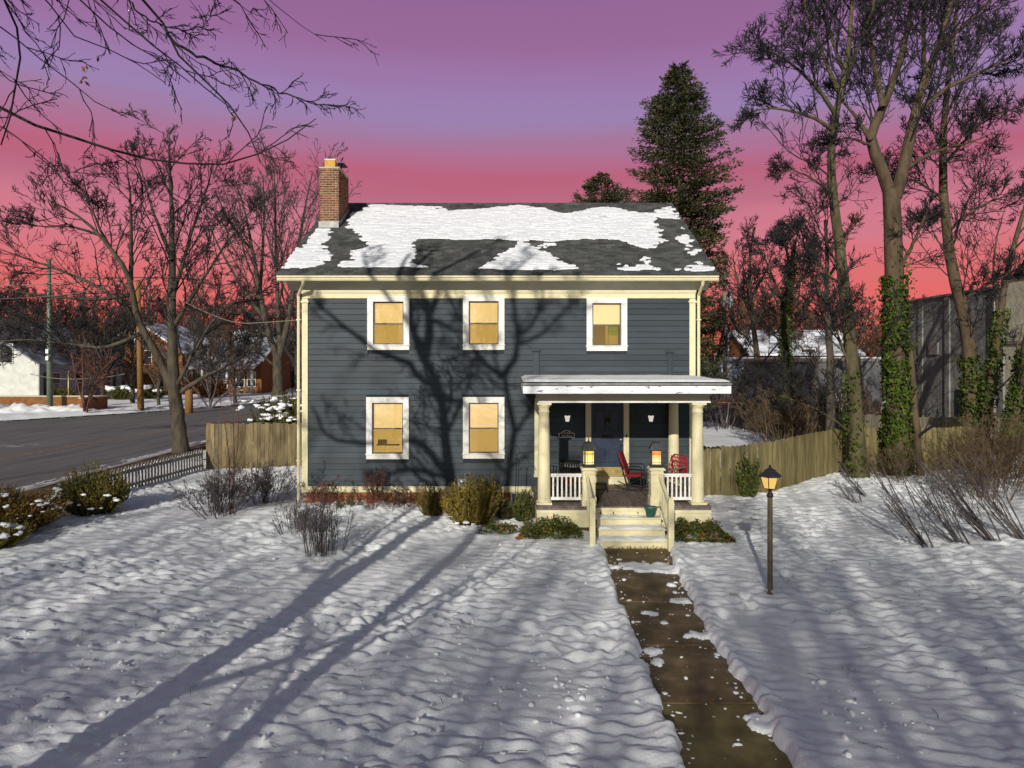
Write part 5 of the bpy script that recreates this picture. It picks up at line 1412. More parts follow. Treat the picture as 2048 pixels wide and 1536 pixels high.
# ------------------------------------------------------------------ poles and wires
def pole(name, label, base, top, r0, r1, mat, cat="pole"):
    t = empty(name, base, label, cat)
    b, p = Vector(base), Vector(top)
    MB().tube([(0, 0, -.4), (p - b) * .5, p - b], [r0, (r0 + r1) / 2, r1], 12).build("shaft", mat, t, True)
    return t
gp = at(100, 800, 40.5)
t = pole("street_pole", "tall greenish metal pole rising from the snow heap", (gp.x, gp.y, 0), (gp.x - .1, gp.y, 13.3), .25, .15, M["pole_green"])
MB().box(-.12, .12, -.42, -.33, 5.0, 5.35).box(-.12, .12, -.42, -.33, 4.4, 4.75).build("notice", M["sign_white"], t)
bp = at(282, 822, 40)
pole("wooden_pole", "orange brown wooden pole leaning slightly behind the street tree", (bp.x, bp.y, 0), at(276, 560, 40.3), .27, .17, M["pole_wood"])
sp = at(378, 805, 38); pole("stub_post", "short broad timber stub post at the far kerb", (sp.x, sp.y, 0), (sp.x, sp.y, 1.9), .32, .30, M["pole_wood"], "post")
yp = at(137, 790, 45); pole("gas_marker", "thin yellow marker post before the grey wall of the white house", (yp.x, yp.y, 0), (yp.x, yp.y, 3.4), .06, .05, M["brass"], "post")
up = at(1450, 800, 30); t = pole("utility_pole", "timber utility pole carrying a grey transformer behind the house", (up.x, up.y, 0), at(1449, 505, 30), .17, .12, M["pole_grey"])
tr = at(1457, 618, 30) - Vector((up.x, up.y, 0))
MB().lathe([(.20, 0), (.23, .02), (.23, .85), (.19, .92), (.05, .95)], 14).build("transformer", M["galv"], t, True, loc=(tr.x + .06, tr.y - .28, tr.z))
MB().box(-.04, .3, -.2, .05, 0, .12).build("bracket", M["metal_grey"], t, loc=(tr.x - .2, tr.y, tr.z + .4))
MB().tube([(0.1, 0, .95), (.12, 0, 1.15), (-.1, 0, 1.4)], .03, 6).build("bushing", M["galv"], t, loc=(tr.x, tr.y - .28, tr.z))
mp_ = at(1457, 800, 27); t = pole("mast", "thin bare metal mast beside the utility pole", (mp_.x, mp_.y, 0), at(1457, 648, 27), .045, .035, M["galv"], "pole")
MB().tube([(0, 0, 6.0), (-.25, 0, 6.05)], .03, 6).build("arm", M["galv"], t)
def wire(label, pts, r):
    P = smooth_path(pts, 24); c = P[0]
    V, Q = tubes((P - c)[None], np.full((1, 24), r), 5)
    o = link("wire", np_mesh("wire", V, Q, M["wire"], True), None, tuple(c)); tag(o, label, "wire")
wire("long sagging service wire crossing before the street trees", [at(-60, 600, 6), at(60, 596, 8), at(150, 588, 9), at(220, 572, 10), at(330, 550, 13)], .018)
wire("wire sloping down towards the house corner", [at(300, 570, 14), at(400, 620, 11), at(470, 648, 9), at(530, 645, 8.5), at(598, 640, 8)], .016)
wire("low orange wire running past the green pole", [at(60, 748, 39), at(110, 758, 40), at(160, 758, 40), at(205, 756, 40.5), at(250, 748, 41)], .030)
wire("twin wire crossing the hazy twigs near the pole", [at(-40, 572, 38), at(90, 570, 40.3), at(240, 552, 42), at(420, 560, 60)], .05)

# swing frame in the back yard
s0 = gr(1455, 862); t = empty("swing_frame", (s0.x, s0.y, 0), "small swing frame with dark blue legs and orange bar in the back yard", "swing")
for s in (-1, 1):
    x = s * .85
    MB().tube([(x - .35 * s * 0, -.7, 0), (x * .75, 0, 1.75)], .03, 6).build("leg", M["blue_paint"], t)
    MB().tube([(x + .25 * s, .7, 0), (x * .75, 0, 1.75)], .03, 6).build("leg", M["blue_paint"], t)
MB().tube([(-.8, 0, 1.77), (.8, 0, 1.70)], .04, 8).build("top_bar", M["orange_paint"], t)
MB().tube([(.1, 0, 1.7), (-.1, -.1, .5)], .02, 5).build("rope", M["galv"], t)
# ------------------------------------------------------------------ trees
LV = lambda k1=8, l1=.42, k2=6, k3=5, k4=4, up=.05, lmax=99, rmax=9: [dict(k=k1, l=l1 * 1.12, r=.48, n=7, lmax=lmax, rmax=rmax, ang=.68, sd=.2, wig=.10, up=up, sides=5, t0=.18),
      dict(k=k2, l=.58, r=.5, n=6, ang=.62, sd=.22, wig=.12, up=up, sides=4, t0=.15), dict(k=k3, l=.55, r=.55, n=4, ang=.62, sd=.25, wig=.14, up=up, sides=3, t0=.15),
      dict(k=k4, l=.55, r=.6, n=2, ang=.6, sd=.3, wig=.16, up=up, sides=3, lmin=.15)]
def px_path(pts, Y, dy=0.0, rng=None):
    n = len(pts); out = []
    for i, p in enumerate(pts):
        out.append(at(p[0], p[1], Y + dy * i / max(1, n - 1)))
    return out
# street tree on the left
Y = 12.4
lb = [(px_path([(362,912),(358,860),(351,800),(346,762),(345,700)], Y), .36, .24),
 (px_path([(349,790),(322,722),(290,670),(272,630),(262,560),(240,520),(200,470),(150,425),(95,400)], Y, -1.5), .21, .03),
 (px_path([(346,720),(343,650),(345,560),(345,450),(340,350),(338,268)], Y, .5), .24, .03),
 (px_path([(285,664),(210,700),(135,686),(60,678),(0,682),(-50,690)], Y, 1.5), .10, .02),
 (px_path([(352,790),(400,758),(440,738),(480,718),(508,690),(530,655)], Y, 1.0), .12, .02),
 (px_path([(345,600),(370,510),(395,430),(420,365),(425,320)], Y, 2.0), .11, .02),
 (px_path([(344,660),(385,590),(430,520),(465,470),(500,430)], Y, -1.5), .11, .02),
 (px_path([(262,560),(262,480),(262,400),(252,322)], Y, -2.5), .11, .02),
 (px_path([(272,630),(230,592),(170,560),(90,530),(15,505)], Y, 2.5), .11, .02),
 (px_path([(344,520),(312,440),(292,380),(276,318)], Y, 2.0), .10, .02),
 (px_path([(250,540),(205,470),(175,400),(165,350)], Y, -1.0), .08, .02),
 (px_path([(349,780),(390,700),(425,640),(470,600),(520,575)], Y, -2.0), .10, .02),
 (px_path([(262,590),(190,600),(110,595),(40,585),(-20,570)], Y, -2.5), .09, .02),
 (px_path([(200,470),(140,450),(80,455),(20,440)], Y, -1.0), .05, .015)]
bare_tree("street_tree", "broad bare tree leaning over the picket fence beside the street", lb, LV(12, .44, 6, 5, 3, .04, 3.6, .045), M["bark"], M["twig"], gr(362, 912), seed=21, rmin=.014, flare=1.35, skip=1)
# right: leaning smooth trunk
Y = 3.3
la = [(px_path([(1722,985),(1712,860),(1706,740),(1697,640),(1688,560),(1676,470),(1664,380),(1660,310),(1668,240),(1690,150),(1702,60),(1706,-60)], Y, 0), .27, .05),
 (px_path([(1670,265),(1640,240),(1590,222),(1540,215),(1500,225)], Y, -1.0), .07, .015),
 (px_path([(1672,230),(1640,180),(1600,140),(1550,105),(1500,90)], Y, -1.5), .08, .015),
 (px_path([(1680,190),(1650,120),(1620,50),(1600,-30)], Y, 1.0), .08, .02),
 (px_path([(1692,150),(1720,90),(1745,20),(1760,-60)], Y, -1.0), .08, .02),
 (px_path([(1664,390),(1630,360),(1590,340),(1550,335)], Y, 1.0), .04, .012),
 (px_path([(1690,580),(1640,530),(1590,500),(1540,480)], Y, 1.5), .05, .012),
 (px_path([(1695,160),(1660,70),(1640,0),(1625,-60)], Y, 2.0), .07, .02),
 (px_path([(1664,400),(1620,440),(1580,470)], Y, -.5), .03, .01),
 (px_path([(1706,760),(1665,640),(1650,580),(1630,520)], Y, -.4), .045, .012),
 (px_path([(1712,870),(1640,820),(1560,790),(1500,770)], Y, -.4), .03, .008)]
bare_tree("bare_tree", "tall smooth trunked bare tree leaning by the end of the cedar fence", la, LV(14, .46, 7, 5, 3, .05, 3.3, .034), M["bark_olive"], M["twig"], gr(1722, 985), seed=31, rmin=.011, flare=1.3, skip=0)
# big forked tree with ivy
Y = 3.9
lf = [(px_path([(1797,985),(1796,880),(1792,760),(1790,640),(1788,520),(1786,430),(1782,380)], Y), .37, .27),
 (px_path([(1783,395),(1765,340),(1742,290),(1742,262),(1765,215),(1785,165),(1808,95),(1820,30),(1830,-50)], Y, .6), .22, .04),
 (px_path([(1790,395),(1808,330),(1828,235),(1850,160),(1880,80),(1902,10),(1915,-60)], Y, -.4), .22, .05),
 (px_path([(1742,280),(1715,240),(1690,205),(1660,190)], Y, .5), .09, .02),
 (px_path([(1765,215),(1750,130),(1735,60),(1730,-40)], Y, 1.2), .11, .03),
 (px_path([(1830,230),(1880,180),(1950,150),(2010,120),(2060,90)], Y, -1.5), .09, .02),
 (px_path([(1850,160),(1845,80),(1850,0),(1860,-60)], Y, .9), .09, .03),
 (px_path([(1880,90),(1930,50),(1980,0),(2020,-50)], Y, -.8), .09, .02),
 (px_path([(1790,560),(1830,480),(1855,420)], Y, -.8), .08, .03),
 (px_path([(1808,340),(1870,300),(1930,290),(2000,260)], Y, 1.2), .07, .015),
 (px_path([(1740,290),(1700,275),(1660,280)], Y, -1.0), .06, .012)]
forked = bare_tree("ivy_tree", "largest forked tree with its trunk wrapped in ivy to the fork's height", lf, LV(14, .46, 7, 5, 3, .05, 3.3, .034), M["bark_warm"], M["twig"], gr(1797, 985), seed=41, rmin=.012, flare=1.4, skip=1)
# twin trunks further right
Y = 6.6
lt = [(px_path([(1950,945),(1946,850),(1942,760),(1938,680),(1925,610),(1905,540),(1892,470),(1888,400),(1886,300),(1890,200),(1905,100),(1915,0)], Y), .30, .05),
 (px_path([(1888,400),(1850,370),(1800,350),(1750,345)], Y, -1), .05, .012),
 (px_path([(1887,330),(1930,280),(1970,240),(2020,220)], Y, -1), .07, .015),
 (px_path([(1892,470),(1930,430),(1985,400),(2050,380)], Y, 1), .07, .015),
 (px_path([(1886,300),(1850,230),(1830,170)], Y, 1), .06, .012),
 (px_path([(1905,540),(1870,470),(1850,430)], Y, -.5), .05, .012),
 (px_path([(1888,240),(1920,170),(1960,110),(2000,60)], Y, 1.5), .06, .012),
 (px_path([(1925,600),(1990,560),(2050,540)], Y, -1), .05, .012)]
twin = bare_tree("bare_tree", "dark crooked tree with ivy low on its trunk before the grey building", lt, LV(14, .46, 7, 5, 3, .05, 3.3, .034), M["bark_warm"], M["twig"], at(1950, 945, Y) * Vector((1, 1, 0)).x if False else (at(1950, 945, Y).x, Y, 0), seed=51, rmin=.012, flare=1.3)
Y = 6.0
l2 = [(px_path([(1965,950),(1970,850),(1985,740),(2000,640),(2008,570),(2030,480),(2055,400)], Y), .22, .06),
 (px_path([(2000,640),(1985,560),(1990,480),(2010,420)], Y, .5), .06, .015), (px_path([(2008,570),(2040,540),(2080,520)], Y, -.5), .05, .012)]
slant = bare_tree("bare_tree", "slender tree slanting outward beside the crooked tree, ivy round its foot", l2, LV(6, .45, 6, 5, 3, .05, 2.9, .034), M["bark_warm"], M["twig"], (at(1965, 950, Y).x, Y, 0), seed=52, rmin=.009)
Y = 4.2
l3 = [(px_path([(2000,960),(2018,880),(2036,800),(2052,700),(2075,600),(2100,480)], Y), .26, .10), (px_path([(2036,800),(2030,720),(2045,650)], Y, .3), .06, .015)]
edge_t = bare_tree("ivy_tree", "ivy wrapped trunk leaning out of the frame beside the pale wall", l3, LV(5, .4, 5, 4, 3, .05, 2.9, .034), M["bark_warm"], M["twig"], (at(2000, 960, Y).x, Y, 0), seed=53, rmin=.009)
Y = 3.7
l4 = [(px_path([(1843,965),(1836,900),(1830,820),(1824,740),(1818,690)], Y), .14, .10), (px_path([(1838,930),(1860,945),(1885,975)], Y, -.4), .05, .02), (px_path([(1822,720),(1800,690),(1775,665)], Y, .3), .04, .01)]
bare_tree("broken_trunk", "slim broken trunk with a snow cap standing next to the ivy tree", l4, [dict(k=3, l=.4, n=4), dict(k=3, l=.5, n=3)], M["bark_warm"], M["twig"], (at(1843, 965, Y).x, Y, 0), seed=54)
# mid distance trees behind the yard
Y = 14.5
l5 = [(px_path([(1572,880),(1575,780),(1570,700),(1572,620),(1580,540),(1590,480)], Y), .28, .10), (px_path([(1575,640),(1550,560),(1520,500),(1500,470)], Y, 1), .09, .02), (px_path([(1578,600),(1620,530),(1650,470)], Y, -1), .09, .02),
      (px_path([(1580,540),(1570,480),(1565,450)], Y, .5), .08, .02), (px_path([(1574,700),(1530,650),(1480,630)], Y, -.5), .06, .015)]
midivy = bare_tree("ivy_tree", "ivy clad tree in the middle distance before the brick house", l5, LV(7, .45, 6, 5, 3, .05, 2.9, .034), M["bark"], M["twig"], (at(1572, 880, Y).x, Y, 0), seed=55, rmin=.012)
Y = 11.0
l6 = [(px_path([(1660,890),(1662,780),(1658,680),(1652,590),(1655,500),(1650,440)], Y), .22, .06), (px_path([(1656,620),(1625,560),(1610,500),(1600,450)], Y, 1), .08, .015), (px_path([(1654,560),(1690,500),(1700,450)], Y, 1), .07, .015)]
bare_tree("bare_tree", "thin dark shaded trunk between the ivy tree and the leaning tree", l6, LV(8, .45, 6, 5, 3, .05, 2.9, .034), M["bark"], M["twig_rust"], (at(1660, 890, Y).x, Y, 0), seed=56, rmin=.012)
Y = 22
l7 = [(px_path([(1520,800),(1515,720),(1505,640),(1498,560),(1500,500),(1510,455)], Y), .22, .05), (px_path([(1505,640),(1475,570),(1465,500)], Y, 1), .08, .02), (px_path([(1500,600),(1535,540),(1550,480)], Y, -1), .08, .02), (px_path([(1512,700),(1470,650),(1430,620)], Y, -1), .07, .015), (px_path([(1515,740),(1560,680),(1600,650)], Y, 1), .07, .015)]
bare_tree("bare_tree", "many stemmed bare tree rising behind the swing frame", l7, LV(8, .45, 6, 5, 3, .05, 2.9, .034), M["bark"], M["twig"], (at(1520, 800, Y).x, Y, 0), seed=57, rmin=.014)
Y = 24
l8 = [(px_path([(1440,790),(1430,730),(1405,690),(1385,660)], Y), .26, .06), (px_path([(1432,730),(1445,660),(1470,600)], Y, 1), .09, .02), (px_path([(1436,760),(1480,720),(1500,690)], Y, -1), .09, .02)]
bare_tree("bare_tree", "stout low bare tree behind the house corner near the garage", l8, LV(7, .5, 6, 5, 3), M["bark_olive"], M["twig"], (at(1440, 790, Y).x, Y, 0), seed=58, rmin=.014)
# tree close behind the white corner on the left
Y = 52
l9 = [(px_path([(557,790),(556,745),(555,715)], Y), .62, .5), (px_path([(555,722),(535,660),(520,590),(505,500),(490,420),(470,360)], Y, -2), .35, .05), (px_path([(556,720),(575,650),(590,560),(600,470),(615,390),(625,345)], Y, 2), .36, .05),
      (px_path([(530,640),(480,570),(440,500),(410,430)], Y, 3), .22, .05), (px_path([(560,700),(555,600),(552,500),(550,400),(548,330)], Y, 3), .28, .05), (px_path([(590,560),(630,500),(650,440)], Y, -2), .18, .04),
      (px_path([(520,590),(525,500),(530,420),(525,350)], Y, 0), .2, .04), (px_path([(505,500),(460,450),(430,380)], Y, -3), .15, .04), (px_path([(553,735),(500,690),(450,660)], Y, -3), .15, .04)]
bare_tree("bare_tree", "large grey bare tree across the street beside the house corner", l9, LV(9, .42, 7, 5, 3), M["bark"], M["twig_far"], (at(557, 790, Y).x, Y, 0), seed=61, rmin=.026, flare=1.3, skip=1)

# generic far trees: three kinds, copied
def far_tree(seed, H, spread, twig, k1=9):
    rng = np.random.default_rng(seed)
    limbs = [([(0, 0, 0), (rng.normal(0, .15), rng.normal(0, .15), H * .22), (rng.normal(0, .4), rng.normal(0, .4), H * .55), (rng.normal(0, .6), rng.normal(0, .6), H * .92)], H * .024, H * .004)]
    for k in range(8):
        a = k * 2.4 + rng.uniform(-.4, .4); z0 = H * (.2 + .05 * k); r = spread * rng.uniform(.6, 1.1) * (1 - .06 * k)
        limbs.append(([(0, 0, z0), (math.cos(a) * r * .45, math.sin(a) * r * .45, z0 + H * .14), (math.cos(a) * r * .8, math.sin(a) * r * .8, z0 + H * .30), (math.cos(a) * r, math.sin(a) * r, min(H * .97, z0 + H * .48))], H * .011, H * .002))
    return limbs
def far_proto(name, label, group, seed, H, spread, twig, rmin):
    return bare_tree(name, label, far_tree(seed, H, spread, twig), LV(8, .42, 6, 5, 3), M["bark"], twig, (0, 0, 0), group, seed, rmin, 7)
gf = "bare trees far behind the houses"
lab = ["bare grey wood tree far behind the houses", "rust tinged bare tree far behind the houses", "spreading dark bare tree far behind the houses"]
protos = [far_proto("far_tree", lab[0], gf, 71, 15, 5.0, M["twig_far"], .030), far_proto("far_tree", lab[1], gf, 72, 13, 5.5, M["twig_rust"], .030), far_proto("far_tree", lab[2], gf, 73, 16, 6.0, M["twig"], .028)]
tab = {}
for c in bpy.data.objects:
    if c.parent: tab.setdefault(c.parent.name, []).append(c)
spots_ = [(-30, 75, 2, .92), (20, 88, 0, 1.0), (75, 100, 1, 1.1), (130, 84, 0, .86), (185, 108, 2, 1.05), (235, 96, 1, 1.0), (290, 112, 0, 1.15), (345, 125, 2, 1.1), (400, 100, 0, .95), (440, 118, 1, 1.1), (490, 130, 2, 1.2), (530, 108, 0, 1.0), (595, 96, 2, .95), (640, 90, 0, 1.05),
          (1480, 76, 0, .92), (1530, 66, 1, .85), (1590, 80, 2, 1.0), (1630, 70, 1, .85), (1700, 74, 0, .8), (1760, 66, 1, .72), (1850, 70, 0, .75), (1960, 66, 0, .8), (2030, 60, 2, .8),
          (150, 74, 1, .62), (205, 66, 2, .6), (265, 70, 0, .7), (318, 66, 1, .55), (420, 78, 0, .62), (40, 70, 0, .66), (470, 70, 1, .6)]
for i, (px, D, k, s) in enumerate(spots_):
    o = protos[k] if i in (0, 1, 2) else copy_tree(protos[k], None, tab)
    if i == 0: o = protos[2]
    elif i == 1: o = protos[0]
    elif i == 2: o = protos[1]
    o.location = ((px - 1024) * D / F_PX, D - CAM_D, -.2)
    o.rotation_euler = (0, 0, i * 1.7); o.scale = (s, s, s * random.uniform(.92, 1.06))
# unseen wood added behind the viewer so its twigs shade the lawn
rng = np.random.default_rng(78)
n = 390
S = np.stack([rng.uniform(-46, 4, n), rng.uniform(-62, -46, n), np.zeros(n)], 1)
D = np.stack([rng.normal(0, .12, n), rng.normal(0, .12, n), np.ones(n)], 1)
P = grow(S, D, rng.uniform(14, 23, n), 8, .07, .03, rng); R = np.linspace(.06, .018, 9)[None].repeat(n, 0)
V1, Q1 = tubes(P, R, 4)
S, D, L, r = spawn(P, R, 9, .3, .65, .2, .34, .6, rng); P2 = grow(S, D, L, 5, .14, .05, rng); R2 = np.maximum(r[:, None] * np.linspace(1, .5, 6), .020)
V2, Q2_ = tubes(P2, R2, 3)
S, D, L, r = spawn(P2, R2, 5, .15, .65, .25, .5, .6, rng); P3 = grow(S, D, L, 3, .16, .05, rng); R3 = np.full((len(P3), 4), .018)
V3, Q3 = tubes(P3, R3, 3)
tag(link("lawn_shade_wood", np_mesh("lawn_shade_wood", np.vstack([V1, V2, V3]), np.vstack([Q1, Q2_ + len(V1), Q3 + len(V1) + len(V2)]), M["twig"])), "unseen wood of slender bare trees added to shade the lawn", None, None, "stuff")
# far wood: a mass of brush along the horizon
rng = np.random.default_rng(77)
n = 2400
bx = np.concatenate([rng.uniform(-120, -22, n), rng.uniform(24, 85, n // 4)]); by = np.concatenate([rng.uniform(90, 135, n), rng.uniform(50, 85, n // 4)])
S = np.stack([bx, by, np.zeros(len(bx))], 1)
D = np.stack([rng.normal(0, .28, len(bx)), rng.normal(0, .28, len(bx)), np.ones(len(bx))], 1)
P = grow(S, D, rng.uniform(4, 12.5, len(bx)), 6, .12, .03, rng); P[n:, :, 2] *= .62; R = np.linspace(.10, .03, 7)[None].repeat(len(bx), 0)
V1, Q1 = tubes(P, R, 3)
S, D, L, r = spawn(P, R, 6, .2, .7, .25, .45, .6, rng); P2 = grow(S, D, L, 4, .2, .05, rng); R2 = np.maximum(r[:, None] * np.linspace(1, .5, 5), .028)
V2, Q2_ = tubes(P2, R2, 3)
S, D, L, r = spawn(P2, R2, 3, .2, .7, .25, .6, .6, rng); P3 = grow(S, D, L, 2, .2, .05, rng); R3 = np.full((len(P3), 3), .026)
V3, Q3 = tubes(P3, R3, 3)
tag(link("far_wood", np_mesh("far_wood", np.vstack([V1, V2, V3]), np.vstack([Q1, Q2_ + len(V1), Q3 + len(V1) + len(V2)]), M["twig_far"])), "mass of grey brush and saplings along the horizon", None, None, "stuff")

# trees before the house (behind the camera): their shadows lie on the facade and their boughs hang into the picture
d_s = np.array(tuple(SUN_DIR))
def cast(px, py, Yc):
    """point of the tree standing at depth Yc whose shadow falls on the facade at this pixel"""
    w = np.array([wx(px), -0.03, wz(py)])
    return w - d_s * ((-0.03 - Yc) / d_s[1])
def shadow_tree(name, label, Yc, trunk, limbs, r0, seed, extra=(), levels=None):
    tp = [cast(*p, Yc) for p in trunk]
    base = np.array([tp[0][0] + .25, Yc, 0.0])
    full = [base, base * .5 + tp[0] * .5 + np.array([.05, 0, 0])] + tp
    ls = [(full, r0 * 1.45, r0 * .55)]
    rg = np.random.default_rng(seed)
    for pts, ra, rb_ in limbs:
        q = [cast(*p, Yc) for p in pts]
        dy = rg.uniform(-2.0, 2.0)
        q = [v - d_s * (dy * i / (len(q) - 1)) for i, v in enumerate(q)]      # limbs reach toward or away along the light
        ls.append((q, ra, rb_))
    ls += list(extra)
    return bare_tree(name, label, ls, levels or LV(5, .36, 4, 4, 2), M["bark"], M["twig"], base, None, seed, .012, 10, 1.3)
trunkA = [(902,962),(896,919),(885,837),(888,796),(869,755),(847,712)]
limbA = [([(850,722),(833,682),(825,656),(820,610),(812,560),(800,480)], .13, .05), ([(848,714),(853,697),(859,662),(860,638),(855,621),(846,597),(835,540),(840,460)], .15, .05),
 ([(860,643),(881,643),(903,659),(922,666),(945,668)], .08, .03), ([(850,600),(880,560),(900,597),(909,618),(923,643)][1:], .07, .03),
 ([(893,946),(874,927),(858,900),(831,878),(790,884),(727,886),(694,886),(647,870),(639,837),(623,812)], .11, .035), ([(890,954),(844,943),(811,935),(780,948),(740,962)], .07, .03),
 ([(863,768),(836,752),(822,725),(787,714),(754,703),(730,685),(696,657),(654,625),(620,590)], .11, .035), ([(888,800),(915,800),(935,812),(960,830)], .07, .03), ([(855,640),(890,560),(930,480),(960,420)], .10, .03),
 ([(825,656),(780,600),(740,540),(700,470)], .09, .03)]
boughs = [
 ([(0,218),(70,250),(160,285),(250,310),(330,325),(420,334),(480,325),(540,300),(600,270),(632,237)], -11.3, .030, .006, (-7.6, -17, 8.2), 8.6),
 ([(300,0),(330,60),(350,100),(390,140),(430,180),(470,225),(500,270),(522,325)], -10.8, .034, .007, (-5.6, -15.5, 9.4), 10.6),
 ([(334,66),(360,95),(430,125),(520,165),(600,200),(700,218)], -10.8, .020, .005, None, 0),
 ([(205,0),(260,50),(310,95),(380,150),(420,180),(460,215)], -11.0, .026, .007, (-6.2, -15.5, 9.6), 10.9),
 ([(18,-20),(40,60),(42,100),(35,170),(25,230),(2,290)], -12.0, .022, .008, (-6.6, -16, 8.8), 10.2),
 ([(-10,45),(60,100),(130,150),(190,205),(255,235)], -11.6, .016, .005, (-6.6, -16, 8.3), 9.4),
 ([(90,-15),(115,45),(160,80),(220,100),(270,120),(330,165)], -11.4, .017, .005, (-6.3, -16, 9.3), 10.4),
 ([(440,-20),(480,18),(515,30),(540,40)], -10.5, .014, .004, (-5.2, -15.5, 9.9), 11.2),
 ([(520,-15),(580,35),(620,62),(652,83)], -10.5, .012, .004, (-5.0, -15.5, 10.0), 11.6),
 ([(-10,245),(60,290),(120,350),(200,348),(250,346)], -11.8, .015, .004, (-7.0, -16, 7.6), 8.4),
 ([(-10,140),(40,160),(80,190),(110,215)], -12.0, .010, .003, (-7.0, -16, 8.4), 9.0),
 ([(150,-20),(200,40),(260,85),(320,120),(380,165)], -11.0, .020, .006, (-6.2, -15.5, 9.7), 10.9),
 ([(240,-20),(290,40),(350,60),(400,60),(432,25)], -10.9, .014, .004, None, 0)]
tA = cast(885, 837, -20)
ext = []
for pts, Yb, ra, rb_, via, zt in boughs:
    q = [np.array(tuple(p)) for p in px_path(pts, Yb, .6)]
    if via is not None:
        q = [np.array([tA[0], -20, zt]), np.array(via)] + q
        ra *= 1.7
    ext.append((q, ra, rb_))
front_tree = shadow_tree("front_tree", "near bare tree whose long dark boughs hang into the upper left sky", -20.0, trunkA, limbA, .20, 81)
# the boughs themselves, a crown part of that tree
rngb = np.random.default_rng(82)
base = np.array(tuple(front_tree.location))
P, R = limbs_to(ext, 30, rngb, .012)
VV, QQ, off = [], [], 0
V, Q = tubes(P - base, R, 7); VV.append(V); QQ.append(Q); off += len(V)
cp, crr = P, R
for k, l_, n_, rmin_ in ((13, .19, 6, .0075), (4, .42, 4, .0055), (2, .5, 3, .0046)):
    S, D, L, r = spawn(cp, crr, k, .22, .50, .22, l_, .5, rngb, .12)
    L = np.minimum(L, .85)
    D[:, 2] -= .10
    cp = grow(S, D, L, n_, .18, -.02, rngb); crr = np.maximum(np.maximum(r, rmin_)[:, None] * np.linspace(1, .5, n_ + 1), rmin_ * .8)
    V, Q = tubes(cp - base, crr, 5 if k == 13 else 4); VV.append(V); QQ.append(Q + off); off += len(V)
link("bough", np_mesh("bough", np.vstack(VV), np.vstack(QQ), M["twig"], True), front_tree)
# buds along the twigs, a few dead leaves
sel = rngb.random(len(cp)) < .8
tips = cp[sel].reshape(-1, 3); n = len(tips)
V, Q = leaf_quads(tips - base, rand_dirs(n, rngb) + np.array([0, .2, .3]), rand_dirs(n, rngb), rngb.uniform(.016, .034, n), .009)
link("bud", np_mesh("bud", V, Q, M["twig"]), front_tree)
lp_ = np.array([tuple(at(p[0], p[1], -10.9)) for p in ((165,135),(168,150),(163,158),(427,92),(196,112),(470,232),(173,128))])
V, Q = leaf_quads(np.repeat(lp_, 3, 0) + rngb.normal(0, .01, (21, 3)) - base, rand_dirs(21, rngb) + np.array([0, 0, -1]), rand_dirs(21, rngb), rngb.uniform(.05, .10, 21), .035)
tag(link("dead_leaf", np_mesh("dead_leaf", V, Q, M["dry_leaf"]), front_tree), kind="stuff")

trunkB = [(1014,968),(1014,946),(1022,908),(1030,870),(1027,850),(1017,815),(1012,768),(1008,741)]
limbB = [([(1010,748),(1027,722),(1033,700),(1036,672),(1030,633),(1026,594),(1015,540)], .10, .03), ([(1009,752),(992,744),(967,725),(948,700),(935,670),(915,600)], .09, .03), ([(1034,862),(1048,838),(1060,818),(1085,790)], .06, .02),
 ([(1013,948),(992,921),(975,905),(955,900)], .05, .02), ([(1034,672),(1068,646),(1081,607),(1095,560)], .07, .025), ([(1030,690),(1083,672),(1120,630),(1146,605),(1180,580)], .06, .02), ([(1026,600),(1040,540),(1060,480)], .07, .025), ([(1000,760),(985,700),(992,640),(980,560)], .05, .02)]
shadow_tree("front_tree", "second bare front lawn tree, seen here by its shadow on the wall near the porch", -22.0, trunkB, limbB, .13, 83)
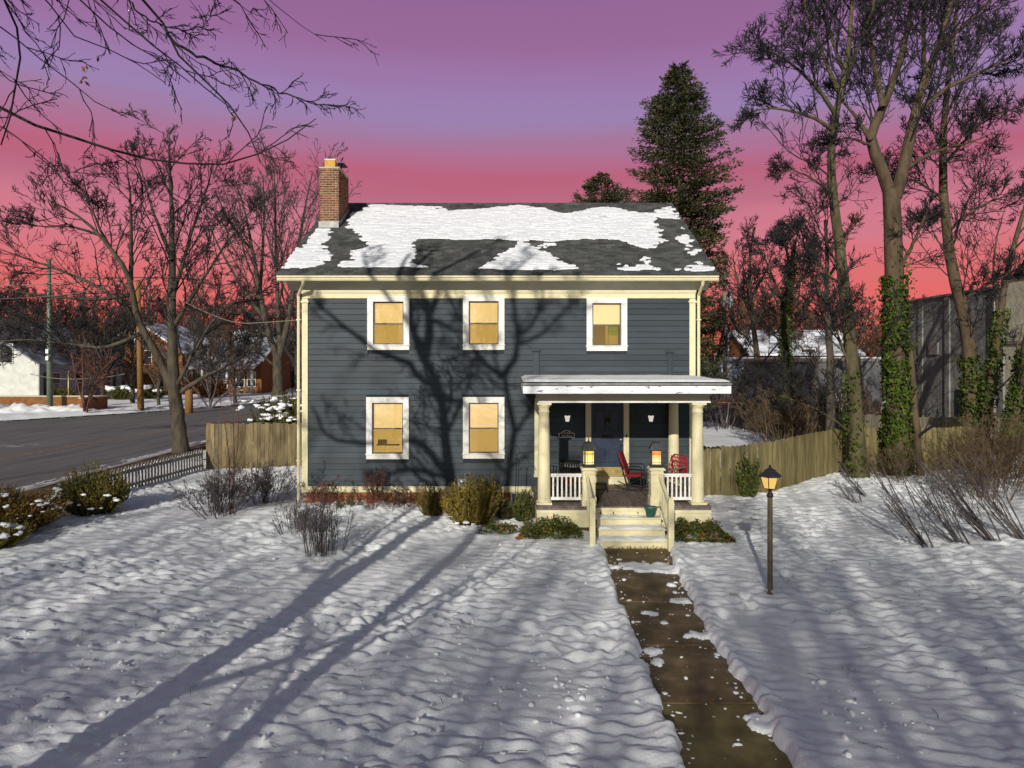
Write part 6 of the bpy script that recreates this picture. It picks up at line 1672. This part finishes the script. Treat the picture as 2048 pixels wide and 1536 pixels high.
# ------------------------------------------------------------------ evergreens
def spruce(name, label, x, y, H, prof, seed, whorl=.30, per=9, dens=110, z0=.08):
    rng = np.random.default_rng(seed)
    t = empty(name, (x, y, 0), label, "tree")
    MB().tube([(0, 0, -.2), (.1, 0, H * .5), (0, 0, H * .985)], [H * .016, H * .010, .03], 9).build("trunk", M["bark"], t, True)
    C, Dd, Ls = [], [], []
    B_, BR = [], []
    z = H * z0
    while z < H * .985:
        f = z / H
        for k in range(per if f < .9 else 5):
            a = rng.uniform(0, 2 * math.pi)
            rad = np.interp(f, [p[0] for p in prof], [p[1] + (p[2] - p[1]) * (0.5 + .5 * math.cos(a)) for p in prof]) * rng.uniform(.72, 1.10)
            n = 7; s = np.linspace(0, 1, n)
            pts = np.stack([np.cos(a) * rad * s, np.sin(a) * rad * s, z + rad * (-.10 * s + .30 * (s ** 2.2)) * rng.uniform(.5, 1.3) - .22 * rad * s * (1 - f)], 1)
            B_.append(pts); BR.append(np.linspace(.02 + rad * .008, .008, n))
            m_ = int(dens * (0.35 + rad / 3.2))
            u = rng.uniform(.12, 1.02, m_) ** .8
            base_ = np.stack([np.interp(u, s, pts[:, j]) for j in range(3)], 1)
            side = rng.normal(0, 1, (m_, 3)) * np.array([.17, .17, .09]) * (.5 + .6 * (1 - u))[:, None] * min(1.4, .5 + rad / 2)
            C.append(base_ + side)
            out = np.array([math.cos(a), math.sin(a), .25]); Dd.append(out[None] * .9 + side * 3.0 + rng.normal(0, .35, (m_, 3)))
            Ls.append(rng.uniform(.11, .27, m_) * (1.5 if y > 35 else 1))
        z += whorl * rng.uniform(.75, 1.25) * (1.0 if f < .85 else .6)
    V, Q = tubes(np.stack(B_), np.stack(BR), 4)
    link("branch", np_mesh("branch", V, Q, M["bark"], True), t)
    C, Dd, Ls = np.vstack(C), np.vstack(Dd), np.concatenate(Ls)
    V, Q = leaf_quads(C, Dd, rand_dirs(len(C), rng) + np.array([0, -.5, .8]), Ls, Ls * .42)
    link("crown", np_mesh("crown", V, Q, M["spruce"]), t)
    return t
e = at(1358, 725, 22.5)
spruce("spruce_tree", "tall dense dark spruce rising behind the roof's far end", e.x, e.y, 22.6,
       [(0, 2.0, 2.6), (.30, 2.3, 2.7), (.47, 2.5, 3.0), (.59, 2.9, 3.0), (.67, 3.35, 3.5), (.765, 2.75, 2.9), (.874, 2.0, 1.9), (.94, 1.2, 1.1), (.97, .7, .75), (1, .2, .2)], 91)
e = at(1395, 120, 22.6); rngs = np.random.default_rng(93)
e2 = at(1203, 725, 44)
spruce("spruce_tree", "small brownish spruce top peeping over the roof ridge", e2.x, e2.y, 21.9, [(0, 4.5, 4.5), (.5, 3.9, 3.9), (.86, 3.1, 2.9), (.92, 1.8, 2.1), (.97, .9, .8), (1, .2, .2)], 92, .42, 9, 60, .45)

# ------------------------------------------------------------------ ivy
def ivy_on(tree, pts, r0, r1, n, seed, u0=0, u1=1, spread=.10, side=None, size=(.07, .13)):
    rng = np.random.default_rng(seed)
    P = smooth_path(pts, 60); R = np.linspace(r0, r1, 60)
    u = (u0 + (u1 - u0) * rng.random(n)) * 59; i = np.minimum(u.astype(int), 58); f = (u - i)[:, None]
    c = P[i] * (1 - f) + P[i + 1] * f; r = R[i]
    a = rng.uniform(0, 2 * math.pi, n) if side is None else rng.normal(side, .8, n)
    T = P[i + 1] - P[i]; T /= np.linalg.norm(T, axis=1, keepdims=True)
    ex = np.cross(T, np.array([0, 1.0, 0])); ex /= np.linalg.norm(ex, axis=1, keepdims=True); ey = np.cross(T, ex)
    out = np.cos(a)[:, None] * ex + np.sin(a)[:, None] * ey
    gn = gnoise(a * 1.1, u / 2.6, seed)
    keep = gn > -0.13 - .2 * (1 - u / 59)
    P0, i, f, a, u, r, T, ex, ey, out, gn, c = None, i[keep], f[keep], a[keep], u[keep], r[keep], T[keep], ex[keep], ey[keep], out[keep], gn[keep], c[keep]; n = len(a)
    k = 0.7 + 3.2 * np.clip(gn, 0, 1)
    off = r + np.abs(rng.normal(0, spread, n)) * k + .02
    C = c + out * off[:, None]
    D = np.array([0, 0, -1.0]) + rng.normal(0, .5, (n, 3)) + out * .3
    V, Q = leaf_quads(C - np.array(tuple(tree.location)), D, out + rng.normal(0, .35, (n, 3)), rng.uniform(*size, n), rng.uniform(size[0], size[1], n) * .95)
    tag(link("ivy", np_mesh("ivy", V, Q, M["ivy"]), tree), kind="stuff")
ivy_on(forked, lf[0][0], .37, .27, 6000, 101, .0, .72, .05, size=(.08, .14))
ivy_on(forked, [p + Vector((.25, -.1, 0)) for p in lf[0][0]], .34, .25, 300, 110, .3, .82, .06)
ivy_on(twin, lt[0][0][:5], .30, .26, 2200, 102, 0, .70, .06)
ivy_on(slant, l2[0][0], .22, .14, 1700, 103, 0.02, .60, .06)
ivy_on(edge_t, l3[0][0], .26, .16, 2200, 104, .1, .55, .06)
ivy_on(midivy, l5[0][0], .28, .12, 2600, 105, 0, .92, .07, size=(.09, .17))
lean = [o for o in bpy.data.objects if o.get("label", "").startswith("tall smooth")][0]
ivy_on(lean, [p + Vector((-.12, 0, 0)) for p in la[0][0][:3]], .24, .18, 800, 106, 0, 1.0, .06)

# ------------------------------------------------------------------ shrubs
def needle_shrub(name, label, x, y, z, rx, ry, h, shoots, mat, seed, leaf=(.045, .014), per=34, upright=.6, cat="shrub", group=None, low=.25):
    rng = np.random.default_rng(seed)
    t = empty(name, (x, y, z), label, cat, group)
    a = rng.uniform(0, 2 * math.pi, shoots); q = np.sqrt(rng.random(shoots))
    end = np.stack([np.cos(a) * q * rx, np.sin(a) * q * ry, h * (1 - (q ** 2) * (1 - upright)) * rng.uniform(.50, 1.10, shoots)], 1)
    end[:, 2] *= 1 + .25 * gnoise(end[:, 0] / .3, end[:, 1] / .3, seed)
    st = np.stack([np.cos(a) * q * rx * .35, np.sin(a) * q * ry * .35, np.zeros(shoots)], 1)
    s = np.linspace(0, 1, 7)[None, :, None]
    P = st[:, None, :] * (1 - s) + end[:, None, :] * s
    P[:, :, 2] = st[:, None, 2] + (end[:, None, 2]) * (s[..., 0] ** 1.25)
    P[:, 1:] += rng.normal(0, .018, P[:, 1:].shape)
    V, Q = tubes(P, np.linspace(.010, .004, 7)[None].repeat(shoots, 0), 3)
    link("stem", np_mesh("stem", V, Q, M["bark_warm"]), t)
    u = low + (1.02 - low) * rng.random((shoots, per)); f = np.minimum(u * 6, 5.999); i = f.astype(int); fr = (f - i)[..., None]
    b = np.arange(shoots)[:, None]
    C = P[b, i] * (1 - fr) + P[b, i + 1] * fr; T = P[b, i + 1] - P[b, i]; T /= np.linalg.norm(T, axis=2, keepdims=True)
    C = C + rng.normal(0, .010, C.shape)
    D = T * 1.0 + rng.normal(0, .38, T.shape)
    N_ = shoots * per
    V, Q = leaf_quads(C.reshape(-1, 3), D.reshape(-1, 3), rand_dirs(N_, rng), rng.uniform(.7, 1.3, N_) * leaf[0], leaf[1])
    link("foliage", np_mesh("foliage", V, Q, mat), t)
    return t
needle_shrub("yew_shrub", "big golden yew with upright sprigs between the meter and the porch", -0.98, -2.05, .02, .84, .66, 1.20, 300, M["yew"], 201, (.065, .020), 44, .62)
needle_shrub("yew_shrub", "dark green upright yew against the wall under the electric meter", -0.85, -0.85, .02, .62, .45, 1.22, 240, M["yew_dark"], 202, (.05, .016), 36, .7)
needle_shrub("yew_shrub", "narrow bronze green yew before the bare foundation brick", -2.15, -1.15, .02, .42, .38, 0.92, 200, M["yew"], 203, (.045, .014), 36, .75)
needle_shrub("yew_shrub", "middle yew leaning against the golden one, darker needles", -1.45, -1.25, .02, .45, .4, .95, 200, M["yew_dark"], 204, (.045, .014), 36, .7)
needle_shrub("box_shrub", "small leafy green shrub in the corner beside the porch column", 0.30, -1.7, .02, .32, .5, .80, 150, M["cover"], 205, (.05, .028), 40, .7)
needle_shrub("yew_shrub", "nearly black shaded shrub under the shepherd's hooks", -0.12, -1.5, .02, .40, .4, .62, 130, M["yew_dark"], 206, (.045, .014), 34, .7)
h1 = needle_shrub("hedge", "bronzed hedge at the lawn edge, nearest the street", -12.65, -2.9, .0, 1.75, 1.15, 1.05, 820, M["hedge_rust"], 211, (.07, .024), 44, .72, "hedge")
h2 = needle_shrub("hedge", "round olive green hedge bush at the start of the picket fence", -11.5, -0.75, .0, .95, .85, 1.32, 520, M["hedge"], 212, (.065, .022), 46, .6, "hedge")
h3 = needle_shrub("hedge", "low dark hedge skirt carrying snow lumps below the bronzed hedge", -11.95, -4.1, .0, 1.1, .7, .72, 320, M["hedge"], 213, (.065, .022), 42, .65, "hedge")
needle_shrub("evergreen_shrub", "dark snowy evergreen shrub rising behind the weathered fence", -9.6, 9.6, .0, 1.5, 1.0, 2.75, 420, M["yew_dark"], 214, (.13, .05), 40, .75)
needle_shrub("evergreen_shrub", "green shrub behind the fence next to the house corner", -7.6, 9.2, .0, .9, .7, 2.3, 220, M["yew_dark"], 215, (.12, .05), 36, .75)
needle_shrub("orange_shrub", "bright orange dry shrub before the porch house", -36.2, 62.0, .0, 2.3, 1.2, 2.4, 300, M["orange_shrub"], 216, (.22, .09), 26, .7)
for i, (x, y) in enumerate(((-43.5, 56.5), (-41.0, 58.5), (-46.2, 50.5))):
    needle_shrub("round_shrub", ("round dark shrub with snow before the brick house", "low dark shrub between brick wall and porch house", "dark shrub against the white house's shaded side")[i], x, y, 0, 1.6, 1.0, 1.5, 220, M["yew_dark"], 217 + i, (.2, .08), 24, .7)
needle_shrub("ivy_shrub", "leafy ivy shrub climbing the cedar fence near the lamp post", 7.15, 1.15, .05, .36, .3, 1.25, 110, M["cover"], 221, (.085, .06), 30, .8)
# snow lumps on hedges and shrubs
rng = np.random.default_rng(230)
def lumps(name, label, spots, seed):
    rg = np.random.default_rng(seed); V, Q = [], []
    ic = bmesh.new(); bmesh.ops.create_icosphere(ic, subdivisions=2, radius=1)
    iv_ = np.array([v.co[:] for v in ic.verts]); iq = np.array([[v.index for v in f.verts] for f in ic.faces]); ic.free()
    for k, (x, y, z, s) in enumerate(spots):
        nz = 1 + .75 * gnoise(iv_[:, 0] * 2 + k * 7.1, iv_[:, 1] * 2 + iv_[:, 2] * 1.3, seed)
        V.append(iv_ * nz[:, None] * np.array([s * rg.uniform(.9, 1.6), s * rg.uniform(.8, 1.2), s * rg.uniform(.4, .65)]) + np.array([x, y, z])); Q.append(iq + k * len(iv_))
    tag(link(name, np_mesh(name, np.vstack(V), np.vstack(Q), M["snow"], True)), label, None, None, "stuff")
sp = []
for k in range(60):
    a, q = rng.uniform(0, 2 * math.pi), math.sqrt(rng.random())
    sp.append((-12.4 + 1.6 * q * math.cos(a), -3.1 + 1.1 * q * math.sin(a) - .2, 1.02 * (1 - .3 * q * q) + rng.uniform(-.1, .06), rng.uniform(.015, .07)))
for k in range(50):
    a, q = rng.uniform(0, 2 * math.pi), math.sqrt(rng.random())
    sp.append((-11.95 + 1.05 * q * math.cos(a), -4.25 + .6 * q * math.sin(a), .62 * (1 - .4 * q * q), rng.uniform(.03, .10)))
for k in range(14):
    a = rng.uniform(math.pi, 2 * math.pi); sp.append((-11.5 + .85 * math.cos(a), -.75 + .8 * math.sin(a), rng.uniform(.3, .9), rng.uniform(.04, .09)))
lumps("hedge_snow", "lumps of snow caught on the hedge at the lawn edge", sp, 231)
sp = [(rng.normal(-9.9, .7), rng.normal(9.1, .3), rng.uniform(1.8, 2.7), rng.uniform(.05, .15)) for k in range(70)]
sp += [(rng.normal(-43, 1.8), rng.normal(56.6, .6), rng.uniform(1.0, 1.5), rng.uniform(.3, .55)) for k in range(12)]
lumps("shrub_snow", "snow lying on the evergreen shrubs beyond the fence", sp, 232)
sp = [(rng.normal(-.75, .5), -2.7 + rng.normal(0, .2), rng.uniform(.05, .25), rng.uniform(.03, .07)) for k in range(16)]
sp += [(6.05, -1.0, .16, .12), (6.05, -1.0, .34, .06), (6.4, -1.6, .14, .10), (6.42, -1.6, .28, .05)]
lumps("bed_snow", "lumps of snow in the planting beds before the porch", sp, 233)

# ground cover beside the steps
def cover(label, x0, x1, y0, y1, h, n, seed, dry=.03):
    rng = np.random.default_rng(seed)
    t = empty("ground_cover", ((x0 + x1) / 2, (y0 + y1) / 2, .03), label, "ground cover")
    x, y = rng.uniform(x0, x1, n), rng.uniform(y0, y1, n)
    e = np.minimum.reduce([(x - x0) / .3, (x1 - x) / .3, (y - y0) / .25, np.ones(n)]).clip(.15, 1)
    z = h * e * (.55 + .5 * gnoise(x / .22, y / .2, seed)) * rng.uniform(.5, 1.1, n)
    C = np.stack([x - (x0 + x1) / 2, y - (y0 + y1) / 2, z], 1)
    D = rng.normal(0, 1, (n, 3)) * np.array([1, 1, .4]) + np.array([0, -.25, .1])
    V, Q = leaf_quads(C, D, np.array([0, 0, 1.0]) + rng.normal(0, .45, (n, 3)), rng.uniform(.05, .09, n), rng.uniform(.025, .04, n))
    tag(link("foliage", np_mesh("foliage", V, Q, M["cover"]), t), kind="stuff")
    k = int(n * dry); d = rng.choice(n, k, False)
    V, Q = leaf_quads(C[d] + np.array([0, -.04, .02]), rand_dirs(k, rng), rand_dirs(k, rng) + np.array([0, 0, .8]), rng.uniform(.06, .11, k), .045)
    tag(link("dry_leaf", np_mesh("dry_leaf", V, Q, M["dry_leaf"]), t), kind="stuff")
    return t
cover("low leafy ground cover along the porch skirt on the shrub side of the steps", .10, 1.72, -3.75, -3.0, .62, 5200, 241)
cover("low leafy ground cover with orange leaves between steps and fence", 3.65, 5.15, -3.75, -3.0, .58, 4200, 242, .05)
cover("creeping ground cover in front of the golden yew", -.9, .25, -3.3, -2.5, .34, 1500, 243, .06)
rng = np.random.default_rng(244)
n = 260
C = np.stack([rng.uniform(2.1, 3.4, n), rng.normal(-4.18, .05, n), rng.uniform(-.01, .06, n)], 1); C[200:] = np.stack([rng.uniform(2.0, 3.2, 60), rng.choice([-7.45, -11.05, -9.35], 60) + rng.normal(0, .06, 60), np.full(60, .002)], 1)
V, Q = leaf_quads(C, rand_dirs(n, rng) * np.array([1, 1, .3]), rand_dirs(n, rng) + np.array([0, 0, 1.5]), rng.uniform(.03, .07, n), .02)
tag(link("fallen_leaves", np_mesh("fallen_leaves", V, Q, M["dry_leaf"])), "dry brown leaves gathered along the walk joints and lowest riser", None, None, "stuff")

def bare_shrub(name, label, x, y, z, stems, h, spread, mat, seed, levels, r=.012, wig=.08, up=.04, lean=(0, 0), basr=.12, rmin=.004, cat="shrub", n=9, group=None):
    rng = np.random.default_rng(seed)
    t = empty(name, (x, y, z), label, cat, group)
    a = rng.uniform(0, 2 * math.pi, stems); q = rng.random(stems)
    S = np.stack([np.cos(a) * basr * q, np.sin(a) * basr * q, np.full(stems, -.03)], 1)
    D = np.stack([np.cos(a) * spread * q + lean[0], np.sin(a) * spread * q + lean[1], np.ones(stems)], 1)
    P = grow(S, D, h * rng.uniform(.65, 1.1, stems), n, wig, up, rng)
    R = np.linspace(1, .4, n + 1)[None] * (r * rng.uniform(.7, 1.2, stems))[:, None]
    V, Q = tubes(P, R, 5); link("stem", np_mesh("stem", V, Q, mat, True), t)
    VV, QQ, off, cp, crr = [], [], 0, P, R
    for lv in levels:
        S, D, L, rr = spawn(cp, crr, lv["k"], lv.get("t0", .3), lv.get("ang", .6), .25, lv["l"], .55, rng, .06)
        m_ = lv.get("n", 4); cp = grow(S, D, L, m_, lv.get("wig", .14), lv.get("up", .05), rng)
        crr = np.maximum(rr[:, None] * np.linspace(1, .4, m_ + 1), rmin)
        V, Q = tubes(cp, crr, 3); VV.append(V); QQ.append(Q + off); off += len(V)
    tag(link("twig", np_mesh("twig", np.vstack(VV), np.vstack(QQ), mat), t), kind="stuff")
    return t
L2 = [dict(k=6, l=.5), dict(k=4, l=.5, n=3), dict(k=3, l=.5, n=2)]
p = gr(440, 1040); bare_shrub("bare_shrub", "wide grey many stemmed bare shrub with two tall whips", p.x, p.y, 0, 46, 1.35, 1.0, M["twig_grey"], 301, L2, .012, basr=.35)
bare_shrub("sapling", "thin tall red brown sapling whip rising out of the wide bare shrub", p.x + .25, p.y + .1, 0, 3, 3.7, .16, M["twig_red"], 302, [dict(k=9, l=.16, up=.08), dict(k=3, l=.4, n=3)], .020, .05, cat="sapling")
bare_shrub("sapling", "slanting grey sapling on the street side of the wide bare shrub", p.x - .3, p.y + .4, 0, 4, 2.6, .35, M["twig_grey"], 303, [dict(k=7, l=.2), dict(k=3, l=.4, n=3)], .018, .06, cat="sapling")
p = gr(530, 1020); bare_shrub("bare_shrub", "finer bare shrub between the wide shrub and the house corner", p.x, p.y, 0, 40, 1.2, .9, M["twig_grey"], 304, L2, .009, basr=.35)
p = gr(645, 1112); bare_shrub("bare_shrub", "upright grey stick clump standing in the open snow", p.x, p.y, 0, 60, 1.15, .32, M["twig_grey"], 305, [dict(k=3, l=.35, ang=.3), dict(k=3, l=.4, n=3, ang=.4)], .009, .04, .08, basr=.42)
p = gr(598, 1070); bare_shrub("bare_shrub", "low grey twig clump just behind the upright stick clump", p.x, p.y, 0, 60, .8, .5, M["twig_grey"], 306, [dict(k=4, l=.45, ang=.5), dict(k=3, l=.5, n=3)], .008, .06, basr=.45)
bare_shrub("red_shrub", "red twigged shrub with feathery tips in front of the foundation", -3.85, -0.75, 0.02, 15, 1.22, .42, M["twig_red"], 307, [dict(k=6, l=.3), dict(k=4, l=.5, n=3), dict(k=3, l=.5, n=2)], .009, basr=.12)
bare_shrub("red_shrub", "rusty twigged shrub at the house corner foundation", -5.2, -0.55, 0.02, 15, .95, .6, M["twig_red"], 308, L2, .008, basr=.3)
bare_shrub("red_shrub", "low tangled brown shrub beside the narrow yew", -3.15, -0.5, 0.02, 14, .70, .6, M["twig_tan"], 309, L2, .008, basr=.35)
needle_shrub("box_shrub", "little dark green shrub under the wall between the two red shrubs", -4.55, -0.6, .0, .35, .25, .55, 60, M["yew_dark"], 310, (.05, .02), 30)
bare_shrub("vine", "thin dark vine climbing the siding at the house corner", -5.62, -0.12, 0.1, 3, 1.35, .12, M["twig"], 311, [dict(k=6, l=.2), dict(k=3, l=.4, n=3)], .008, .10, .1, basr=.05, cat="vine")
# right: arching stems in the snow
for i, (px, py, st, h, ln, lb_) in enumerate(((1858,1092,9,2.0,(-.75,.3),"arching dark stems springing left from the snow, foremost clump"), (1925,1085,12,2.0,(-.75,.35),"arching grey stems in the snow, middle clump"), (1990,1080,14,2.2,(-.7,.35),"arching grey stems before the brown brush"),
                          (1715,1010,5,1.1,(-.8,.1),"few low bent stems in the snow near the leaning tree"), (2045,1075,14,2.3,(-.6,.4),"dense arching stems at the edge of the lawn by the brush"), (1745,1000,6,1.6,(-1.1,.0),"wiry low stems in front of the big ivy trunk"))):
    p = gr(px, py, .1)
    bare_shrub("arching_shrub", lb_, p.x, p.y, .06, st, h, .3, M["twig_grey"], 320 + i, [dict(k=5, l=.4, ang=.35, t0=.15), dict(k=3, l=.4, n=3, ang=.5)], .017, .05, .035, ln, .18)
for i, (x, y, st, h, lb_) in enumerate(((14.9, 1.6, 46, 2.1, "tall tan brush thicket before the grey building's foot"), (13.6, .4, 40, 1.6, "brown brush thicket in front of the ivy trunks"), (16.2, 3.0, 46, 2.3, "dense brown brush against the end of the cedar fence"), (12.6, 2.7, 30, 1.3, "scrubby brown twigs round the foot of the biggest ivy trunk"), (17.6, 1.2, 40, 2.2, "tan brush at the picture edge below the leaning ivy trunk"), (15.6, -.9, 36, 1.5, "low red brown brush at the lawn's far corner"))):
    bare_shrub("brush", lb_, x, y, .12, st, h, .8, M["twig_tan"], 340 + i, [dict(k=6, l=.5), dict(k=4, l=.5, n=3), dict(k=2, l=.5, n=2)], .012, .07, .03, (-.15, 0), .7, cat="brush")
for i, (x, y, h, m_, lb_) in enumerate(((13.2, 13.5, 3.0, "twig_tan", "thin tan sapling thicket behind the cedar fence"), (16.0, 15, 3.2, "twig_rust", "rust brown thicket before the lower grey building"), (18.5, 33, 4.2, "twig_rust", "rusty thicket before the brick house"), (11.2, 31.5, 3.6, "twig_tan", "tan shrubs against the far yard fence"), (23, 36, 4.6, "twig_rust", "tall rusty thicket hiding the brick house's corner"), (13.6, 24, 3.0, "twig_grey", "grey shrubs along the yard fence behind the swing"), (17.6, 12.6, 2.4, "twig_rust", "dark rusty thicket under the block building's window"))):
    bare_shrub("thicket", lb_, x, y, 0, 40, h, .75, M[m_], 360 + i, [dict(k=7, l=.45), dict(k=5, l=.5, n=3), dict(k=3, l=.5, n=2)], .026, .08, .03, (0, 0), 1.3, .008, cat="thicket")
p = at(170, 790, 36); bare_shrub("small_tree", "little reddish tree before the grey wall of the white house", p.x, p.y, 0, 5, 6.0, .7, M["twig_red"], 380, [dict(k=9, l=.45), dict(k=6, l=.5, n=3), dict(k=4, l=.5, n=2)], .09, .12, .0, (0, 0), .2, .02, cat="tree")
p = at(420, 780, 44); bare_shrub("small_tree", "small snowy crab tree before the porch house", p.x, p.y, 0, 6, 6.5, .8, M["twig_grey"], 381, [dict(k=9, l=.45), dict(k=6, l=.5, n=3), dict(k=4, l=.5, n=2)], .11, .12, .0, (0, 0), .2, .022, cat="tree")
